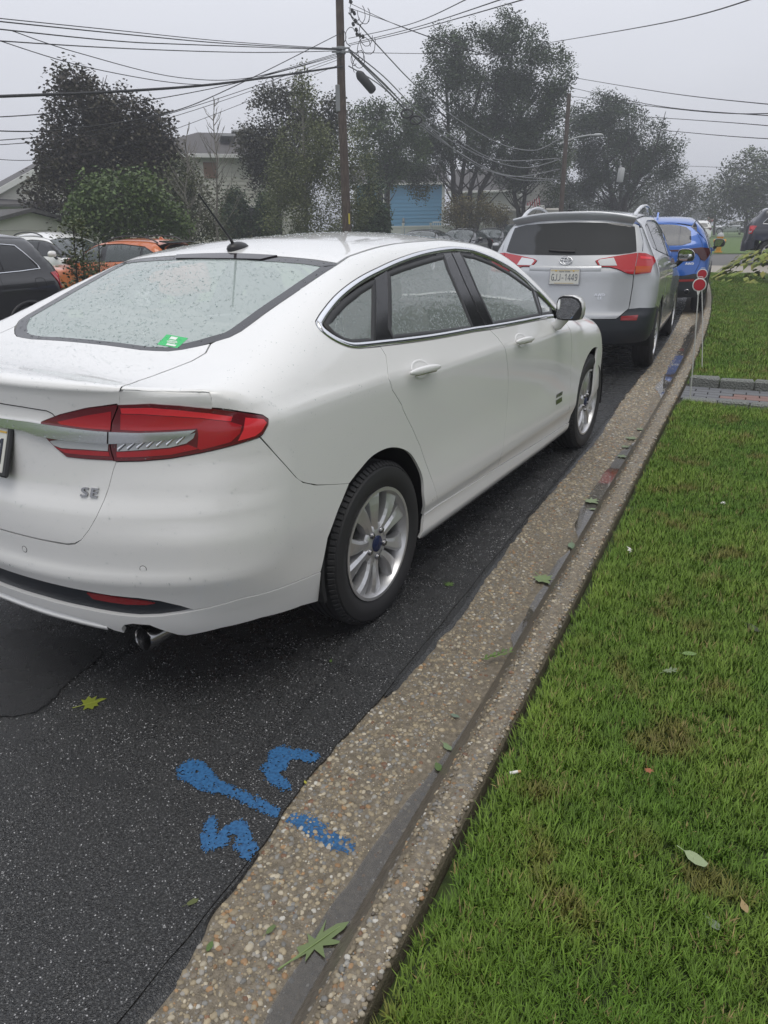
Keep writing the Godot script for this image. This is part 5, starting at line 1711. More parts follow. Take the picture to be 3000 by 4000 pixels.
func build_grass(rng: RandomNumberGenerator) -> void:
	var kinds := []
	for k in 4: kinds.append(tuft(rng, 9, 0.040, 0.016))
	var where := [[], [], [], []]; var cols := [[], [], [], []]
	var nf := FastNoiseLite.new()
	nf.seed = 12; nf.frequency = 1.6; nf.fractal_octaves = 3
	var total := 0
	while total < 92000:
		var u := rng.randf()
		var z := 0.5 - 7.0 * pow(rng.randf(), 1.3) if u < 0.70 else rng.randf_range(-7.45, -23.1)
		var x := -0.425 + 1.17 * pow(rng.randf(), 1.15) if rng.randf() < 0.9 else rng.randf_range(0.7, 2.2)
		if z < -6.42 and z > -7.40: continue
		var px := x + kdx(z)
		var n1 := nf.get_noise_2d(px, z)
		if x < -0.385 + 0.03 * noise.get_noise_2d(z * 400.0, 5.0) and rng.randf() < 0.7: continue
		var dry := nf.get_noise_2d(px * 1.7 + 9.0, z * 1.7)
		total += 1
		var k := rng.randi() % 4
		var s := rng.randf_range(0.75, 1.25) * (1.0 + 0.25 * n1)
		if z < -7.4: s *= 1.35
		var b := Basis(Vector3.UP, rng.randf() * TAU) * Basis(Vector3.RIGHT, rng.randf_range(-0.3, 0.3))
		where[k].append(Transform3D(b.scaled(Vector3(s, s, s)), Vector3(px, lawn_y(px, z) - 0.003, z)))
		var c := Color(0.105, 0.205, 0.022).lerp(Color(0.18, 0.275, 0.040), clampf(0.5 + 0.9 * n1, 0.0, 1.0))
		if dry > 0.28: c = c.lerp(Color(0.20, 0.17, 0.05), clampf((dry - 0.28) * 3.0, 0.0, 0.75))
		if rng.randf() < 0.035: c = Color(0.30, 0.24, 0.10)
		cols[k].append(c * rng.randf_range(0.75, 1.2))
	for k in 4:
		tag(many("grass", kinds[k], M("grass"), where[k], cols[k]), "short mown lawn grass behind the kerb", "grass", "lawn grass")

# ---------------------------------------------------------------- other cars
const SILVER := {
	"ax": 0.75, "wz": 0.0, "z": [-3.75, 1.15], "top": 1.86,
	"SZ": [1.0, 0.5, 0, -1.0, -2.0, -2.66, -3.2, -3.65],
	"SK": [[0.2, 0.70, 0.4, 0.80, 0.6, 0.86, 0.85, 0.885, 1.0, 0.88, 1.1, 0.85, 1.3, 0.745, 1.5, 0.65, 1.75, 0.54],
		[0.2, 0.80, 0.4, 0.885, 0.6, 0.905, 0.85, 0.922, 1.0, 0.918, 1.1, 0.89, 1.3, 0.79, 1.5, 0.685, 1.75, 0.55],
		[0.2, 0.84, 0.4, 0.905, 0.6, 0.92, 0.85, 0.922, 1.0, 0.918, 1.09, 0.89, 1.3, 0.79, 1.5, 0.69, 1.75, 0.56],
		[0.2, 0.84, 0.4, 0.912, 0.6, 0.915, 0.85, 0.922, 1.0, 0.915, 1.07, 0.89, 1.3, 0.79, 1.5, 0.69, 1.75, 0.56],
		[0.2, 0.84, 0.4, 0.912, 0.6, 0.915, 0.85, 0.92, 0.97, 0.91, 1.04, 0.88, 1.3, 0.76, 1.5, 0.66, 1.75, 0.54],
		[0.2, 0.82, 0.4, 0.905, 0.6, 0.922, 0.85, 0.915, 0.94, 0.89, 1.0, 0.84, 1.3, 0.70, 1.5, 0.60, 1.75, 0.5],
		[0.2, 0.72, 0.4, 0.83, 0.6, 0.86, 0.8, 0.85, 0.88, 0.81, 0.95, 0.75, 1.3, 0.6, 1.5, 0.5, 1.75, 0.4],
		[0.2, 0.5, 0.4, 0.6, 0.6, 0.64, 0.8, 0.62, 0.86, 0.58, 0.92, 0.52, 1.3, 0.4, 1.5, 0.3, 1.75, 0.2]],
	"TZ": [1.1, 0.62, 0.3, -0.4, -1.0, -1.4, -2.05, -2.25, -3.0, -3.4, -3.7], "TY": [1.50, 1.592, 1.635, 1.665, 1.658, 1.60, 1.16, 1.07, 1.0, 0.90, 0.7], "TC": [0.05, 0.05, 0.05, 0.05, 0.05, 0.05, 0.05, 0.05, 0.06, 0.07, 0.07],
	"KZ": [-3.7, -2.2, -1.0, 0.4, 1.0], "KV": [0.1, 0.08, 0.08, 0.09, 0.08],
	"RY": [0.1, 0.3, 0.42, 0.50, 0.62, 0.68, 0.8, 0.95, 1.05, 1.12, 1.3, 1.5, 1.56, 1.62, 1.8], "RZ": [0.80, 0.93, 0.985, 0.995, 0.99, 0.965, 0.945, 0.925, 0.915, 0.885, 0.79, 0.685, 0.66, 0.63, 0.5], "RP": [0.16, 0.16, 0.14, 0.13, 0.13, 0.13, 0.13, 0.13, 0.13, 0.13, 0.12, 0.11, 0.10, 0.10, 0.10], "RK": [0.16, 0.16, 0.16, 0.15, 0.14, 0.12, 0.12, 0.10, 0.10, 0.09, 0.09, 0.08, 0.06, 0.05, 0.05],
	"FY": [0.1, 0.4, 0.7, 0.9, 1.1, 1.8], "FZ": [-3.3, -3.52, -3.55, -3.4, -3.3, -3.2], "FP": [0.2, 0.22, 0.24, 0.2, 0.1, 0.1]}

func shape_of(p: Dictionary) -> Dictionary:
	# a body from a handful of measures: hw half width, hb belt, hr roof, tum half width at the rail, zr rear, wb wheelbase, zf nose, bonnet and rear outline
	var hw: float = p.hw; var hb: float = p.hb; var hr: float = p.hr; var tum: float = p.tum; var wb: float = p.wb
	var rows := []; var sz := []
	for q in [[p.zr, 0.045, 0.0], [p.zr - 0.45, 0.008, 0.0], [0.0, 0.0, 0.0], [-wb * 0.5, 0.0, 0.0], [-wb + 0.55, 0.0, 0.02], [-wb, 0.004, 0.05], [-wb - 0.5, 0.06, 0.1], [p.zf, 0.26, 0.12]]:
		var w: float = hw - q[1]; var b: float = hb - q[2]
		sz.append(q[0])
		rows.append([0.2, w - 0.09, 0.4, w - 0.012, 0.6, w, b - 0.2, w, b - 0.08, w - 0.004, b, w - 0.035, lerpf(b, hr, 0.55), lerpf(w - 0.04, tum, 0.5) - q[1] * 0.3, hr - 0.1, tum - q[1] * 0.6, hr + 0.15, tum - 0.13 - q[1] * 0.6])
	var bz: float = p.base[0]; var by: float = p.base[1]
	var rz := []; var ry := [0.1, 0.3, 0.45, 0.6, by - 0.25, by - 0.05, by + 0.02]
	for k in 7: rz.append(p.zr - [0.18, 0.05, 0.0, 0.0, 0.05, 0.08, 0.10][k])
	var ez: float = p.roof_end[0]; var ey: float = p.roof_end[1]
	if p.get("boot", false):
		ry.append(by + 0.2); rz.append(p.zr - 0.2)
		ry.append(hr + 0.1); rz.append(p.zr - 0.3)
	else:
		rz[5] = bz + 0.03; rz[6] = bz
		ry.append(lerpf(by, ey, 0.5)); rz.append(lerpf(bz, ez, 0.5))
		ry.append(ey); rz.append(ez + 0.02)
		ry.append(hr + 0.15); rz.append(ez - 0.15)
	var tz := []; var ty := []
	if p.get("boot", false):
		tz = [p.zr + 0.1, p.zr, bz]; ty = [by - 0.06, by - 0.02, by]
	else:
		tz = [p.zr + 0.1]; ty = [ey - 0.05]
	for q in [[ez, ey], [ez - 0.35, lerpf(ey, hr, 0.75)], [p.top_z, hr], [p.ws[0], p.ws[1]], [p.cowl[0], p.cowl[1]], [p.cowl[0] - 0.2, p.cowl[1] - 0.05], [-wb - 0.1, lerpf(p.cowl[1], p.nose, 0.45)], [p.zf + 0.25, p.nose], [p.zf - 0.1, p.nose - 0.25]]:
		if q[0] < tz[tz.size() - 1] - 0.03:
			tz.append(q[0]); ty.append(q[1])
	var tc := []
	for k in tz.size(): tc.append(0.045)
	var rp := []; var rk := []
	for k in ry.size():
		rp.append(0.13); rk.append(0.13 if k < 4 else 0.09)
	return {"ax": p.get("ax", 0.75), "wz": 0.0, "z": [p.zf - 0.15, p.zr + 0.15], "top": hr + 0.2, "SZ": sz, "SK": rows, "TZ": tz, "TY": ty, "TC": tc, "KZ": [p.zf, 0.0, p.zr], "KV": [0.1, 0.08, 0.08],
		"RY": ry, "RZ": rz, "RP": rp, "RK": rk, "FY": [0.1, 0.4, p.nose - 0.15, p.nose, 1.1, hr + 0.2], "FZ": [p.zf + 0.2, p.zf + 0.02, p.zf, p.zf + 0.12, p.zf + 0.2, p.zf + 0.3], "FP": [0.2, 0.22, 0.24, 0.2, 0.1, 0.1]}

func zy(B: Body, pts: Array) -> PackedVector2Array:
	var o := PackedVector2Array()
	for q in pts: o.append(side_uv(B, q[0], q[1]))
	return o

func skin(called: String, B: Body, poly: PackedVector2Array, mode: int, m: Material, parent: Node, cell := 0.08, off := 0.0, lip := 0.012, pair := true) -> MeshInstance3D:
	var g := Geo.new()
	patch(g, B, poly, mode, cell, off, lip)
	var o := put(called, g, m, parent)
	if pair: put(called, mirrored(g), m, parent)
	return o

func car_of(called: String, label: String, at: Vector3, turn: float, p: Dictionary, paint: Material, group := "") -> Node3D:
	var B := Body.new(p.body if p.has("body") else shape_of(p))
	var car := thing(called, label, "car", at, turn, group)
	var wb: float = p.wb; var R: float = p.R; var hb: float = p.hb
	var cell: float = p.get("cell", 0.09)
	var top := PI * 0.5 * 0.85
	var ar: float = R + p.get("arch", 0.045)
	var sb: float = p.get("sill", 0.30)
	var q0 := asin(clampf((sb - R) / ar, -1.0, 1.0))
	var rear_arch := []; var front_arch := []
	for k in 13:
		var a := lerpf(q0, PI - q0, k / 12.0)
		rear_arch.append([cos(a) * ar, R + sin(a) * ar])
		front_arch.append([-wb + cos(a) * ar, R + sin(a) * ar])
	var zr: float = p.zr; var zf: float = p.zf
	var belt: Array = p.belt       # [[z, y] rear ... front]
	var rail: Array = p.rail       # window heads rear ... front
	var dr: Array = p.doors        # z of the gaps: rear door back, between, front door front
	var by := func(z: float) -> float:
		for k in belt.size() - 1:
			if z <= belt[k][0] and z >= belt[k + 1][0]: return lerpf(belt[k][1], belt[k + 1][1], (belt[k][0] - z) / (belt[k][0] - belt[k + 1][0]))
		return belt[0][1] if z > belt[0][0] else belt[belt.size() - 1][1]
	var ry := func(z: float) -> float:
		for k in rail.size() - 1:
			if z <= rail[k][0] and z >= rail[k + 1][0]: return lerpf(rail[k][1], rail[k + 1][1], (rail[k][0] - z) / (rail[k][0] - rail[k + 1][0]))
		return rail[0][1] if z > rail[0][0] else rail[rail.size() - 1][1]
	# side: quarter with roof rail, two doors, wing, sill
	var cz: float = p.corner        # where the side hands over to the rear face
	var bt: float = p.bumper_top
	var quarter := []
	for b in belt:
		if b[0] > dr[0]: quarter.push_front(b)
	quarter.push_front([dr[0], by.call(dr[0])])
	for r in rail: quarter.append(r)
	var qpoly := zy(B, quarter)
	var rl: float = p.get("rail_v", 0.80)
	var ezz: float = p.roof_end[0]
	qpoly.append_array(PackedVector2Array([Vector2(p.cowl[0] + 0.02, side_uv(B, p.cowl[0], p.cowl[1] - 0.05).y), Vector2(p.ws[0], rl - 0.02), Vector2(lerpf(p.ws[0], ezz, 0.5), rl), Vector2(ezz - 0.12, rl - 0.02)]))
	var ql := [[cz - 0.06, p.roof_end[1] - 0.16], [cz, p.base[1] + 0.02], [cz + 0.02, p.base[1] - 0.2], [cz, bt], [ar + 0.02, bt]]
	if p.get("boot", false): ql = [[cz + 0.0, p.base[1] - 0.06], [cz + 0.02, p.base[1] - 0.2], [cz, bt], [ar + 0.02, bt]]
	qpoly.append_array(zy(B, ql))
	for k in 13:
		if rear_arch[k][1] < bt or k > 5:
			if k > 2: qpoly.append(side_uv(B, rear_arch[k][0], rear_arch[k][1]))
	qpoly.append(side_uv(B, dr[0] - 0.02, sb))
	var sp := skin("side_panel", B, inset(qpoly, 0.003), 0, paint, car, cell)
	var lower: Material = p.get("lower", paint)
	for k in 2:
		var d := []
		var za: float = dr[k]; var zb: float = dr[k + 1]
		d.append([za, by.call(za)])
		if k == 0 and sb < R + ar:
			for j in 13:
				if rear_arch[j][0] < za and rear_arch[j][1] < by.call(za) - 0.1: d.append(rear_arch[j])
			d.append([minf(za - 0.02, -ar), sb])
		else: d.append([za, sb])
		d.append([zb, sb]); d.append([zb, by.call(zb)])
		for b in range(belt.size() - 1, -1, -1):
			if belt[b][0] < za and belt[b][0] > zb: d.append(belt[b])
		var dn := skin("door", B, inset(zy(B, d), 0.003), 0, paint, car, cell)
		var hz: float = lerpf(za, zb, 0.16)
		var g := Geo.new()
		var w := B.at(side_uv(B, hz, by.call(hz) - 0.10), 0); var w2 := B.at(side_uv(B, hz - 0.19, by.call(hz) - 0.105), 0)
		g.tube([w + Vector3(0.012, 0, 0), w.lerp(w2, 0.5) + Vector3(0.028, 0, 0), w2 + Vector3(0.012, 0, 0)], 0.016, 0.016, 8)
		put("door_handle", g, p.get("handle", paint), dn)
		put("door_handle", mirrored(g), p.get("handle", paint), dn)
	var wing := [[dr[2], by.call(dr[2])], [dr[2], sb], [-wb + ar, sb]]
	for k in range(1, 13): wing.append(front_arch[k])
	wing.append_array([[-wb - ar - 0.02, sb], [zf + 0.42, sb + 0.02], [zf + 0.34, p.nose - 0.1], [-wb - 0.1, p.nose + 0.02], [p.cowl[0], p.cowl[1] - 0.06]])
	skin("front_wing", B, inset(zy(B, wing), 0.003), 0, paint, car, cell)
	var sl := [[-ar, sb], [-wb + ar, sb], [-wb + ar, sb - 0.08], [-ar, sb - 0.08]]
	skin("sill", B, inset(zy(B, sl), 0.002), 0, lower, car, cell, 0.003)
	# top: roof, windscreen, bonnet
	var ez: float = p.roof_end[0]; var wt: float = p.ws[0]
	skin("roof", B, inset(both(PackedVector2Array([Vector2(wt, top), Vector2(wt, rl), Vector2(lerpf(wt, ez, 0.5), rl + 0.008), Vector2(ez, rl - 0.02), Vector2(ez + 0.01, top)]), 0), 0.002), 0, paint, car, cell, 0.0, 0.012, false)
	var cv := side_uv(B, p.cowl[0], p.cowl[1] - 0.05).y
	skin("windscreen", B, inset(both(PackedVector2Array([Vector2(wt - 0.01, top), Vector2(wt - 0.01, rl), Vector2(lerpf(wt, p.cowl[0], 0.5), lerpf(rl, cv, 0.52)), Vector2(p.cowl[0] + 0.01, cv + 0.03), Vector2(p.cowl[0] - 0.06, top)]), 0), 0.006), 0, M("glass_front"), car, cell, -0.003, 0.0, false)
	skin("bonnet", B, inset(both(PackedVector2Array([Vector2(p.cowl[0] - 0.07, top), Vector2(p.cowl[0], cv + 0.02), Vector2(-wb - 0.1, side_uv(B, -wb - 0.1, p.nose + 0.02).y), Vector2(zf + 0.34, side_uv(B, zf + 0.34, p.nose - 0.1).y), Vector2(zf + 0.24, top)]), 0), 0.003), 0, paint, car, cell, 0.0, 0.012, false)
	var nz: float = p.nose - 0.02
	skin("front_bumper", B, both(v2([0.0, nz, 0.4, nz - 0.02, 0.66, nz - 0.06, 0.85, nz - 0.12, 0.92, sb + 0.1, 0.85, sb - 0.08, 0.0, sb - 0.1]), 2), 2, paint, car, cell, 0.0, 0.012, false)
	for sg in [1.0, -1.0]:
		var g := Geo.new()
		patch(g, B, v2([0.42, nz - 0.08, 0.74, nz - 0.05, 0.86, nz - 0.10, 0.80, nz - 0.17, 0.46, nz - 0.16]), 2, 0.06, 0.006, 0.01)
		put("headlamp", g if sg > 0 else mirrored(g), M("lens_clear"), car)
	skin("grille", B, both(v2([0.0, nz - 0.10, 0.36, nz - 0.10, 0.33, nz - 0.30, 0.0, nz - 0.32]), 2), 2, M("plastic_black"), car, cell, 0.005, 0.01, false)
	# side glass in three panes between pillars
	var pz: Array = p.panes      # pairs of z: quarter, rear door, front door
	for k in pz.size():
		var a: float = pz[k][0]; var b: float = pz[k][1]
		var w := []
		var lean: float = pz[k][2] if pz[k].size() > 2 else 0.0
		for j in 6: w.append([lerpf(a, b, j / 5.0), by.call(lerpf(a, b, j / 5.0)) + 0.015])
		for j in range(5, -1, -1):
			var z := lerpf(a, b, j / 5.0)
			if z < rail[rail.size() - 1][0] - 0.01 and j == 5: continue
			w.append([z - lean * (1.0 - j / 5.0), maxf(ry.call(z - lean * (1.0 - j / 5.0)) - 0.02, by.call(z) + 0.03)])
		skin("side_window", B, zy(B, w), 0, p.get("glass", M("glass_tint")), car, cell, -0.004, 0.0)
	var band := []
	for b in belt: band.append([b[0], b[1] - 0.0])
	for k in range(rail.size() - 1, -1, -1): band.append(rail[k])
	skin("window_frame", B, zy(B, band), 0, M("gloss_black"), car, cell, -0.014, 0.0)
	if p.get("bright", false):
		var g := Geo.new()
		var lp := zy(B, band)
		if not Geometry2D.is_polygon_clockwise(lp): lp.reverse()
		ribbon(g, B, lp, 0, [[0.001, -0.006], [-0.003, 0.003], [-0.014, 0.003], [-0.018, -0.006]], true, 0.05)
		put("window_trim", g, M("chrome"), car)
		put("window_trim", mirrored(g), M("chrome"), car)
	# wheels
	for z in [0.0, -wb]:
		for sg in [1.0, -1.0]:
			wheel(car, Vector3((p.hw - 0.125) * sg, R, z), R, p.rim, 0.225, sg > 0, 1)
			var g := Geo.new()
			var tb := Basis(Vector3(0, 0, -1), PI / 2)
			g.lathe([[ar + 0.02, 0.0], [ar + 0.02, p.hw - 0.60]], 18, tb, Vector3(0.55, R, z), PI * 0.5 - 0.2, PI * 1.5 + 0.2)
			g.lathe([[ar + 0.02, 0.0], [0.0, 0.0]], 18, tb, Vector3(0.55, R, z), PI * 0.5 - 0.2, PI * 1.5 + 0.2)
			put("wheel_housing", g if sg > 0 else mirrored(g), M("under"), car)
			if p.get("flare", false):
				g = Geo.new()
				var arc := []
				for q in (rear_arch if z == 0.0 else front_arch): arc.append(q)
				ribbon(g, B, zy(B, arc), 0, [[0.045, 0.002], [0.035, 0.012], [0.0, 0.014], [-0.006, -0.02]], false, 0.08)
				put("arch_flare", g if sg > 0 else mirrored(g), M("plastic_black"), car)
	var ub := Geo.new()
	ub.box(Vector3(0, sb + 0.02, -wb * 0.5), Vector3(p.hw * 2 - 0.16, 0.1, wb - 2 * ar), Basis.IDENTITY, 0.01)
	ub.box(Vector3(0, sb + 0.06, (zr + zf) * 0.5), Vector3(1.0, 0.12, zr - zf - 0.5), Basis.IDENTITY, 0.01)
	put("underbody", ub, M("under"), car)
	# cabin
	var cb := Geo.new()
	for s in [[-0.37, -wb * 0.47], [0.37, -wb * 0.47], [-0.37, -wb * 0.16], [0.37, -wb * 0.16]]:
		cb.box(Vector3(s[0], hb - 0.20, s[1] + 0.1), Vector3(0.5, 0.62, 0.15), Basis(Vector3.RIGHT, 0.25), 0.05)
		cb.box(Vector3(s[0], hb + 0.19, s[1] + 0.2), Vector3(0.26, 0.18, 0.1), Basis(Vector3.RIGHT, 0.25), 0.035)
	cb.box(Vector3(0, hb - 0.12, p.cowl[0] + 0.35), Vector3(1.3, 0.2, 0.4), Basis.IDENTITY, 0.04)
	put("seats", cb, M("cabin_dark"), car)
	mirror_pod(car, Vector3(p.hw + 0.10, hb + 0.06, p.mirror_z), true, 0.10, 0.075, paint, M("plastic_black"), false)
	mirror_pod(car, Vector3(-p.hw - 0.10, hb + 0.06, p.mirror_z), false, 0.10, 0.075, paint, M("plastic_black"), false)
	car.set_meta("body", 0)
	car.remove_meta("body")
	car_rear(car, B, p, paint)
	if p.get("rails", null) != null:
		for sg in [1.0, -1.0]:
			var g := Geo.new()
			var pts := []
			for k in 13:
				var f := k / 12.0
				var z := lerpf(p.rails[0], p.rails[1], f)
				var w := B.at(Vector2(z, rl + 0.01), 0)
				pts.append(Vector3(w.x * sg, w.y + 0.11 * sqrt(sin(PI * clampf(f, 0.02, 0.98))) - 0.012, z))
			for k in 12:
				var a: Vector3 = pts[k]; var b: Vector3 = pts[k + 1]
				var al := (b - a).normalized()
				g.box((a + b) * 0.5, Vector3(0.045, 0.028, (b - a).length() + 0.006), Basis(Vector3.RIGHT, al.cross(Vector3.RIGHT).normalized() * -1.0 if false else Vector3.UP, Vector3.BACK).rotated(Vector3.RIGHT, atan2(al.y, -al.z)), 0.01)
			put("roof_rail", g, p.rail_paint, car)
	return car

func car_rear(car: Node3D, B: Body, p: Dictionary, paint: Material) -> void:
	# tailgate with window, lamps, bumper; outlines are half outlines (angle, height), mirrored
	var r: Dictionary = p.rear
	var cell: float = p.get("cell", 0.09) * 0.6
	var gate := skin("tailgate", B, inset(both(v2(r.gate), 1), 0.004), 1, paint, car, cell, 0.0, 0.012, false)
	# corner between tailgate and side
	var gp := v2(r.gate)
	var lo := PackedVector2Array(); var hi := PackedVector2Array()
	var y0: float = p.bumper_top; var y1: float = (p.base[1] - 0.03) if p.get("boot", false) else p.roof_end[1] - 0.12
	for k in 15:
		var y := lerpf(y0, y1, k / 14.0)
		var th := 0.2
		for j in gp.size() - 1:
			var a := gp[j]; var b := gp[j + 1]
			if (a.y - y) * (b.y - y) <= 0.0 and absf(a.y - b.y) > 1e-5: th = maxf(th, lerpf(a.x, b.x, (y - a.y) / (b.y - a.y)))
		var cz: float = p.corner + (0.0 if p.get("boot", false) or y < p.base[1] else -0.06 * (y - p.base[1]) / maxf(0.01, y1 - p.base[1]))
		var w := B.at(side_uv(B, cz + 0.01, y), 0)
		lo.append(Vector2(th + 0.004, y)); hi.append(Vector2(maxf(th + 0.01, atan2(w.x, w.z)), y))
	lo.append_array(rev(hi))
	skin("rear_corner", B, lo, 1, paint, car, cell, -0.001, 0.01)
	if r.has("window"):
		skin("rear_window", B, both(v2(r.window), 1), 1, p.get("glass_rear", M("glass_tint")), gate, cell, 0.004, 0.006, false)
	if r.has("deck"):
		skin("boot_deck", B, inset(both(v2(r.deck), 0), 0.003), 0, paint, car, cell, 0.0, 0.01, false)
		skin("rear_window", B, both(v2(r.deck_window), 0), 0, M("glass_front"), car, cell, 0.002, 0.004, false)
	var bump := skin("rear_bumper", B, inset(both(v2(r.bumper), 1), 0.003), 1, p.get("bumper", paint), car, cell, 0.004, 0.014, false)
	for l in r.lamps:
		for sg in [1.0, -1.0]:
			var g := Geo.new()
			patch(g, B, v2(l[0]), 1, cell, l[2], 0.02)
			put(l[3] if l.size() > 3 else "tail_lamp", g if sg > 0 else mirrored(g), M(l[1]), car)
	for l in r.get("reflectors", []):
		for sg in [1.0, -1.0]:
			var g := Geo.new()
			patch(g, B, v2(l), 1, cell, 0.008, 0.006)
			put("reflector", g if sg > 0 else mirrored(g), M("reflector_red"), bump)

func plate(parent: Node3D, at: Vector3, tilt: float, state: String, number: String) -> Node3D:
	var n := Node3D.new()
	name_it(n, "number_plate", parent)
	n.position = at
	n.rotation.x = tilt
	var g := Geo.new()
	g.box(Vector3.ZERO, Vector3(0.315, 0.162, 0.008), Basis.IDENTITY, 0.003)
	put("plate_frame", g, M("steel"), n)
	g = Geo.new()
	g.box(Vector3(0, 0, 0.003), Vector3(0.296, 0.142, 0.006), Basis.IDENTITY, 0.001)
	put("plate_face", g, M("plate_cream"), n)
	g = Geo.new()
	g.box(Vector3(0, 0.061, 0.0062), Vector3(0.29, 0.012, 0.0012)); g.box(Vector3(0, -0.064, 0.0062), Vector3(0.2, 0.008, 0.0012))
	put("plate_band", g, M("plate_sand"), n)
	var a := put("plate_text", text_mesh(state, 0.021, 0.0012, "Droid Serif"), M("plate_blue"), n)
	a.position = Vector3(0, 0.052, 0.0072)
	var b := put("plate_text", text_mesh(number, 0.092, 0.0014, "Droid Sans Mono"), M("plate_blue"), n)
	b.position = Vector3(0, -0.006, 0.0072)
	b.scale = Vector3(0.62, 1.0, 1.0)
	g = Geo.new()
	g.lathe([[0.008, 0.0], [0.008, 0.003], [0.0, 0.004]], 12, Basis(Vector3.RIGHT, PI / 2), Vector3(-0.09, 0.058, 0.006))
	put("plate_bolt", g, M("plate_gold"), n)
	g = Geo.new()
	g.lathe([[0.008, 0.0], [0.008, 0.003], [0.0, 0.004]], 12, Basis(Vector3.RIGHT, PI / 2), Vector3(0.09, 0.058, 0.006))
	put("plate_bolt", g, M("plate_gold"), n)
	return n

func build_cars() -> void:
	var mk_paint := func(n: String, c: Color, metal := 0.0, rough := 0.35) -> StandardMaterial3D:
		var m := mk(n, c, rough, metal)
		m.clearcoat_enabled = true; m.clearcoat = 1.0; m.clearcoat_roughness = 0.04
		return m
	var silver: Material = mk_paint.call("paint_silver", lin(0.50, 0.515, 0.54), 0.45, 0.38)
	var blue: Material = mk_paint.call("paint_car_blue", lin(0.012, 0.10, 0.42), 0.2, 0.3)
	var black: Material = mk_paint.call("paint_black", lin(0.010, 0.010, 0.012))
	var orange: Material = mk_paint.call("paint_orange", lin(0.55, 0.13, 0.025))
	var white: Material = M("paint_white")
	var navy: Material = mk_paint.call("paint_navy", lin(0.012, 0.015, 0.03))
	var slate: Material = mk_paint.call("paint_slate", lin(0.02, 0.022, 0.028))
	mk("plate_sand", lin(0.55, 0.47, 0.30), 0.5)
	mk("plate_blue", lin(0.03, 0.04, 0.07), 0.5)
	pane("glass_front", lin(0.08, 0.10, 0.10), 0.55, 0.02)
	pane("glass_pale", lin(0.16, 0.20, 0.18), 0.45, 0.02)
	mk("lens_amber", lin(0.45, 0.07, 0.015), 0.2)
	mk("lens_dark", lin(0.06, 0.012, 0.012), 0.12)
	# ---- silver SUV ahead of the sedan
	var S := {"body": SILVER, "hw": 0.922, "hb": 1.07, "hr": 1.665, "wb": 2.66, "zr": 0.985, "zf": -3.55, "R": 0.36, "rim": 0.238, "sill": 0.36, "cell": 0.06, "base": [0.885, 1.12], "roof_end": [0.60, 1.595], "ws": [-1.30, 1.60], "cowl": [-2.1, 1.12], "nose": 0.95, "top_z": -0.4, "corner": 0.60, "bumper_top": 0.70, "mirror_z": -1.70,
		"belt": [[0.46, 1.36], [0.40, 1.28], [0.2, 1.25], [-0.16, 1.215], [-0.69, 1.17], [-1.3, 1.12], [-1.95, 1.08]], "rail": [[0.44, 1.40], [0.30, 1.50], [-0.1, 1.545], [-0.8, 1.55], [-1.25, 1.51], [-1.65, 1.33], [-1.95, 1.12]], "rail_v": 0.80,
		"doors": [-0.30, -1.12, -2.02], "panes": [[0.43, 0.06], [0.0, -0.92], [-1.0, -1.88]], "lower": M("plastic_dark"), "bumper": M("plastic_dark"), "rails": [0.42, -0.95], "rail_paint": silver, "arch": 0.055,
		"rear": {"gate": [0.0, 1.60, 0.40, 1.59, 0.70, 1.555, 0.86, 1.50, 0.855, 1.34, 0.82, 1.245, 0.773, 1.236, 0.569, 1.209, 0.389, 1.181, 0.342, 1.163, 0.38, 1.107, 0.486, 1.105, 0.556, 1.087, 0.648, 1.045, 0.709, 1.035, 0.706, 0.925, 0.678, 0.703, 0.613, 0.65, 0.556, 0.602, 0.363, 0.599, 0.0, 0.597],
			"window": [0.0, 1.535, 0.45, 1.527, 0.66, 1.515, 0.80, 1.486, 0.765, 1.250, 0.70, 1.237, 0.57, 1.224, 0.0, 1.218],
			"bumper": [0.0, 0.597, 0.363, 0.599, 0.556, 0.602, 0.613, 0.65, 0.678, 0.703, 0.775, 0.712, 0.915, 0.706, 1.10, 0.70, 1.10, 0.46, 0.95, 0.36, 0.6, 0.34, 0.0, 0.34],
			"lamps": [[[0.342, 1.163, 0.389, 1.181, 0.569, 1.209, 0.770, 1.235, 0.735, 1.137, 0.705, 1.037, 0.648, 1.045, 0.556, 1.087, 0.486, 1.105, 0.38, 1.107], "lens_red", 0.012], [[0.777, 1.236, 0.851, 1.229, 0.938, 1.191, 0.953, 1.155, 0.893, 1.11, 0.863, 1.047, 0.717, 1.034, 0.742, 1.137], "lens_red", 0.012],
				[[0.366, 1.157, 0.388, 1.174, 0.53, 1.190, 0.555, 1.116, 0.39, 1.115], "lens_clear", 0.016, "reversing_light"], [[0.727, 1.108, 0.880, 1.107, 0.850, 1.055, 0.718, 1.046], "lens_amber", 0.016, "indicator_light"], [[0.79, 1.205, 0.90, 1.19, 0.89, 1.17, 0.785, 1.18], "lens_bright", 0.015, "light_band"]],
			"reflectors": [[0.600, 0.630, 0.755, 0.640, 0.742, 0.588, 0.594, 0.590]]}}
	var sv := car_of("parked_suv", "silver sport utility vehicle with roof rails parked ahead of the white sedan", Vector3(-1.83, 0, -8.82), deg_to_rad(1.6), S, silver)
	plate(sv, Vector3(0.014, 1.012, 0.935), -0.14, "NEW YORK", "GJJ-1449")
	var SB := Body.new(SILVER)
	# moulding over the plate, roof spoiler, wiper, emblem, letters, aerial
	var g := Geo.new()
	ribbon(g, SB, v2([-0.40, 1.112, -0.2, 1.11, 0.0, 1.109, 0.2, 1.11, 0.40, 1.112]), 1, [[-0.012, -0.004], [-0.006, 0.014], [0.03, 0.012], [0.05, 0.0]], false, 0.05)
	put("plate_moulding", g, silver, sv)
	g = Geo.new()
	var lip := PackedVector2Array()
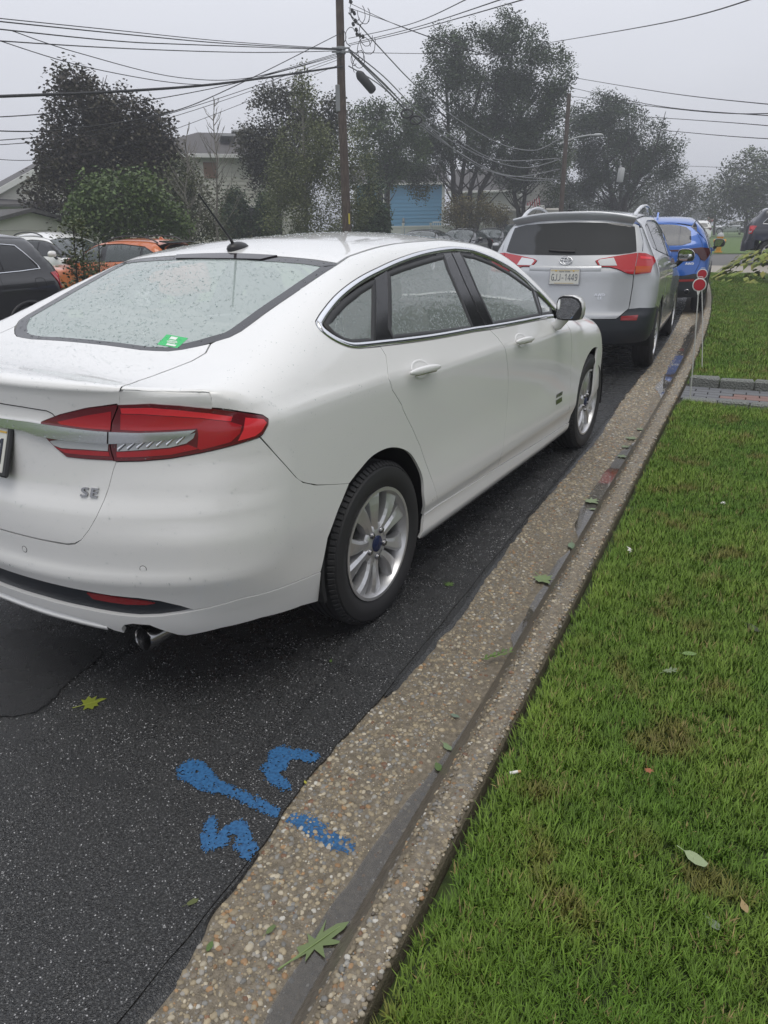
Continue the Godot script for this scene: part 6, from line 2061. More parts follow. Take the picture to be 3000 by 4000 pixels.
	for k in 25: lip.append(Vector2(lerpf(-0.80, 0.80, k / 24.0), 1.57 - 0.05 * pow(absf(k - 12) / 12.0, 3.0)))
	ribbon(g, SB, lip, 1, [[-0.045, 0.002], [-0.03, 0.07], [-0.012, 0.085], [0.004, 0.075], [0.012, 0.0]], false, 0.04)
	put("roof_spoiler", g, silver, sv)
	g = Geo.new()
	ribbon(g, SB, v2([-0.23, 1.262, -0.05, 1.252, 0.10, 1.248]), 1, [[-0.012, 0.006], [-0.010, 0.022], [0.010, 0.022], [0.014, 0.006]], false, 0.05)
	put("rear_wiper", g, M("plastic_black"), sv)
	# oval emblem: one ring round two crossed ovals
	g = Geo.new()
	var ew := SB.at(Vector2(0.006, 1.163), 1); var en := SB.normal(ew)
	var eb := Basis(Vector3.RIGHT, en.cross(Vector3.RIGHT).normalized(), en)
	for o in [[0.062, 0.043, 0.0, 0.006], [0.058, 0.014, 0.018, 0.0045], [0.022, 0.036, -0.002, 0.0045]]:
		var ring := []
		for k in 33: ring.append(ew + en * 0.010 + eb * Vector3(cos(TAU * k / 32.0) * o[0], sin(TAU * k / 32.0) * o[1] + o[2], 0))
		g.tube(ring, o[3], o[3], 6, false)
	put("emblem", g, M("chrome"), sv)
	for q in [["AWD", 0.398, 0.838, 0.036], ["LE", 0.400, 0.805, 0.036]]:
		var w := SB.at(Vector2(q[1], q[2]), 1); var nn := SB.normal(w)
		var o := put("badge", text_mesh(q[0], q[3], 0.004, "Droid Sans", true), M("chrome"), sv)
		o.transform = Transform3D(Basis(Vector3.UP.cross(nn).normalized() * 1.3, (Vector3.UP - nn * nn.y).normalized(), nn), w + nn * 0.003)
	g = Geo.new()
	g.ball(Vector3(-0.1, 1.655, 0.33), Vector3(0.03, 0.02, 0.05), 6, 10)
	g.tube([Vector3(-0.1, 1.66, 0.32), Vector3(-0.1, 1.72, 0.36)], 0.006, 0.004, 6)
	put("aerial", g, M("plastic_black"), sv)
	g = Geo.new()
	g.ball(Vector3(1.07, 1.115, -1.685), Vector3(0.028, 0.026, 0.006), 8, 14)
	put("blind_spot_mirror", g, M("chrome"), sv)
	# ---- blue SUV beyond it
	var U := {"hw": 0.93, "hb": 1.08, "hr": 1.64, "tum": 0.62, "wb": 2.7, "zr": 0.98, "zf": -3.55, "R": 0.36, "rim": 0.24, "sill": 0.34, "base": [0.86, 1.14], "roof_end": [0.50, 1.55], "ws": [-1.2, 1.56], "cowl": [-2.1, 1.12], "nose": 0.98, "top_z": -0.5, "corner": 0.60, "bumper_top": 0.66, "mirror_z": -1.75,
		"belt": [[0.42, 1.30], [0.1, 1.22], [-0.6, 1.15], [-1.95, 1.08]], "rail": [[0.40, 1.36], [0.1, 1.47], [-0.6, 1.53], [-1.2, 1.49], [-1.65, 1.31], [-1.95, 1.11]],
		"doors": [-0.25, -1.12, -2.05], "panes": [[0.40, 0.1], [0.03, -0.95], [-1.03, -1.88]], "lower": M("plastic_dark"), "bumper": M("plastic_dark"), "flare": true, "arch": 0.05,
		"rear": {"gate": [0.0, 1.54, 0.5, 1.52, 0.80, 1.46, 0.86, 1.36, 0.83, 1.14, 0.80, 1.0, 0.78, 0.86, 0.70, 0.70, 0.5, 0.66, 0.0, 0.655], "window": [0.0, 1.50, 0.45, 1.49, 0.70, 1.45, 0.76, 1.38, 0.66, 1.20, 0.5, 1.16, 0.0, 1.15],
			"bumper": [0.0, 0.655, 0.5, 0.66, 0.70, 0.70, 0.9, 0.66, 1.10, 0.64, 1.10, 0.42, 0.8, 0.30, 0.0, 0.28], "lamps": [[[0.60, 1.10, 0.80, 1.12, 0.97, 1.10, 0.99, 1.04, 0.86, 0.90, 0.80, 0.92, 0.74, 1.02, 0.60, 1.05], "lens_dark", 0.012], [[0.0, 1.08, 0.60, 1.09, 0.60, 1.06, 0.0, 1.055], "lens_dark", 0.010, "light_bar"]], "reflectors": [[0.35, 0.60, 0.70, 0.61, 0.70, 0.57, 0.35, 0.565]]}}
	var bz := -15.75
	var bl := car_of("parked_suv", "bright blue sport utility vehicle with black lower bumper parked beyond the silver one", Vector3(-1.72, 0, -15.0), deg_to_rad(2.6), U, blue)
	g = Geo.new()
	g.lathe([[0.035, -0.1], [0.045, 0.06], [0.040, 0.065], [0.036, 0.0]], 18, Basis(Vector3.RIGHT, PI / 2), Vector3(0.62, 0.40, 0.90))
	put("exhaust_tip", g, M("steel"), bl)
	g = Geo.new()
	g.prism(v2([-0.05, 0.0, 0.10, 0.0, 0.06, 0.09, 0.03, 0.10]), 0.03, Basis(Vector3.UP, PI / 2), Vector3(-0.05, 1.60, 0.2))
	put("aerial", g, blue, bl)
	var BB := Body.new(shape_of(U))
	var w3 := BB.at(Vector2(0.62, 0.86), 1); var n3 := BB.normal(w3)
	var aw := put("badge", text_mesh("AWD", 0.05, 0.004, "Droid Sans", true), M("chrome"), bl)
	aw.transform = Transform3D(Basis(Vector3.UP.cross(n3).normalized() * 1.3, (Vector3.UP - n3 * n3.y).normalized(), n3), w3 + n3 * 0.004)
	# ---- black SUV on the far side, tail towards us
	var J := {"hw": 0.965, "hb": 1.10, "hr": 1.74, "tum": 0.70, "wb": 2.915, "zr": 0.96, "zf": -3.80, "R": 0.375, "rim": 0.25, "sill": 0.42, "base": [0.86, 1.20], "roof_end": [0.46, 1.69], "ws": [-1.35, 1.66], "cowl": [-2.2, 1.18], "nose": 1.05, "top_z": -0.4, "corner": 0.58, "bumper_top": 0.74, "mirror_z": -1.85,
		"belt": [[0.36, 1.22], [0.0, 1.20], [-0.8, 1.18], [-2.1, 1.13]], "rail": [[0.34, 1.28], [0.10, 1.56], [-0.3, 1.60], [-1.0, 1.61], [-1.4, 1.57], [-1.8, 1.38], [-2.1, 1.17]],
		"doors": [-0.36, -1.28, -2.2], "panes": [[0.30, -0.25, 0.1], [-0.36, -1.12], [-1.2, -2.0]], "flare": true, "bright": true, "arch": 0.06, "cell": 0.06,
		"rear": {"gate": [0.0, 1.68, 0.5, 1.66, 0.86, 1.60, 0.90, 1.45, 0.87, 1.20, 0.80, 1.0, 0.78, 0.80, 0.70, 0.72, 0.0, 0.70], "window": [0.0, 1.64, 0.5, 1.62, 0.80, 1.56, 0.78, 1.28, 0.5, 1.24, 0.0, 1.23],
			"bumper": [0.0, 0.70, 0.70, 0.72, 0.9, 0.74, 1.10, 0.74, 1.10, 0.50, 0.8, 0.40, 0.0, 0.40], "lamps": [[[0.80, 1.17, 0.95, 1.18, 1.06, 1.165, 1.04, 1.10, 0.98, 0.93, 0.84, 0.94], "lens_red", 0.012], [[0.86, 1.15, 0.99, 1.15, 0.98, 1.08, 0.87, 1.08], "lens_bright", 0.016, "light_band"], [[0.88, 1.02, 0.97, 1.02, 0.96, 0.97, 0.88, 0.97], "lens_clear", 0.016, "reversing_light"]]}}
	var jp := car_of("parked_suv", "black sport utility vehicle with bright window surround on the far side of the street", Vector3(-10.32, -0.2, -7.45), PI, J, black)
	var JB := Body.new(shape_of(J))
	g = Geo.new()
	var fp := PackedVector2Array()
	var fc := side_uv(JB, 0.27, 1.02)
	for k in 20:
		var a := TAU * k / 20.0
		fp.append(fc + Vector2(signf(cos(a)) * pow(absf(cos(a)), 0.5) * 0.085, signf(sin(a)) * pow(absf(sin(a)), 0.5) * 0.075))
	ribbon(g, JB, fp, 0, [[-0.004, 0.001], [0.0, 0.004], [0.004, 0.001]], true, 0.03)
	put("fuel_flap", g, M("gap"), jp)
	put("fuel_flap", mirrored(g), M("gap"), jp)
	# ---- orange crossover behind it
	var O := {"hw": 0.89, "hb": 1.02, "hr": 1.56, "tum": 0.60, "wb": 2.635, "zr": 0.92, "zf": -3.55, "R": 0.345, "rim": 0.225, "sill": 0.36, "base": [0.74, 1.12], "roof_end": [0.36, 1.47], "ws": [-1.25, 1.49], "cowl": [-2.1, 1.04], "nose": 0.92, "top_z": -0.6, "corner": 0.52, "bumper_top": 0.66, "mirror_z": -1.75,
		"belt": [[0.36, 1.20], [0.2, 1.11], [-0.5, 1.075], [-2.0, 1.02]], "rail": [[0.34, 1.26], [0.05, 1.39], [-0.6, 1.45], [-1.25, 1.43], [-1.65, 1.24], [-2.0, 1.05]],
		"doors": [-0.28, -1.15, -2.05], "panes": [[0.32, 0.05], [-0.02, -0.95], [-1.08, -1.88]], "flare": true, "lower": M("plastic_dark"), "glass": M("glass_front"), "rails": [0.30, -1.05], "rail_paint": M("plastic_black"),
		"rear": {"gate": [0.0, 1.46, 0.5, 1.44, 0.80, 1.38, 0.84, 1.2, 0.80, 0.9, 0.7, 0.68, 0.0, 0.66], "window": [0.0, 1.42, 0.5, 1.40, 0.76, 1.36, 0.74, 1.18, 0.5, 1.13, 0.0, 1.12], "bumper": [0.0, 0.66, 0.7, 0.68, 1.08, 0.66, 1.08, 0.44, 0.8, 0.34, 0.0, 0.34], "lamps": [[[0.66, 1.06, 0.84, 1.10, 1.0, 1.06, 0.98, 0.92, 0.8, 0.90, 0.70, 0.96], "lens_red", 0.012]]}}
	var oc := car_of("parked_crossover", "orange crossover with black roof rails and spoiler parked behind the black vehicle", Vector3(-12.45, -0.19, -13.7), deg_to_rad(96), O, orange)
	g = Geo.new()
	g.prism(v2([-0.05, 0.0, 0.12, 0.0, 0.08, 0.075, 0.04, 0.08]), 0.03, Basis(Vector3.UP, PI / 2), Vector3(0, 1.50, 0.08))
	put("aerial", g, orange, oc)
	g = Geo.new()
	g.box(Vector3(0, 1.475, 0.47), Vector3(1.08, 0.028, 0.24), Basis(Vector3.RIGHT, 0.12), 0.01)
	put("roof_spoiler", g, M("gloss_black"), oc)
	# ---- white SUV in the driveway beyond, nose to the street
	var Wc := U.duplicate(true)
	Wc.hr = 1.72; Wc.hb = 1.12
	Wc.erase("flare")
	Wc.bumper = white; Wc.lower = white
	Wc.rails = [0.3, -0.95]; Wc.rail_paint = M("plastic_black")
	car_of("parked_suv", "white sport utility vehicle nosing out behind the leafy bush across the street", Vector3(-18.2, -0.18, -15.2), -PI / 2 - 0.06, Wc, white)
	# ---- dark sedans in a row along the far kerb
	var D := {"hw": 0.90, "hb": 0.95, "hr": 1.45, "tum": 0.56, "wb": 2.75, "zr": 1.08, "zf": -3.65, "R": 0.33, "rim": 0.22, "sill": 0.28, "boot": true, "ax": 0.62, "base": [0.52, 1.06], "roof_end": [-0.35, 1.38], "ws": [-1.55, 1.40], "cowl": [-2.35, 1.0], "nose": 0.84, "top_z": -1.0, "corner": 0.78, "bumper_top": 0.62, "mirror_z": -1.95, "rail_v": 0.78,
		"belt": [[0.18, 1.02], [-0.2, 1.0], [-1.0, 0.98], [-2.15, 0.95]], "rail": [[0.16, 1.06], [-0.25, 1.27], [-0.8, 1.34], [-1.4, 1.33], [-1.8, 1.16], [-2.15, 0.98]], "doors": [-0.28, -1.18, -2.2], "panes": [[-0.02, -0.28, 0.08], [-0.36, -1.08], [-1.22, -2.05]], "glass": M("glass_front"),
		"rear": {"gate": [0.0, 1.02, 0.45, 1.01, 0.62, 0.98, 0.58, 0.80, 0.5, 0.66, 0.0, 0.64], "deck": [0.96, 1.3352, 0.95, 0.8, 0.90, 0.62, 0.5, 0.62, 0.53, 0.8, 0.55, 1.3352], "deck_window": [-0.34, 1.3352, -0.33, 0.80, 0.48, 0.66, 0.52, 0.9, 0.53, 1.3352],
			"bumper": [0.0, 0.64, 0.5, 0.66, 0.58, 0.80, 0.85, 0.80, 1.05, 0.62, 1.12, 0.60, 1.12, 0.34, 0.8, 0.26, 0.0, 0.26], "lamps": [[[0.55, 0.95, 0.70, 0.96, 0.90, 0.94, 0.88, 0.84, 0.58, 0.82], "lens_red", 0.012]]}}
	var row := [["dark grey saloon at the near end of the row along the far kerb", -25.2, slate], ["black saloon second in the row along the far kerb", -30.6, black], ["black saloon with a pale sticker on its windscreen, third in the far row", -35.9, black]]
	for k in row.size():
		var z: float = row[k][1]
		var x := -11.6 + 1.05 + kdx(z)
		var o := car_of("parked_saloon", row[k][0], Vector3(x, gy(x, z), z - 2.7), PI + 0.08, D, row[k][2], "dark saloons along the far kerb")
		if k == 2:
			g = Geo.new()
			g.box(Vector3(0.3, 1.06, -2.1), Vector3(0.12, 0.06, 0.004), Basis(Vector3.RIGHT, 0.9))
			put("sticker", g, M("white_print"), o)
	var Ld := U.duplicate(true)
	Ld.bumper = slate; Ld.lower = slate; Ld.erase("flare"); Ld.glass = M("glass_front")
	var zz := -41.8
	car_of("parked_suv", "dark grey sport utility vehicle at the far end of the row by the camper", Vector3(-10.5 + kdx(zz), 0, zz - 2.7), PI + 0.08, Ld, slate)
	# ---- navy SUV in the drive on the right, tail to the street
	var N := J.duplicate(true)
	N.erase("flare")
	N.hr = 1.76
	car_of("parked_suv", "dark navy sport utility vehicle backed along the driveway beside the leafy plant", Vector3(0.33, ly(0.0, -28.2) - 0.02, -28.3), -PI / 2 - 0.06, N, navy)
	# ---- further off: two cars by the bend
	var far1 := car_of("parked_suv", "white sport utility vehicle far down the street past the blue one", Vector3(-5.0, 0.02, -72.0), 0.08, Wc, white)
	far1.set_meta("group", "far cars")
	for q in [["grey saloon far off beyond the hydrant lawn", 1.2, -92.0, slate], ["pale saloon far off beyond the hydrant lawn", -1.8, -96.0, silver], ["dark saloon far off beside the white posts", 4.5, -98.0, black]]:
		car_of("parked_saloon", q[0], Vector3(q[1], 0.30, q[2]), PI / 2, D, q[3], "far cars")

# ---------------------------------------------------------------- from a direction in the photograph and a distance to a place
func sight(u: float, v: float) -> Vector3:
	var f := 2825.9
	var b := Basis.from_euler(Vector3(-0.3742, deg_to_rad(26.419), -0.015), EULER_ORDER_YXZ)
	return (b * Vector3((u - 1500.0) / f, -(v - 2000.0) / f, -1.0)).normalized()
func spot(u: float, v: float, d: float) -> Vector3:
	var r := sight(u, v)
	return Vector3(0, 1.5102, 0) + r * (d / Vector2(r.x, r.z).length())
func facing(p: Vector3) -> float:      # the turn that makes +z look back at the camera
	return atan2(-p.x, -p.z)

func scenery_materials() -> void:
	var w := Color.WHITE
	for q in [["siding_cream", 0.60, 0.585, 0.53], ["siding_blue", 0.10, 0.28, 0.48], ["siding_grey", 0.46, 0.46, 0.43], ["trim_white", 0.66, 0.66, 0.65], ["board_brown", 0.22, 0.13, 0.085], ["window_dark", 0.03, 0.035, 0.04], ["camper_cream", 0.50, 0.48, 0.44], ["vinyl_white", 0.60, 0.60, 0.59], ["metal_grey", 0.25, 0.26, 0.27]]:
		mk(q[0], lin(q[1], q[2], q[3]), 0.6)
	pane("house_glass", lin(0.02, 0.022, 0.024), 0.85, 0.03)
	var rf := mk("shingles", w, 0.85)
	rf.albedo_texture = noise_tex(FastNoiseLite.TYPE_CELLULAR, 0.06, 51, 256, 2, ramp([[0.0, lin(0.10, 0.095, 0.095)], [1.0, lin(0.055, 0.052, 0.055)]]))
	tri_map(rf, 0.8)
	var wd := mk("pole_wood", w, 0.85)
	wd.albedo_texture = noise_tex(FastNoiseLite.TYPE_SIMPLEX, 0.02, 53, 256, 4, ramp([[0.0, lin(0.035, 0.022, 0.015)], [0.6, lin(0.075, 0.05, 0.035)], [1.0, lin(0.15, 0.125, 0.10)]]))
	tri_map(wd, 1.0)
	wd.uv1_scale = Vector3(3.0, 0.35, 3.0)
	var bk := mk("bark", w, 0.9)
	bk.albedo_texture = noise_tex(FastNoiseLite.TYPE_SIMPLEX, 0.03, 55, 256, 4, ramp([[0.0, lin(0.02, 0.017, 0.014)], [1.0, lin(0.08, 0.068, 0.056)]]))
	tri_map(bk, 1.5)
	mk("bark_pale", lin(0.20, 0.185, 0.165), 0.85)
	mk("cable", lin(0.012, 0.012, 0.013), 0.6)
	mk("cable_grey", lin(0.20, 0.205, 0.215), 0.5)
	mk("hydrant_yellow", lin(0.62, 0.30, 0.01), 0.45)
	mk("hydrant_cap", lin(0.42, 0.43, 0.44), 0.45)
	mk("stake_white", lin(0.62, 0.62, 0.60), 0.5)
	var rd := mk("reflector_disc", lin(0.42, 0.012, 0.03), 0.3)
	rd.clearcoat_enabled = true; rd.clearcoat = 1.0; rd.clearcoat_roughness = 0.05
	mk("sign_red", lin(0.45, 0.03, 0.03), 0.4)
	mk("tag_yellow", lin(0.55, 0.45, 0.03), 0.5)
	mk("flag_red", lin(0.36, 0.03, 0.04), 0.8)
	mk("flag_white", lin(0.60, 0.60, 0.60), 0.8)
	mk("flag_blue", lin(0.03, 0.04, 0.14), 0.8)
	mk("paper_white", lin(0.70, 0.69, 0.66), 0.6)
	mk("filter_tan", lin(0.45, 0.28, 0.13), 0.7)

func boards(parent: Node, w: float, y0: float, y1: float, step: float, m: Material, z := 0.0, holes := []) -> void:
	# lapped siding: each course a wedge-shaped board; cut round windows (holes are x0, x1, y0, y1)
	var k := 0
	var y := y0
	while y < y1 - 0.02:
		var h := minf(step, y1 - y)
		var spans := [[-w * 0.5, w * 0.5]]
		for hl in holes:
			if y + h > hl[2] and y < hl[3]:
				var nx := []
				for s in spans:
					if hl[0] > s[0] and hl[1] < s[1]:
						nx.append([s[0], hl[0]]); nx.append([hl[1], s[1]])
					else: nx.append(s)
				spans = nx
		for s in spans:
			var g := Geo.new()
			var a: float = s[0]; var b: float = s[1]
			var p := [Vector3(a, y, z + 0.035), Vector3(b, y, z + 0.035), Vector3(b, y + h, z + 0.006), Vector3(a, y + h, z + 0.006), Vector3(a, y, z), Vector3(b, y, z)]
			g.quad(p[3], p[2], p[1], p[0]); g.quad(p[0], p[1], p[5], p[4])
			g.quad(p[1], p[2], Vector3(b, y + h, z), p[5]); g.quad(p[4], Vector3(a, y + h, z), p[3], p[0])
			put("siding_board", g, m, parent)
		y += step
		k += 1

func window_unit(parent: Node, c: Vector3, w: float, h: float, panes := 2, sash: Material = null) -> void:
	var n := Node3D.new()
	name_it(n, "window", parent)
	n.position = c
	if sash == null: sash = M("trim_white")
	var g := Geo.new()
	for q in [[0, h * 0.5, w + 0.16, 0.10], [0, -h * 0.5, w + 0.16, 0.12]]: g.box(Vector3(q[0], q[1], 0.04), Vector3(q[2], q[3], 0.09), Basis.IDENTITY, 0.01)
	for s in [-1, 1]: g.box(Vector3(s * (w * 0.5 + 0.03), 0, 0.035), Vector3(0.10, h - 0.1, 0.08), Basis.IDENTITY, 0.01)
	for k in range(1, panes): g.box(Vector3(-w * 0.5 + w * k / panes, 0, 0.03), Vector3(0.09, h - 0.1, 0.06), Basis.IDENTITY, 0.008)
	put("frame", g, sash, n)
	for k in panes:
		g = Geo.new()
		var x := -w * 0.5 + w * (k + 0.5) / panes
		var hw := w / panes * 0.5
		g.quad(Vector3(x - hw, -h * 0.5, 0.012), Vector3(x + hw, -h * 0.5, 0.012), Vector3(x + hw, h * 0.5, 0.012), Vector3(x - hw, h * 0.5, 0.012))
		put("pane", g, M("house_glass"), n)
	g = Geo.new()
	g.box(Vector3(0, 0, -0.06), Vector3(w, h, 0.02))
	put("blind", g, M("window_dark"), n)

func gable_roof(parent: Node, w: float, dpt: float, y: float, rise: float, over: float, along_x: bool, m: Material, called := "roof") -> MeshInstance3D:
	# w along x, dpt along -z from 0; ridge along x (eaves face the viewer) or along z (gable faces the viewer)
	var g := Geo.new()
	var t := 0.12
	if along_x:
		var h := dpt * 0.5
		for s in [1.0, -1.0]:
			var e := Vector3(0, y - rise * over / h, -h + s * (h + over)); var r := Vector3(0, y + rise, -h)
			var a := e + Vector3(-w * 0.5 - over, 0, 0); var b := e + Vector3(w * 0.5 + over, 0, 0)
			var c := r + Vector3(w * 0.5 + over, 0, 0); var d := r + Vector3(-w * 0.5 - over, 0, 0)
			var up := Vector3(0, t, 0)
			g.quad(a + up, b + up, c + up, d + up); g.quad(a, b, b + up, a + up); g.quad(b, c, c + up, b + up); g.quad(a, d, d + up, a + up)
	else:
		var h := w * 0.5
		for s in [1.0, -1.0]:
			var a := Vector3(s * (h + over), y - rise * over / h, over); var b := Vector3(s * (h + over), y - rise * over / h, -dpt - over)
			var c := Vector3(0, y + rise, -dpt - over); var d := Vector3(0, y + rise, over)
			var up := Vector3(0, t, 0)
			g.quad(a + up, b + up, c + up, d + up); g.quad(a, b, b + up, a + up); g.quad(a, a + up, d + up, d)
	return put(called, g, m, parent)

func house(called: String, label: String, u: float, v_eave: float, d: float, w: float, dpt: float, eave: float, turn: float) -> Node3D:
	# stands so that the middle of its front eave lies in direction u
	var p := spot(u, v_eave, d)
	var n := thing(called, label, "house", Vector3(p.x, 0, p.z), facing(p) + turn)
	return n

func walls(n: Node, w: float, dpt: float, y0: float, y1: float, m: Material) -> void:
	var g := Geo.new()
	g.box(Vector3(0, (y0 + y1) * 0.5, -dpt * 0.5 - 0.01), Vector3(w - 0.02, y1 - y0, dpt))
	put("wall", g, m, n)

func build_houses() -> void:
	# cream clapboard house, upper floor seen between the trees
	var n := house("clapboard_house", "cream clapboard two-storey house with dark roof behind the bare birch", 860, 655, 42.0, 8.5, 8.0, 5.15, 0.12)
	walls(n, 8.5, 8.0, -0.6, 5.15, M("siding_cream"))
	boards(n, 8.5, -0.5, 5.15, 0.2, M("siding_cream"), 0.0, [[-0.85, -0.15, 4.0, 4.75]])
	var g := Geo.new()
	g.box(Vector3(-0.5, 4.38, 0.02), Vector3(0.70, 0.75, 0.05), Basis.IDENTITY, 0.01)
	put("boarded_window", g, M("board_brown"), n)
	# hipped roof
	g = Geo.new()
	var e := 0.45
	var A := Vector3(-4.25 - e, 5.1, e); var B := Vector3(4.25 + e, 5.1, e); var C := Vector3(4.25 + e, 5.1, -8 - e); var D := Vector3(-4.25 - e, 5.1, -8 - e)
	var R1 := Vector3(-0.6, 6.55, -4); var R2 := Vector3(1.6, 6.55, -4)
	g.quad(A, B, R2, R1); g.tri(B, C, R2); g.quad(C, D, R1, R2); g.tri(D, A, R1)
	var roof := put("roof", g, M("shingles"), n)
	g = Geo.new()
	for q in [[A, B], [B, C], [D, A]]:
		var mid: Vector3 = (q[0] + q[1]) * 0.5
		var al: Vector3 = (q[1] - q[0])
		g.box(mid + Vector3(0, -0.08, 0), Vector3(al.length(), 0.18, 0.1), Basis(Vector3.UP, -atan2(al.z, al.x)), 0.01)
	put("gutter", g, M("trim_white"), roof)
	for q in [[0.7, 6.15, -1.9], [1.5, 6.5, -3.2]]:
		g = Geo.new()
		g.box(Vector3(q[0], q[1] - 0.1, q[2] + 0.3), Vector3(0.8, 0.14, 0.7), Basis(Vector3.RIGHT, -0.34), 0.02)
		var sk := put("skylight", g, M("metal_grey"), roof)
		g = Geo.new()
		g.box(Vector3(q[0], q[1] - 0.02, q[2] + 0.3), Vector3(0.66, 0.02, 0.56), Basis(Vector3.RIGHT, -0.34))
		put("pane", g, M("window_dark"), sk)
	for q in [[-2.6, 2.0], [1.8, 2.0]]: window_unit(n, Vector3(q[0], q[1], 0.03), 1.1, 1.3)
	# gabled house at the left edge, mostly behind the purple tree
	n = house("gabled_house", "pale gabled house with white verge boards behind the purple tree", 330, 760, 46.0, 9.0, 9.0, 3.6, 0.25)
	walls(n, 9.0, 9.0, -0.6, 3.4, M("siding_cream"))
	boards(n, 9.0, -0.5, 3.4, 0.2, M("siding_cream"))
	g = Geo.new()
	g.prism(v2([-4.5, 3.4, 4.5, 3.4, 0.0, 5.7]), 0.12, Basis.IDENTITY, Vector3(0, 0, -0.05))
	put("gable_wall", g, M("siding_cream"), n)
	roof = gable_roof(n, 9.0, 9.0, 3.4, 2.3, 0.4, false, M("shingles"))
	g = Geo.new()
	for s in [-1.0, 1.0]:
		var a := Vector3(s * 4.9, 3.2, 0.42); var b := Vector3(0, 5.72, 0.42)
		var al := (b - a).normalized()
		g.box((a + b) * 0.5, Vector3((b - a).length(), 0.26, 0.05), Basis(al, Vector3(0, 0, 1).cross(al), Vector3(0, 0, 1)), 0.01)
	put("verge_board", g, M("trim_white"), roof)
	window_unit(n, Vector3(-2.2, 1.6, 0.03), 1.0, 1.3)
	# low garage roof beside it
	n = house("garage", "low cream garage with a shallow grey roof beside the gabled house", 120, 880, 30.0, 5.0, 5.0, 1.7, 0.5)
	walls(n, 5.0, 5.0, -0.6, 1.62, M("siding_cream"))
	boards(n, 5.0, -0.4, 1.62, 0.2, M("siding_cream"))
	g = Geo.new()
	g.prism(v2([-2.5, 1.62, 2.5, 1.62, 0.0, 2.2]), 0.1, Basis.IDENTITY, Vector3(0, 0, -0.04))
	put("gable_wall", g, M("siding_cream"), n)
	gable_roof(n, 5.0, 5.0, 1.6, 0.6, 0.3, false, M("shingles"))
	# low dark roofed house at the very edge
	n = house("bungalow", "low house with a dark hipped roof at the end of the street view", -120, 790, 44.0, 9.0, 8.0, 2.9, 0.3)
	walls(n, 9.0, 8.0, -0.6, 2.9, M("siding_grey"))
	boards(n, 9.0, -0.5, 2.9, 0.2, M("siding_grey"))
	gable_roof(n, 9.0, 8.0, 2.9, 1.0, 0.5, true, M("shingles"))
	window_unit(n, Vector3(3.6, 2.0, 0.03), 1.0, 1.1)
	# blue house
	n = house("blue_house", "blue shingled house with white corner trim and a small two-pane window", 1560, 742, 65.0, 7.4, 8.0, 4.9, 0.04)
	var bx := 3.0
	walls(n, 7.4, 8.0, -0.3, 4.9, M("siding_blue"))
	boards(n, 7.4, -0.2, 4.9, 0.30, M("siding_blue"), 0.0, [[-1.85, -0.75, 3.35, 4.65]])
	window_unit(n, Vector3(-1.3, 4.0, 0.03), 0.9, 1.15, 2)
	g = Geo.new()
	g.box(Vector3(3.62, 2.3, 0.02), Vector3(0.24, 5.2, 0.16), Basis.IDENTITY, 0.02)
	g.box(Vector3(-3.62, 2.3, 0.02), Vector3(0.24, 5.2, 0.16), Basis.IDENTITY, 0.02)
	put("corner_trim", g, M("trim_white"), n)
	roof = gable_roof(n, 7.4, 8.0, 4.9, 1.5, 0.35, true, M("shingles"))
	g = Geo.new()
	g.box(Vector3(0, 4.82, 0.36), Vector3(8.1, 0.16, 0.12), Basis.IDENTITY, 0.02)
	put("gutter", g, M("trim_white"), roof)
	g = Geo.new()
	g.box(Vector3(-0.4, 5.55, -1.2), Vector3(0.9, 0.1, 0.9), Basis(Vector3.RIGHT, -0.36), 0.02)
	put("skylight", g, M("trim_white"), roof)
	g = Geo.new()
	g.box(Vector3(0.32, 2.05, 0.08), Vector3(0.18, 0.42, 0.16), Basis.IDENTITY, 0.03)
	g.ball(Vector3(0.32, 2.0, 0.18), Vector3(0.07, 0.12, 0.07), 6, 8)
	put("wall_lamp", g, M("metal_grey"), n)
	# grey house with a porch
	n = house("grey_house", "pale grey clapboard house with dark roof and small porch behind the camper", 1935, 770, 62.0, 7.0, 8.0, 4.1, -0.1)
	walls(n, 7.0, 8.0, -0.3, 4.1, M("siding_grey"))
	boards(n, 7.0, -0.2, 4.1, 0.2, M("siding_grey"), 0.0, [[0.3, 1.3, 1.7, 3.0]])
	window_unit(n, Vector3(0.8, 2.35, 0.03), 0.8, 1.1, 1)
	roof = gable_roof(n, 7.0, 8.0, 4.1, 1.7, 0.35, true, M("shingles"))
	g = Geo.new()
	g.box(Vector3(0, 4.02, 0.36), Vector3(7.7, 0.16, 0.12), Basis.IDENTITY, 0.02)
	put("gutter", g, M("trim_white"), roof)
	var w2 := Node3D.new()
	name_it(w2, "wing", n)
	w2.position = Vector3(3.5, 0, 1.4)
	g = Geo.new()
	g.prism(v2([-1.3, -0.3, 1.3, -0.3, 1.3, 3.9, 0.0, 5.3, -1.3, 3.9]), 5.0, Basis.IDENTITY, Vector3(0, 0, -2.55))
	put("wall", g, M("siding_grey"), w2)
	g = Geo.new()
	for s in [-1.0, 1.0]:
		var a := Vector3(s * 1.55, 3.6, 0.1); var b := Vector3(0, 5.4, 0.1)
		var al := (b - a).normalized()
		g.box((a + b) * 0.5, Vector3((b - a).length(), 0.2, 0.5), Basis(al, Vector3(0, 0, 1).cross(al), Vector3(0, 0, 1)), 0.01)
	put("verge_board", g, M("trim_white"), w2)
	g = Geo.new()
	g.box(Vector3(-0.3, 3.0, 0.7), Vector3(2.4, 0.14, 1.4), Basis(Vector3.RIGHT, 0.3), 0.02)
	put("porch_roof", g, M("shingles"), w2)
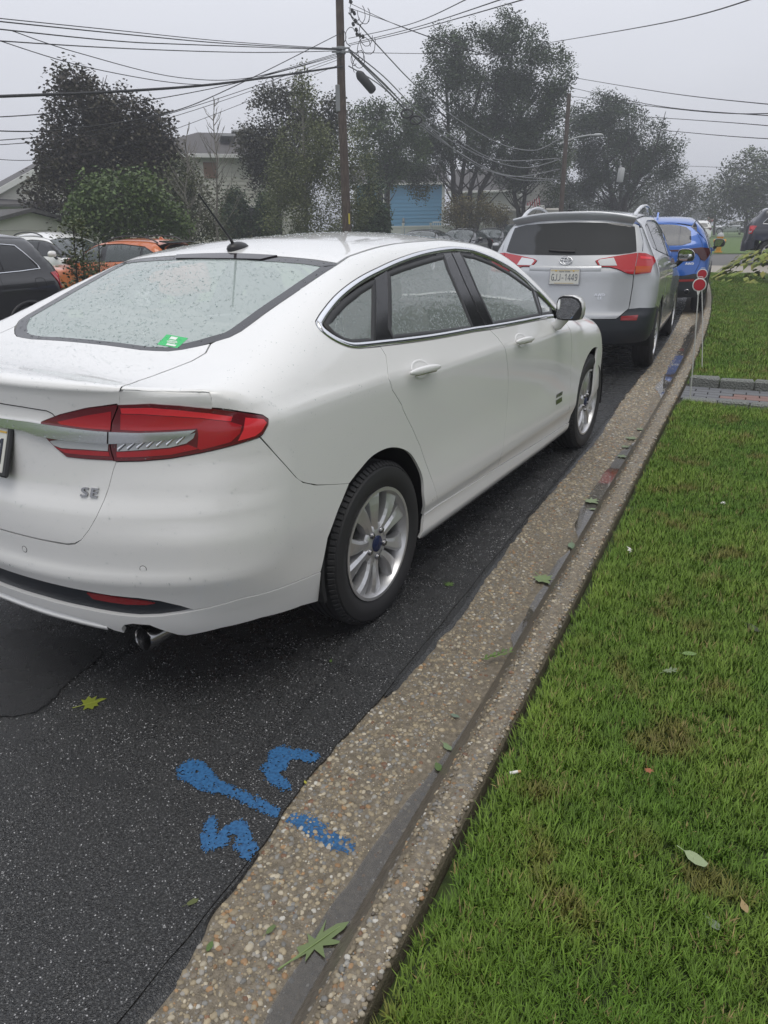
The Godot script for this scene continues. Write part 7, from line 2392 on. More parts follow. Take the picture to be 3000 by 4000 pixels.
	for x in [-1.3, 0.7]:
		g = Geo.new()
		g.box(Vector3(x, 1.4, 1.2), Vector3(0.14, 2.9, 0.14), Basis.IDENTITY, 0.02)
		put("porch_post", g, M("trim_white"), w2)
	# flag on a slanting staff
	var fp := spot(2080, 800, 58.0)
	var fl := thing("flag", "red and white striped flag hanging from a slanting staff", "flag", fp, facing(fp))
	g = Geo.new()
	g.tube([Vector3(-0.55, -0.75, 0), Vector3(0.25, 0.85, 0)], 0.02, 0.015, 6)
	put("staff", g, M("metal_grey"), fl)
	for k in 11:
		g = Geo.new()
		var x0 := -0.38 + 0.075 * k
		var p := [Vector3(x0, 0.12 + 0.018 * k * 2.2, 0.03 * sin(k * 0.9)), Vector3(x0 + 0.075, 0.12 + 0.018 * (k + 1) * 2.2, 0.03 * sin(k * 0.9 + 0.9))]
		var dn := Vector3(0.16, -0.95, 0)
		g.quad(p[0], p[1], p[1] + dn, p[0] + dn)
		g.quad(p[0] + Vector3(0, 0, -0.01), p[1] + Vector3(0, 0, -0.01), p[1] + dn + Vector3(0, 0, -0.01), p[0] + dn + Vector3(0, 0, -0.01))
		put("stripe", g, M("flag_red") if k % 2 == 0 else M("flag_white"), fl)
	# camper
	var cp := spot(2040, 860, 54.0)
	var cm := thing("camper", "cream camper with dark square windows behind the dark parked cars", "camper", Vector3(cp.x, 0, cp.z), facing(cp) + 0.1)
	g = Geo.new()
	g.box(Vector3(0, 1.45, -1.1), Vector3(5.0, 2.3, 2.2), Basis.IDENTITY, 0.12)
	put("body", g, M("camper_cream"), cm)
	for q in [[-1.35, 1.75, 0.85, 0.7], [0.35, 1.65, 0.9, 0.45], [1.75, 1.65, 0.6, 0.45]]:
		g = Geo.new()
		g.box(Vector3(q[0], q[1], 0.012), Vector3(q[2], q[3], 0.04), Basis.IDENTITY, 0.015)
		var wn := put("window", g, M("window_dark"), cm)
		g = Geo.new()
		g.quad(Vector3(q[0] - q[2] * 0.42, q[1] - q[3] * 0.4, 0.036), Vector3(q[0] + q[2] * 0.42, q[1] - q[3] * 0.4, 0.036), Vector3(q[0] + q[2] * 0.42, q[1] + q[3] * 0.4, 0.036), Vector3(q[0] - q[2] * 0.42, q[1] + q[3] * 0.4, 0.036))
		put("pane", g, M("house_glass"), wn)
	for q in [[0.4, 0.7], [1.3, 0.5]]:
		g = Geo.new()
		g.box(Vector3(q[0], 2.68, -1.0), Vector3(q[1], 0.22, 0.6), Basis.IDENTITY, 0.05)
		put("roof_unit", g, M("trim_white"), cm)
	g = Geo.new()
	g.lathe([[0.0, 0.12], [0.33, 0.12], [0.36, 0.06], [0.36, -0.06], [0.0, -0.12]], 20, Basis(Vector3.RIGHT, PI / 2), Vector3(-1.2, 0.9, 0.12))
	put("spare_wheel", g, M("board_brown"), cm)
	for x in [-1.2, 1.2]:
		g = Geo.new()
		g.lathe([[0.0, 0.12], [0.30, 0.12], [0.34, 0.06], [0.34, -0.1], [0.0, -0.12]], 20, Basis(Vector3.RIGHT, PI / 2), Vector3(x, 0.34, -0.1))
		put("wheel", g, M("tyre"), cm)
	# white vinyl fence
	var fa := spot(1470, 887, 57.0); var fb := spot(1905, 876, 55.0)
	fa.y = 0.0; fb.y = 0.0
	var fn := thing("vinyl_fence", "white vinyl panel fence running behind the dark saloons", "fence", fa, -atan2(fb.z - fa.z, fb.x - fa.x))
	var L := fa.distance_to(fb)
	var bays := int(L / 1.85)
	for k in bays + 1:
		g = Geo.new()
		var x := L * k / bays
		g.box(Vector3(x, 0.85, 0), Vector3(0.14, 1.75, 0.14), Basis.IDENTITY, 0.02)
		g.box(Vector3(x, 1.76, 0), Vector3(0.18, 0.06, 0.18), Basis.IDENTITY, 0.02)
		put("post", g, M("vinyl_white"), fn)
		if k < bays:
			var st := L / bays
			for q in [0.15, 1.55]:
				g = Geo.new()
				g.box(Vector3(x + st * 0.5, q, 0), Vector3(st - 0.14, 0.14, 0.06), Basis.IDENTITY, 0.01)
				put("rail", g, M("vinyl_white"), fn)
			for j in 8:
				g = Geo.new()
				g.box(Vector3(x + 0.1 + (st - 0.2) * (j + 0.5) / 8.0, 0.85, 0), Vector3((st - 0.2) / 8.0 - 0.006, 1.28, 0.025), Basis.IDENTITY, 0.004)
				put("plank", g, M("vinyl_white"), fn)
	# short rail fence on a deck between the houses
	var da := spot(1700, 880, 58.0)
	var dk := thing("deck_railing", "white balustrade between the blue and the grey house", "railing", Vector3(da.x, 0.9, da.z), facing(da))
	g = Geo.new()
	g.box(Vector3(0.9, 0.95, 0), Vector3(2.2, 0.08, 0.08), Basis.IDENTITY, 0.01)
	g.box(Vector3(0.9, 0.1, 0), Vector3(2.2, 0.08, 0.08), Basis.IDENTITY, 0.01)
	put("rail", g, M("trim_white"), dk)
	for k in 15:
		g = Geo.new()
		g.box(Vector3(-0.15 + 0.15 * k, 0.52, 0), Vector3(0.05, 0.8, 0.05), Basis.IDENTITY, 0.006)
		put("baluster", g, M("trim_white"), dk)

# ---------------------------------------------------------------- trees
func leaf_clump(rng: RandomNumberGenerator, count: int, size: float, reach: float, droop := 0.0) -> ArrayMesh:
	var g := Geo.new()
	for k in count:
		var o := Vector3(rng.randfn(), rng.randfn(), rng.randfn()).normalized() * reach * sqrt(rng.randf())
		var nn := Vector3(rng.randfn() * 0.8, 0.7 + rng.randf() * 0.6, rng.randfn() * 0.8).normalized()
		var t := nn.cross(Vector3(rng.randfn(), rng.randfn() - droop, rng.randfn())).normalized()
		var b := nn.cross(t)
		var s := size * rng.randf_range(0.7, 1.25)
		var sh := rng.randf_range(0.75, 1.25)
		g.tint = Color(sh, sh, sh * 0.95)
		var q := g.vert(o - t * s * 0.5, nn); g.vert(o + b * s * 0.34, nn); g.vert(o + t * s * 0.55, nn); g.vert(o - b * s * 0.34, nn)
		g.face(q, q + 1, q + 2); g.face(q, q + 2, q + 3)
	return g.mesh()

var clumps := {}
func clump(key: String, count: int, size: float, reach: float, droop := 0.0) -> ArrayMesh:
	if not clumps.has(key):
		var rng := RandomNumberGenerator.new()
		rng.seed = hash(key)
		clumps[key] = leaf_clump(rng, count, size, reach, droop)
	return clumps[key]

# blobs: [u, v, ru, rv] seen at distance d, given the same depth as width; stems: [[u, v], ...] polylines
func tree(called: String, label: String, group: String, d: float, blobs: Array, stems: Array, c0: Color, c1: Color, density: float, kind: Array, sd: int, bark := "bark", r0 := 0.16, category := "tree") -> Node3D:
	var rng := RandomNumberGenerator.new()
	rng.seed = sd
	var base := spot(stems[0][0][0], stems[0][0][1], d)
	var gyb := gy(base.x, base.z) if base.x < -0.45 + kdx(base.z) else ly(base.x, base.z)
	var root := thing(called, label, category, Vector3(base.x, gyb, base.z), 0.0, group)
	var m := d / 2826.0
	var inv := root.position
	for s in stems:
		var pts := []
		for q in s: pts.append(spot(q[0], q[1], d + (q[2] if q.size() > 2 else 0.0)) - inv)
		if s == stems[0] or pts[0].y < 1.0: pts[0].y = -0.1
		# subdivide with a little wander
		var fine := []
		for k in pts.size() - 1:
			for j in 4:
				var w := Vector3(rng.randfn(), 0, rng.randfn()) * r0 * 0.12
				fine.append(pts[k].lerp(pts[k + 1], j / 4.0) + (w if k + j > 0 else Vector3.ZERO))
		fine.append(pts[pts.size() - 1])
		var g := Geo.new()
		var rr: float = r0 * (1.0 if s.size() < 2 or s[0].size() < 4 else s[0][3])
		g.tube(fine, rr, rr * 0.35, 8)
		# limbs
		for k in range(2, fine.size() - 1):
			for j in 2:
				var a := rng.randf() * TAU
				var L := rng.randf_range(0.5, 1.4) * r0 * 9.0
				var p0: Vector3 = fine[k]
				var p1 := p0 + Vector3(cos(a) * L * 0.6, L * 0.5, sin(a) * L * 0.6)
				g.tube([p0, p0.lerp(p1, 0.5) + Vector3(0, -L * 0.05, 0), p1, p1 + Vector3(cos(a) * L * 0.3, L * 0.4, sin(a) * L * 0.3)], rr * 0.3, rr * 0.06, 5, false)
		put("trunk", g, M(bark), root)
	var where := []; var cols := []
	var nf := FastNoiseLite.new()
	nf.seed = sd; nf.frequency = 0.8 * 30.0 / d; nf.fractal_octaves = 2
	for b in blobs:
		var c := spot(b[0], b[1], d + (b[4] if b.size() > 4 else 0.0)) - inv
		var R := Vector3(b[2] * m, b[3] * m, maxf(b[2], b[3] * 0.6) * m * 0.9) * 0.90
		var vol := R.x * R.y + R.y * R.z + R.x * R.z
		var n := int(vol * density * 4.2)
		for k in n:
			var dir := Vector3(rng.randfn(), rng.randfn(), rng.randfn()).normalized()
			var t := pow(rng.randf(), 0.33)
			t = lerpf(t, 0.75 + 0.3 * rng.randf(), 0.55)
			var p := c + dir * R * t
			var hole := nf.get_noise_3dv(p)
			if hole < -0.16 and t > 0.45: continue
			if t > 0.9 and hole < 0.08: continue
			var s := rng.randf_range(0.75, 1.3)
			var bs := Basis.from_euler(Vector3(rng.randf() * 0.8 - 0.4, rng.randf() * TAU, rng.randf() * 0.8 - 0.4)).scaled(Vector3.ONE * s)
			where.append(Transform3D(bs, p))
			cols.append(c0.lerp(c1, rng.randf()) * rng.randf_range(1.15, 1.75))
	many("crown", clump(kind[0], kind[1], kind[2], kind[3], kind[4] if kind.size() > 4 else 0.0), M("leaf"), where, cols, root)
	return root

func build_trees() -> void:
	var big := ["maple", 40, 0.135, 0.55]
	var mid := ["bush", 34, 0.10, 0.42]
	var fine := ["birch", 34, 0.08, 0.45, 1.0]
	var far := ["far", 36, 0.21, 1.0]
	var pur := Color(0.030, 0.022, 0.022); var pur2 := Color(0.052, 0.048, 0.028)
	# purple-leaved tree on the left
	tree("plum_tree", "dark purple-leaved tree standing behind the orange car", "", 31.0, [[290, 345, 60, 50], [320, 430, 110, 90], [330, 540, 130, 110], [470, 500, 130, 110], [570, 560, 110, 120], [480, 620, 190, 110], [290, 650, 130, 110], [270, 770, 150, 110], [560, 700, 140, 120], [130, 730, 45, 40], [620, 640, 60, 110]], [[[400, 900], [390, 760], [370, 600], [330, 430]], [[400, 880], [470, 720], [520, 560]]], pur, pur2, 11.0, big, 1)
	tree("leafy_shrub", "tall green shrub mass in front of the purple tree", "", 25.0, [[470, 800, 170, 110], [600, 830, 110, 90], [390, 850, 110, 80], [560, 720, 90, 60], [690, 850, 60, 70]], [[[480, 950], [485, 850], [470, 740]]], Color(0.038, 0.066, 0.018), Color(0.075, 0.11, 0.03), 16.0, mid, 2, "bark", 0.08, "shrub")
	tree("hedge_tree", "dull olive tree between the purple tree and the bare birch", "", 29.0, [[690, 700, 80, 80], [740, 800, 90, 90], [770, 880, 90, 60], [650, 780, 70, 70]], [[[720, 950], [725, 820], [700, 680]]], Color(0.032, 0.042, 0.020), Color(0.062, 0.070, 0.030), 12.0, mid, 3, "bark", 0.08)
	# bare birch in front of the cream house
	var rng := RandomNumberGenerator.new()
	rng.seed = 77
	for q in [[838, 390, 27.0, "slender nearly leafless birch in front of the cream house", 0.055], [728, 500, 27.5, "pale thin birch with bare upper twigs beside the olive tree", 0.05]]:
		var bp := spot(q[0], 950, q[2])
		var bt := thing("bare_birch", q[3], "tree", Vector3(bp.x, -0.15, bp.z))
		var g := Geo.new()
		var top := spot(q[0], q[1], q[2]) - bt.position
		var pts := []
		for k in 11:
			var f := k / 10.0
			pts.append(Vector3(top.x * f + rng.randfn() * 0.04, lerpf(-0.1, top.y, f), top.z * f + rng.randfn() * 0.04))
		g.tube(pts, q[4], 0.010, 7)
		put("trunk", g, M("bark_pale"), bt)
		for k in 34:
			var f := rng.randf_range(0.25, 0.97)
			var p0: Vector3 = pts[int(f * 10)].lerp(pts[mini(10, int(f * 10) + 1)], f * 10 - int(f * 10))
			var a := rng.randf() * TAU
			var L := (1.15 - f) * rng.randf_range(1.2, 2.6)
			var br := Geo.new()
			var tip := p0 + Vector3(cos(a) * L * 0.55, L * 0.75, sin(a) * L * 0.55)
			br.tube([p0, p0.lerp(tip, 0.5) + Vector3(cos(a), 0, sin(a)) * 0.06, tip], 0.016, 0.005, 5, false)
			for j in 4:
				var s0 := p0.lerp(tip, rng.randf_range(0.3, 0.95))
				var a2 := a + rng.randf_range(-0.9, 0.9)
				var l2 := L * rng.randf_range(0.2, 0.4)
				br.tube([s0, s0 + Vector3(cos(a2) * l2 * 0.5, l2 * 0.8, sin(a2) * l2 * 0.5)], 0.007, 0.003, 4, false)
			put("branch", br, M("bark_pale"), bt)
		var wh := []; var cl := []
		for k in 240:
			var p := Vector3(rng.randfn() * 0.75, rng.randf_range(0.3, 3.4), rng.randfn() * 0.6)
			wh.append(Transform3D(Basis.from_euler(Vector3(rng.randf(), rng.randf() * TAU, rng.randf())), p))
			cl.append(Color(0.07, 0.075, 0.035) * rng.randf_range(0.7, 1.3))
		many("leaves", clump("sparse", 7, 0.08, 0.42), M("leaf"), wh, cl, bt)
	# dark trees behind the weeping birch
	tree("dark_maple", "dark bronze-green tree leaning over the cream house roof", "", 39.0, [[1080, 470, 110, 110], [1040, 590, 100, 110], [1090, 690, 100, 110], [1000, 560, 60, 60], [1290, 460, 90, 60], [1230, 560, 110, 100], [1150, 400, 60, 50], [1020, 700, 50, 60]], [[[1090, 930], [1090, 750], [1080, 560]]], Color(0.022, 0.026, 0.016), Color(0.048, 0.046, 0.026), 8.5, big, 5)
	tree("weeping_birch", "pale olive weeping birch in front of the utility pole", "", 33.0, [[1180, 420, 55, 90], [1180, 560, 100, 120], [1150, 700, 120, 120], [1130, 830, 130, 110], [1280, 620, 100, 130], [1290, 780, 130, 150], [1400, 600, 70, 110], [1400, 760, 90, 140], [1180, 325, 28, 50], [1250, 890, 150, 60]], [[[1200, 960], [1195, 800], [1185, 560], [1180, 340]]], Color(0.058, 0.070, 0.026), Color(0.11, 0.125, 0.05), 11.0, fine, 6, "bark_pale", 0.09)
	for q in [[920, 765, 950, 62, "dark green conical cypress below the cream house wall"], [1040, 780, 950, 44, "narrow dark cypress left of the weeping birch"], [1440, 640, 950, 46, "tall dark cypress right of the utility pole"], [1478, 700, 950, 36, "slim cypress against the blue house wall"]]:
		var b := []
		for k in 7:
			var f := k / 6.0
			b.append([q[0] + (rng.randf() - 0.5) * 8, lerpf(q[1] + 12, q[2] - 30, f), maxf(10.0, q[3] * sqrt(f + 0.06)), 44])
		tree("cypress", q[4], "", 37.0, b, [[[q[0], q[2]], [q[0], q[1] + 30]]], Color(0.014, 0.034, 0.011), Color(0.030, 0.058, 0.018), 30.0, mid, 30 + int(q[0]), "bark", 0.08)
	tree("green_maple", "green maple behind the utility pole beside the blue house", "", 47.0, [[1430, 480, 90, 60], [1530, 490, 110, 90], [1490, 590, 100, 90], [1590, 590, 80, 90], [1520, 660, 60, 60]], [[[1520, 900], [1515, 720], [1500, 560]]], Color(0.030, 0.052, 0.020), Color(0.062, 0.090, 0.034), 8.0, big, 7)
	# the great maple
	tree("maple_tree", "great dark maple with four splayed stems over the blue house", "", 51.0, [[1960, 130, 80, 75], [1740, 215, 70, 90], [1850, 240, 110, 110], [2010, 250, 150, 130], [2120, 300, 120, 110], [1720, 370, 120, 120], [1880, 390, 150, 130], [2050, 420, 150, 120], [2170, 420, 70, 100], [1660, 500, 110, 100], [1800, 540, 140, 90], [1960, 560, 150, 90], [2090, 560, 110, 90], [1590, 610, 100, 90], [1690, 640, 90, 70], [1640, 715, 50, 60], [1890, 615, 100, 45]], [[[1805, 905, 0, 1.0], [1775, 745], [1750, 520], [1740, 300]], [[1822, 905, 0, 0.9], [1800, 745], [1830, 520], [1890, 280]], [[1838, 905, 0, 0.9], [1836, 745], [1920, 480], [1990, 250]], [[1856, 905, 0, 1.0], [1880, 745], [1990, 520], [2100, 360]]], Color(0.018, 0.033, 0.012), Color(0.042, 0.066, 0.024), 6.0, big, 8, "bark", 0.21)
	tree("forked_maple", "forked maple with two dark stems beside the camper", "", 52.0, [[2080, 660, 110, 70], [2170, 600, 60, 80], [2000, 690, 80, 50], [2140, 720, 60, 60]], [[[2045, 905], [2045, 800], [2060, 660]], [[2040, 905], [2015, 790], [1990, 650]]], Color(0.026, 0.045, 0.016), Color(0.070, 0.095, 0.035), 7.0, big, 9, "bark", 0.2)
	tree("ornamental_tree", "small bronze-leaved ornamental tree in front of the white fence", "", 49.0, [[1760, 820, 60, 35], [1850, 800, 70, 40], [1930, 840, 60, 35], [1800, 850, 80, 30]], [[[1830, 900], [1835, 850], [1850, 800]]], Color(0.085, 0.060, 0.020), Color(0.10, 0.095, 0.035), 10.0, mid, 10, "bark", 0.06)
	tree("oak_tree", "broad dark oak down the street beyond the second pole", "", 60.0, [[2320, 440, 110, 70], [2400, 500, 130, 90], [2500, 560, 110, 80], [2300, 560, 110, 100], [2400, 630, 150, 90], [2560, 640, 80, 60], [2620, 600, 45, 50], [2270, 680, 110, 100], [2400, 740, 130, 80], [2620, 660, 40, 40], [2250, 790, 90, 70]], [[[2420, 880], [2440, 780], [2500, 690], [2560, 640]], [[2410, 880], [2390, 760], [2360, 600]]], Color(0.016, 0.031, 0.012), Color(0.038, 0.062, 0.022), 6.2, big, 11, "bark", 0.3)
	tree("far_trees", "hazy tree further down the street behind the oak", "", 85.0, [[2620, 760, 100, 80], [2680, 800, 70, 70], [2560, 830, 90, 60]], [[[2640, 890], [2640, 800]]], Color(0.030, 0.042, 0.022), Color(0.056, 0.068, 0.034), 2.6, far, 12, "bark", 0.2)
	tree("far_trees", "hazy green tree rising at the right beyond the stop sign", "", 80.0, [[2920, 700, 90, 80], [2990, 740, 90, 100], [2850, 790, 80, 70], [2960, 820, 90, 60]], [[[2920, 890], [2920, 780]]], Color(0.030, 0.046, 0.018), Color(0.060, 0.078, 0.030), 2.8, far, 13, "bark", 0.2)
	tree("far_trees", "small far tree with ragged top beside the stop sign", "", 90.0, [[2790, 740, 35, 35], [2800, 800, 45, 50]], [[[2795, 880], [2795, 780]]], Color(0.026, 0.040, 0.016), Color(0.05, 0.066, 0.026), 3.0, far, 14, "bark", 0.15)
	# a wood closing the view behind the houses
	for q in [[2230, 830, 100, 130, 70, "behind the second utility pole"], [2450, 830, 110, 160, 60, "under the broad oak"], [1560, 800, 95, 120, 70, "behind the blue house"], [680, 820, 70, 150, 70, "behind the olive tree and the cream house"], [2740, 850, 140, 60, 40, "where the street ends past the stop sign"]]:
		tree("background_tree", "distant dark tree filling the gap " + q[5], "background trees", q[2], [[q[0] - q[3] * 0.5, q[1], q[3] * 0.6, q[4]], [q[0] + q[3] * 0.5, q[1] + 10, q[3] * 0.6, q[4]], [q[0], q[1] - q[4] * 0.4, q[3] * 0.5, q[4] * 0.8]], [[[q[0], 895], [q[0], q[1]]]], Color(0.026, 0.036, 0.018), Color(0.046, 0.058, 0.026), 2.0, far, 60 + int(q[0]), "bark", 0.2)
	# leafy bush by the kerb across the street
	tree("rambling_bush", "straggly leafy bush between the black and the orange car", "", 13.2, [[330, 1010, 70, 50], [300, 1060, 60, 60], [420, 1090, 90, 60], [350, 1130, 110, 60], [250, 920, 45, 40], [330, 930, 25, 60], [290, 880, 15, 40], [380, 960, 15, 45]], [[[330, 1260], [330, 1100], [320, 900]], [[340, 1260], [300, 1080], [285, 870]], [[350, 1260], [390, 1080], [385, 940]]], Color(0.045, 0.060, 0.022), Color(0.085, 0.09, 0.04), 38.0, ["small", 16, 0.055, 0.18], 15, "bark", 0.02, "bush")
	# trees on this side of the street, off to the right: their image lies in the sedan's windows
	for q in [[9.0, -17.0, 4.2, 8.5], [11.5, -27.0, 4.8, 9.5], [8.5, 5.0, 4.0, 8.0]]:
		var root := thing("shade_tree", "round shade tree on the near lawn outside the picture", "tree", Vector3(q[0], ly(q[0], q[1]), q[1]), 0.0, "near-side shade trees")
		var g := Geo.new()
		g.tube([Vector3(0, -0.1, 0), Vector3(0.1, 2, 0.05), Vector3(0, q[3] * 0.6, 0)], 0.22, 0.1, 8)
		put("trunk", g, M("bark"), root)
		var wh := []; var cl := []
		for k in 4000:
			var dir := Vector3(rng.randfn(), rng.randfn(), rng.randfn()).normalized()
			var p := Vector3(0, q[3] * 0.62, 0) + dir * Vector3(q[2], q[3] * 0.40, q[2]) * (0.6 + 0.45 * rng.randf())
			wh.append(Transform3D(Basis.from_euler(Vector3(rng.randf(), rng.randf() * TAU, rng.randf())), p))
			cl.append(Color(0.028, 0.048, 0.017) * rng.randf_range(0.7, 1.5))
		many("crown", clump("maple", 40, 0.135, 0.55), M("leaf"), wh, cl, root)

# ---------------------------------------------------------------- poles and wires
func wire(label: String, pts: Array, r: float, m := "cable", called := "overhead_cable", group := "overhead wires") -> Node:
	# pts: [u, v, distance], smoothed
	var P := []
	for q in pts: P.append(spot(q[0], q[1], q[2]))
	var fine := []
	for k in P.size() - 1:
		for j in 8:
			fine.append(P[k].cubic_interpolate(P[k + 1], P[maxi(k - 1, 0)], P[mini(k + 2, P.size() - 1)], j / 8.0))
	fine.append(P[P.size() - 1])
	var g := Geo.new()
	g.tube(fine, r, r, 5, false)
	var o := put(called, g, M(m))
	tag(o, label, "cable", group)
	return o

func build_poles() -> void:
	# main pole
	var bp := spot(1353, 905, 30.0)
	var y0 := gy(bp.x, bp.z)
	var pole := thing("utility_pole", "tall brown wooden utility pole hung with cables behind the white sedan", "pole", Vector3(bp.x, y0, bp.z), facing(bp))
	var g := Geo.new()
	var pts := []
	for k in 9: pts.append(Vector3(0.02 * sin(k * 1.3), -0.2 + 13.2 * k / 8.0, 0.0))
	g.tube(pts, 0.175, 0.12, 16)
	put("post", g, M("pole_wood"), pole)
	var at := func(u: float, v: float) -> Vector3:
		var q := spot(u, v, 30.0)
		return pole.transform.affine_inverse() * q
	var e: Vector3 = at.call(1322, 385)
	g = Geo.new()
	g.box(e + Vector3(0, 0, 0.05), Vector3(0.20, 0.85, 0.16), Basis.IDENTITY, 0.02)
	put("terminal_box", g, M("metal_grey"), pole)
	g = Geo.new()
	for v in [190, 205]:
		var c: Vector3 = at.call(1353, v)
		g.lathe([[0.165, -0.05], [0.175, -0.04], [0.175, 0.04], [0.165, 0.05]], 16, Basis.IDENTITY, Vector3(0, c.y, 0))
		g.tube([Vector3(-0.32, c.y, 0.1), Vector3(0.32, c.y, 0.1)], 0.03, 0.03, 6)
	put("cable_clamp", g, M("metal_grey"), pole)
	g = Geo.new()
	var tg: Vector3 = at.call(1364, 855)
	g.box(tg + Vector3(0, 0, 0.20), Vector3(0.06, 0.38, 0.01))
	put("marker_tag", g, M("tag_yellow"), pole)
	for q in [[1370, 10], [1376, 45], [1384, 55], [1389, 85], [1380, 98], [1392, 120], [1395, 138], [1406, 142], [1418, 146]]:
		g = Geo.new()
		var c: Vector3 = at.call(q[0], q[1])
		g.lathe([[0.0, -0.07], [0.05, -0.05], [0.055, 0.04], [0.03, 0.07], [0.0, 0.08]], 8, Basis(Vector3.BACK, 0.4), c + Vector3(0, 0, 0.1))
		put("connector", g, M("cable"), pole)
	# bits of slack cable looped round the pole top
	var rng := RandomNumberGenerator.new()
	rng.seed = 5
	for k in 12:
		g = Geo.new()
		var c: Vector3 = at.call(1330 + rng.randf() * 110, 30 + rng.randf() * 260)
		var r := rng.randf_range(0.12, 0.4)
		var ring := []
		var a0 := rng.randf() * TAU
		for j in 15:
			var a := a0 + j * rng.randf_range(0.25, 0.32)
			ring.append(c + Vector3(cos(a) * r * 0.7, sin(a) * r - 0.01 * j, 0.12 + 0.03 * sin(a * 2.0)))
		g.tube(ring, 0.012, 0.012, 5, false)
		put("slack_loop", g, M("cable"), pole)
	# splice can hung on the cable
	var cp := spot(1430, 322, 29.6)
	g = Geo.new()
	g.lathe([[0.0, -0.42], [0.10, -0.40], [0.15, -0.34], [0.16, 0.30], [0.12, 0.38], [0.06, 0.46], [0.0, 0.46]], 14, Basis(Vector3.BACK, 0.75) * Basis(Vector3.UP, 0.3))
	var can := put("splice_enclosure", g, M("cable"))
	can.position = cp
	can.rotation.y = facing(cp)
	tag(can, "black cable splice enclosure slung from the cables beside the pole", "enclosure")
	for q in [[1590, 445], [1625, 470]]:
		var p := spot(q[0], q[1], 33.0)
		g = Geo.new()
		var ring := []
		for k in 21: ring.append(Vector3(cos(TAU * k / 20.0) * 0.26, sin(TAU * k / 20.0) * 0.15 + 0.02 * k / 20.0, 0))
		g.tube(ring, 0.035, 0.035, 6, false)
		var o := put("cable_coil", g, M("cable"))
		o.position = p
		tag(o, "coil of spare black cable tied under the cable bundle", "coil", "cable coils")
	# cables to the left, along the street
	var L := func(u: float) -> float:   # distance at which a line over the far kerb is met
		var r := sight(u, 400.0)
		return 14.8 / (absf(r.x) / Vector2(r.x, r.z).length()) if u < 1300 else 30.0
	var lefts := [
		["thin upper line from the pole to the left", [[-60, 66], [450, 118], [900, 163], [1345, 192]], 0.010],
		["", [[-60, 78], [500, 135], [900, 171], [1345, 194]], 0.013],
		["", [[-60, 108], [450, 160], [760, 175], [1345, 196]], 0.013],
		["", [[-60, 156], [500, 190], [1000, 205], [1345, 198]], 0.012],
		["thick sheathed cable from the pole to the left", [[-60, 379], [500, 355], [900, 322], [1345, 258]], 0.032],
		["", [[40, 118], [300, 205], [700, 303], [1000, 300], [1345, 205]], 0.010],
		["", [[-60, 140], [350, 265], [760, 330], [1000, 300], [1345, 200]], 0.010],
		["", [[-60, 460], [220, 440], [600, 388], [950, 318], [1345, 212]], 0.011],
		["", [[-60, 510], [230, 507], [640, 445], [920, 335], [1345, 122]], 0.013],
		["", [[-60, 553], [400, 505], [800, 402], [1345, 215]], 0.009],
		["", [[-60, 570], [350, 530], [760, 430], [1345, 225]], 0.008],
		["", [[-60, 618], [200, 618], [640, 520], [1345, 245]], 0.007]]
	for w in lefts:
		var p := []
		for q in w[1]: p.append([q[0], q[1], L.call(q[0])])
		wire(w[0] if w[0] else "slim dark overhead line running left from the utility pole", p, w[2], "cable", "overhead_cable", "lines running left from the pole")
	# bundle to the second pole
	for q in [[[1362, 195, 30], [1500, 325, 31.7], [1640, 468, 34.5], [1800, 570, 37.9], [1930, 630, 41.3], [2060, 655, 44.2], [2187, 622, 47]], [[1362, 200, 30], [1500, 340, 31.7], [1650, 488, 34.5], [1830, 620, 38.5], [1980, 690, 42.5], [2080, 706, 44.7], [2187, 700, 47]], [[1362, 258, 30], [1500, 345, 31.7], [1640, 490, 34.5], [1800, 600, 37.9], [1960, 680, 41.9], [2187, 702, 47]], [[1362, 190, 30], [1500, 300, 31.7], [1640, 440, 34.5], [1780, 540, 37.4], [1950, 625, 41.9], [2187, 618, 47]], [[1362, 50, 30], [1500, 205, 31.7], [1620, 330, 34], [1750, 440, 36.8], [1900, 535, 40.8], [2000, 577, 43], [2100, 585, 45.3], [2187, 540, 47]], [[1362, 196, 30], [1520, 350, 32.3], [1700, 520, 35.7], [1850, 640, 39.1], [2010, 690, 43], [2187, 660, 47]]]:
		wire("sagging cable of the bundle between the two poles", q, 0.022, "cable_grey", "overhead_cable", "cables between the poles")
	# service lines to the right and up
	for q in [[[1362, 30, 30], [1500, 78, 26], [1700, 152, 22], [1900, 215, 19]], [[1362, 10, 30], [1520, 85, 27], [1690, 150, 24], [1830, 200, 22]], [[1362, 172, 30], [1620, 108, 22], [1970, -6, 14]], [[1362, 150, 30], [1600, 95, 22], [1830, -6, 16]], [[1362, 178, 30], [1620, 118, 22], [2060, -6, 14]], [[1362, 205, 30], [1700, 210, 31], [2240, 215, 33]]]:
		wire("slim service line rising to the right from the utility pole", q, 0.010, "cable", "overhead_cable", "lines running right from the pole")
	wire("single line slanting up to the right above the great maple", [[2150, 166, 34], [2600, 88, 20], [2990, -20, 13]], 0.011)
	for q in [[[2200, 296, 45], [2600, 362, 30], [3050, 412, 22]], [[2200, 335, 45], [2560, 412, 31], [3050, 455, 22]], [[2200, 372, 46], [2700, 432, 28], [3050, 443, 22]], [[2500, 455, 40], [2800, 475, 30], [3050, 495, 24]], [[2500, 500, 40], [2800, 528, 30], [3050, 545, 24]], [[2600, 645, 60], [2860, 655, 50], [3050, 658, 45]]]:
		wire("long dark line crossing the sky at the right above the oak", q, 0.012, "cable", "overhead_cable", "lines crossing the sky at the right")
	# second pole with its street light
	var p2 := spot(2187, 890, 47.0)
	var sp := thing("utility_pole", "further wooden utility pole carrying a curved street light arm", "pole", Vector3(p2.x, 0, p2.z), facing(p2))
	g = Geo.new()
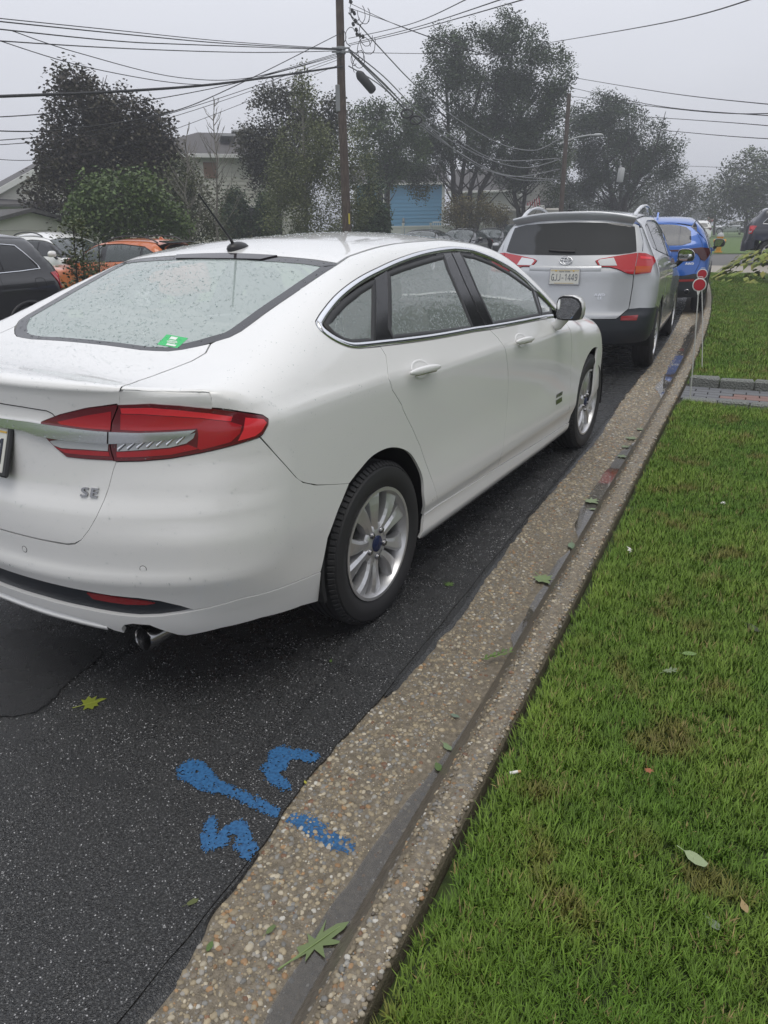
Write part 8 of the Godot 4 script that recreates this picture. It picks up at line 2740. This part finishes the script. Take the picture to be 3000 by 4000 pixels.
	g.tube([Vector3(0, -0.2, 0), Vector3(0, 4, 0), Vector3(0, 8.3, 0)], 0.15, 0.11, 12)
	put("post", g, M("pole_wood"), sp)
	g = Geo.new()
	var t2 := sp.transform.affine_inverse()
	var arm := []
	for q in [[2190, 562], [2215, 550], [2260, 535], [2300, 528], [2325, 527]]: arm.append(t2 * spot(q[0], q[1], 47.0))
	g.tube(arm, 0.045, 0.035, 8)
	put("lamp_arm", g, M("hydrant_cap"), sp)
	g = Geo.new()
	g.ball(t2 * spot(2335, 527, 47.0), Vector3(0.30, 0.08, 0.12), 6, 12)
	put("lamp_head", g, M("hydrant_cap"), sp)
	# third pole with a transformer
	var p3 := spot(2412, 890, 68.0)
	var tp := thing("utility_pole", "thin far utility pole with a pale transformer can in front of the oak", "pole", Vector3(p3.x, 0, p3.z), facing(p3))
	g = Geo.new()
	g.tube([Vector3(0, -0.2, 0), Vector3(0, 4, 0), Vector3(0, 8.0, 0)], 0.15, 0.11, 10)
	put("post", g, M("pole_wood"), tp)
	g = Geo.new()
	var tc := tp.transform.affine_inverse() * spot(2425, 683, 57.0)
	g.lathe([[0.0, -0.45], [0.20, -0.45], [0.22, -0.40], [0.22, 0.38], [0.17, 0.45], [0.0, 0.48]], 14, Basis(Vector3.BACK, -0.08), tc)
	put("transformer", g, M("hydrant_cap"), tp)
	g = Geo.new()
	g.tube([tc + Vector3(-0.1, 0, -0.2), Vector3(0, tc.y, 0)], 0.05, 0.05, 6)
	put("bracket", g, M("metal_grey"), tp)

# ---------------------------------------------------------------- small things
func leaf_shape(kind: int) -> PackedVector2Array:
	# outlines about one unit long, stem at (0, -0.5)
	if kind == 0:   # maple
		return v2([0.0, -0.42, 0.10, -0.30, 0.34, -0.34, 0.27, -0.18, 0.50, -0.05, 0.32, 0.04, 0.36, 0.22, 0.17, 0.16, 0.12, 0.30, 0.0, 0.52, -0.12, 0.30, -0.17, 0.16, -0.36, 0.22, -0.32, 0.04, -0.50, -0.05, -0.27, -0.18, -0.34, -0.34, -0.10, -0.30])
	if kind == 1:   # oak
		return v2([0.0, -0.5, 0.05, -0.32, 0.20, -0.36, 0.16, -0.20, 0.34, -0.10, 0.14, -0.02, 0.30, 0.16, 0.36, 0.30, 0.14, 0.20, 0.12, 0.40, 0.0, 0.52, -0.12, 0.38, -0.14, 0.20, -0.34, 0.28, -0.28, 0.12, -0.13, 0.0, -0.34, -0.10, -0.16, -0.20, -0.20, -0.36, -0.05, -0.32])
	return v2([0.0, -0.5, 0.14, -0.32, 0.25, -0.05, 0.22, 0.2, 0.1, 0.42, 0.0, 0.52, -0.1, 0.42, -0.22, 0.2, -0.25, -0.05, -0.14, -0.32])

func leaf(label: String, at: Vector3, size: float, turn: float, kind: int, c: Color, curl := 0.12, group := "fallen leaves", tilt := 0.0) -> void:
	var o := thing("fallen_leaf", label, "leaf", at, turn, group)
	o.rotation.x = tilt
	var s := leaf_shape(kind)
	var g := Geo.new()
	g.tint = c
	var st := g.v.size()
	var ix := Geometry2D.triangulate_polygon(s)
	var lr := RandomNumberGenerator.new()
	lr.seed = int(at.x * 1000.0) + int(at.z * 777.0)
	for k in s.size(): s[k] = s[k] * Vector2(0.72 if kind == 1 else 1.0, 1.0) * lr.randf_range(0.78, 1.15) + Vector2(lr.randfn(), lr.randfn()) * 0.02
	if Geometry2D.triangulate_polygon(s).is_empty(): s = leaf_shape(kind)
	ix = Geometry2D.triangulate_polygon(s)
	for p in s:
		var y := 0.012 + curl * (p.x * p.x + 0.4 * p.y * p.y)
		g.vert(Vector3(p.x, y, p.y) * size, Vector3(-2 * curl * p.x, 1, -0.8 * curl * p.y).normalized())
	for k in range(0, ix.size(), 3): g.face(st + ix[k], st + ix[k + 1], st + ix[k + 2])
	put("blade", g, M("leaf_flat"), o)
	g = Geo.new()
	g.tint = c * 1.5
	g.tube([Vector3(0, 0.02, -0.72) * size, Vector3(0, 0.018, -0.5) * size, Vector3(0, 0.024, 0.40) * size], 0.018 * size, 0.008 * size, 5)
	put("stalk", g, M("leaf_flat"), o)

func build_small() -> void:
	var rng := RandomNumberGenerator.new()
	rng.seed = 99
	var lm := mk("leaf_flat", Color.WHITE, 0.45)
	lm.vertex_color_use_as_albedo = true
	var gn := Color(0.075, 0.13, 0.035); var pale := Color(0.20, 0.26, 0.14)
	# on the asphalt and in the gutter
	leaf("yellow-green pointed leaf with a long stalk lying on the wet asphalt", Vector3(-1.829, 0.007, -1.41), 0.088, 2.5, 0, Color(0.19, 0.22, 0.03))
	leaf("large pale green lobed leaf in the gutter water against the kerb", Vector3(-0.672, -0.008, -0.985), 0.15, 2.7, 1, Color(0.13, 0.18, 0.07), 0.2)
	leaf("small green leaf on the asphalt beside the rear wheel", Vector3(-1.04, 0.007, -2.746), 0.055, 1.2, 0, gn)
	leaf("pale green maple leaf in the gutter where the kerb turns wet", Vector3(-0.672, -0.004, -2.99), 0.105, 0.8, 0, Color(0.16, 0.22, 0.09), 0.25)
	leaf("bluish oval leaf beside the gutter water, furthest up", Vector3(-0.684, -0.006, -1.887), 0.036, 1.4, 2, Color(0.13, 0.18, 0.13))
	leaf("pale oval leaf beside the gutter water, middle of three", Vector3(-0.653, -0.006, -1.732), 0.046, 1.0, 2, Color(0.16, 0.22, 0.11))
	leaf("green curled leaf beside the gutter water, nearest the long blue stroke", Vector3(-0.644, -0.006, -1.634), 0.044, 0.6, 2, gn, 0.4)
	leaf("dull olive oval leaf at the asphalt edge below the sprayed S", Vector3(-0.995, 0.008, -0.934), 0.034, 2.6, 2, Color(0.085, 0.10, 0.03))
	leaf("scrap of green leaf lying among the gutter pebbles", Vector3(-0.886, 0.001, -0.864), 0.028, 0.3, 2, gn)
	leaf("small green leaf tip on the wet gutter slab", Vector3(-0.788, -0.002, -0.96), 0.032, 2.9, 2, Color(0.10, 0.14, 0.05))
	leaf("broad pale leaf lying in the gutter short of the kerb joint", Vector3(-0.675, -0.006, -4.112), 0.10, 1.0, 0, pale, 0.2)
	leaf("small pale leaf behind the broad one by the kerb joint", Vector3(-0.645, -0.006, -3.99), 0.05, 2.0, 2, pale)
	leaf("long curled leaf at the foot of the kerb past the sprig", Vector3(-0.640, -0.004, -3.42), 0.09, 0.2, 2, Color(0.14, 0.20, 0.12), 0.5)
	leaf("tiny yellow leaf on the asphalt near the blue zigzag", Vector3(-0.962, 0.008, -1.395), 0.016, 0.9, 2, Color(0.36, 0.34, 0.05))
	leaf("tiny green leaf far out on the asphalt towards the rear wheel", Vector3(-1.215, 0.007, -1.98), 0.022, 0.4, 2, gn)
	for q in [[-0.67, -5.6], [-0.655, -5.9], [-0.68, -5.35], [-0.66, -5.1]]:
		leaf("pale torn leaf among the litter along the gutter", Vector3(q[0], -0.006, q[1]), rng.randf_range(0.06, 0.1), rng.randf() * TAU, 0, pale * rng.randf_range(0.7, 1.1), 0.3, "gutter litter leaves")
	# on the car
	leaf("torn dark green leaf stuck on the sedan below its tail lamp", Vector3(-1.375, 0.845, -1.66), 0.04, 0.3, 1, Color(0.06, 0.09, 0.025), 0.1, "fallen leaves", PI / 2 - 0.1)
	# on the lawn
	var lw := func(x: float, z: float, h := 0.030) -> Vector3: return Vector3(x, lawn_y(x, z) + h, z)
	leaf("pale serrated leaf lying face down on the lawn", lw.call(0.071, -1.452), 0.062, 1.1, 2, Color(0.24, 0.30, 0.16), 0.3)
	leaf("round tan leaf on the lawn", lw.call(0.178, -1.363), 0.034, 0.3, 2, Color(0.28, 0.20, 0.09))
	leaf("round grey-green leaf sunk in the lawn", lw.call(0.122, -1.30, 0.018), 0.042, 0.9, 2, Color(0.13, 0.17, 0.10))
	leaf("long green leaf on the lawn above the torn one", lw.call(-0.017, -2.357), 0.055, 1.9, 2, Color(0.12, 0.20, 0.05))
	leaf("torn grey-green leaf in the middle of the lawn", lw.call(-0.063, -2.225), 0.06, 2.4, 1, Color(0.14, 0.18, 0.09))
	leaf("small rust-coloured leaf in the lawn", lw.call(-0.062, -1.705), 0.028, 0.5, 0, Color(0.28, 0.09, 0.03))
	leaf("dark wet leaf folded in the grass towards the path", lw.call(0.177, -2.643, 0.02), 0.07, 0.7, 2, Color(0.03, 0.035, 0.015), 0.6)
	# sprig in the gutter
	var sp := thing("fallen_sprig", "small leafy green sprig lying in the gutter against the kerb", "sprig", Vector3(-0.672, -0.004, -2.27), 0.9)
	var g := Geo.new()
	g.tint = Color(0.10, 0.14, 0.04)
	g.tube([Vector3(-0.06, 0.012, 0), Vector3(0, 0.02, 0.01), Vector3(0.065, 0.016, -0.01)], 0.002, 0.001, 5)
	put("twig", g, M("leaf_flat"), sp)
	for k in 14:
		g = Geo.new()
		g.tint = Color(0.10, 0.17, 0.035) * rng.randf_range(0.7, 1.3)
		var o := Vector3(lerpf(-0.055, 0.065, k / 13.0), 0.016, 0.004)
		var a := (0.9 if k % 2 == 0 else -0.9) + rng.randfn() * 0.3
		var d := Vector3(cos(a) * 0.4 + 0.5, 0.25, sin(a)).normalized() * rng.randf_range(0.018, 0.032)
		var s := d.cross(Vector3.UP).normalized() * 0.006
		g.quad(o, o + d * 0.5 + s, o + d, o + d * 0.5 - s)
		put("leaflet", g, M("leaf_flat"), sp)
	# cigarette end
	var cb := thing("cigarette_end", "white cigarette end with a tan burnt tip on the grass by the kerb", "cigarette", lw.call(-0.384, -1.538, 0.022), 0.6)
	g = Geo.new(); g.tube([Vector3(-0.014, 0.004, 0), Vector3(0.008, 0.006, 0)], 0.0042, 0.0042, 10)
	put("paper", g, M("paper_white"), cb)
	g = Geo.new(); g.tube([Vector3(0.008, 0.006, 0), Vector3(0.016, 0.0065, 0)], 0.0042, 0.0036, 10)
	put("tip", g, M("filter_tan"), cb)
	for q in [[-0.333, -3.172, "crumpled white paper scrap on the lawn"], [0.02, -3.95, "second white paper scrap further along the lawn"]]:
		g = Geo.new()
		for k in 7:
			var a := Vector3(rng.randfn(), rng.randf(), rng.randfn()) * 0.008; var b := Vector3(rng.randfn(), rng.randf(), rng.randfn()) * 0.012; var c := Vector3(rng.randfn(), rng.randf(), rng.randfn()) * 0.012
			g.tri(a, b, c)
		var o := put("paper_scrap", g, M("paper_white"))
		o.position = lw.call(q[0], q[1], 0.025)
		tag(o, q[2], "litter")
	# reflector stakes by the path
	for q in [["red round reflector on a leaning white stake at the near edge of the path", Vector3(-0.345, 0.12, -6.50), spot(2732, 1113, 6.3), 0.043], ["smaller red round reflector on an upright white stake past the path", Vector3(-0.355, 0.12, -8.14), spot(2743, 1071, 8.05), 0.042]]:
		var st := thing("reflector_stake", q[0], "stake", q[1])
		var tp: Vector3 = q[2] - q[1]
		g = Geo.new()
		g.tube([Vector3(0, -0.08, 0), tp * 0.5, tp + Vector3(0, -0.04, 0)], 0.0048, 0.0042, 8)
		put("rod", g, M("stake_white"), st)
		var fb := Basis(Vector3.UP, atan2(-tp.x - q[1].x, -tp.z - q[1].z)) * Basis(Vector3.RIGHT, PI / 2)
		g = Geo.new()
		g.lathe([[0.0, -0.006], [q[3] + 0.007, -0.006], [q[3] + 0.007, 0.006], [q[3] + 0.001, 0.008], [q[3], 0.004], [0.0, 0.004]], 32, fb, tp)
		for s in [-1.0, 1.0]: g.tube([tp + Vector3(s * 0.018, q[3] + 0.004, 0), tp + Vector3(s * 0.018, q[3] + 0.016, 0), tp + Vector3(0, q[3] + 0.016, 0)], 0.002, 0.002, 5)
		g.tube([tp + Vector3(0, -q[3] - 0.03, 0), tp + Vector3(0, -q[3], 0)], 0.006, 0.014, 8)
		put("holder", g, M("stake_white"), st)
		g = Geo.new()
		g.lathe([[q[3] - 0.001, 0.005], [q[3] - 0.004, 0.009], [0.0, 0.0095]], 32, fb, tp)
		put("disc", g, M("reflector_disc"), st)
	# path with block edging
	var path := Node3D.new()
	name_it(path, "paved_path")
	structure(path)
	g = Geo.new()
	g.box(Vector3(0.8, 0.06, -6.95), Vector3(2.52, 0.05, 0.95))
	put("bedding", g, M("soil"), path)
	for r in 5:
		var z := -6.70 - 0.105 * r
		var x := -0.44 + (0.0 if r % 2 == 0 else -0.105)
		while x < 2.0:
			var len := 0.205
			var x0 := maxf(x, -0.44)
			g = Geo.new()
			g.box(Vector3((x0 + x + len) * 0.5, 0.092 + 0.001 * rng.randfn(), z), Vector3(x + len - x0 - 0.006, 0.05, 0.099), Basis.IDENTITY, 0.004)
			var red: bool = (r == 1 or r == 2) and x > -0.22 and rng.randf() < 0.8
			put("paver", g, M("paver_red") if red else M("paver_grey"), path)
			x += len
	for row in [[-6.52, 0.118, 0.02], [-7.33, 0.175, 0.0]]:
		var ed := thing("block_edging", "row of rough granite blocks edging the %s side of the paved path" % ["lawn" if row[2] > 0 else "raised"], "edging", Vector3(0, 0, row[0]))
		var x := -0.42
		while x < 2.1:
			var len := rng.randf_range(0.22, 0.29)
			g = Geo.new()
			var h: float = row[1] + rng.randfn() * 0.006
			g.box(Vector3.ZERO, Vector3(len - 0.012, h, 0.11), Basis.IDENTITY, 0.014)
			for k in g.v.size():
				var p := g.v[k]
				g.v[k] += Vector3(noise.get_noise_3d(p.x * 900 + x * 99, p.y * 900, p.z * 900), noise.get_noise_3d(p.x * 900, p.y * 900 + 50, p.z * 900 + x * 77), noise.get_noise_3d(p.x * 900 + 90, p.y * 900, p.z * 900)) * 0.012
			var o := put("granite_block", g, M("granite"), ed)
			o.position = Vector3(x + len * 0.5, h * 0.5 - 0.02 + (0.05 if row[2] > 0 else 0.03), rng.randfn() * 0.006)
			o.rotation.y = rng.randfn() * 0.03
			x += len
	# leafy perennial by the drive
	var hp := spot(2985, 1060, 20.5)
	hp.y = ly(hp.x, hp.z)
	var hs := thing("leafy_perennial", "mound of broad yellow-green leaves at the edge of the lawn", "plant", hp)
	for k in 280:
		var a := rng.randf() * TAU
		var t := sqrt(rng.randf())
		var o := Vector3(cos(a) * 1.1 * t, 0.72 * (1.0 - t * t) + 0.05 + rng.randfn() * 0.03, sin(a) * 0.9 * t)
		var d := (Vector3(cos(a), 0.0, sin(a)) * 0.8 + Vector3(rng.randfn() * 0.3, -0.5, rng.randfn() * 0.3)).normalized()
		var L := rng.randf_range(0.16, 0.26)
		var s := d.cross(Vector3.UP).normalized() * L * 0.30
		g = Geo.new()
		g.tint = Color(0.15, 0.21, 0.03).lerp(Color(0.26, 0.25, 0.05), rng.randf()) * rng.randf_range(0.75, 1.15)
		var up := Vector3(0, L * 0.10, 0)
		g.quad(o, o + d * L * 0.4 + s, o + d * L * 0.45 + up, o + d * L * 0.02 + up * 0.2)
		g.tri(o + d * L * 0.4 + s, o + d * L, o + d * L * 0.45 + up)
		g.quad(o, o + d * L * 0.4 - s, o + d * L * 0.45 + up, o + d * L * 0.02 + up * 0.2)
		g.tri(o + d * L * 0.4 - s, o + d * L, o + d * L * 0.45 + up)
		put("leaf", g, M("leaf"), hs)
	# hydrant
	var hy := spot(2808, 966, 37.0)
	hy.y = ly(hy.x, hy.z)
	var hd := thing("fire_hydrant", "yellow fire hydrant with a grey bonnet on the far lawn", "hydrant", hy)
	g = Geo.new()
	g.lathe([[0.17, 0.0], [0.17, 0.05], [0.11, 0.06], [0.105, 0.30], [0.125, 0.32], [0.125, 0.60], [0.15, 0.62], [0.15, 0.66]], 20)
	put("barrel", g, M("hydrant_yellow"), hd)
	g = Geo.new()
	g.lathe([[0.15, 0.66], [0.14, 0.72], [0.10, 0.79], [0.04, 0.82], [0.03, 0.86], [0.0, 0.86]], 20)
	put("bonnet", g, M("hydrant_cap"), hd)
	for a in [0.0, PI, -PI / 2]:
		g = Geo.new()
		var b := Basis(Vector3.UP, a) * Basis(Vector3.BACK, -PI / 2)
		g.lathe([[0.06, 0.08], [0.06, 0.19], [0.075, 0.19], [0.075, 0.24], [0.03, 0.26], [0.0, 0.26]], 14, b, Vector3(0, 0.48, 0))
		put("outlet", g, M("hydrant_yellow"), hd)
	# stop sign
	var ss2 := spot(2775, 857, 105.0)
	var sg := thing("stop_sign", "red octagonal stop sign far down the street", "sign", Vector3(ss2.x, 0.2, ss2.z), facing(ss2))
	g = Geo.new(); g.tube([Vector3(0, 0, -0.03), Vector3(0, ss2.y + 0.2, -0.03)], 0.035, 0.035, 8)
	put("post", g, M("metal_grey"), sg)
	var oc := PackedVector2Array(); var oc2 := PackedVector2Array()
	for k in 8:
		var a := TAU * (k + 0.5) / 8.0
		oc.append(Vector2(cos(a), sin(a)) * 0.41); oc2.append(Vector2(cos(a), sin(a)) * 0.38)
	g = Geo.new(); g.prism(oc, 0.02, Basis.IDENTITY, Vector3(0, ss2.y - 0.2, 0))
	put("rim", g, M("trim_white"), sg)
	g = Geo.new(); g.prism(oc2, 0.02, Basis.IDENTITY, Vector3(0, ss2.y - 0.2, 0.008))
	put("face", g, M("sign_red"), sg)
	var tx := put("lettering", text_mesh("STOP", 0.30, 0.01, "Droid Sans", true), M("trim_white"), sg)
	tx.position = Vector3(0, ss2.y - 0.2, 0.022)
	# white posts by the far lawn
	for k in 4:
		var p := spot(2682 + 12.0 * k, 892 - k * 2, 88.0)
		g = Geo.new()
		g.box(Vector3(0, 0.65, 0), Vector3(0.28, 1.3, 0.28), Basis.IDENTITY, 0.03)
		g.box(Vector3(0, 1.34, 0), Vector3(0.36, 0.1, 0.36), Basis.IDENTITY, 0.03)
		var o := put("gate_post", g, M("trim_white"))
		o.position = Vector3(p.x, 0.25, p.z)
		tag(o, "white square gate post on the far lawn", "post", "white posts")
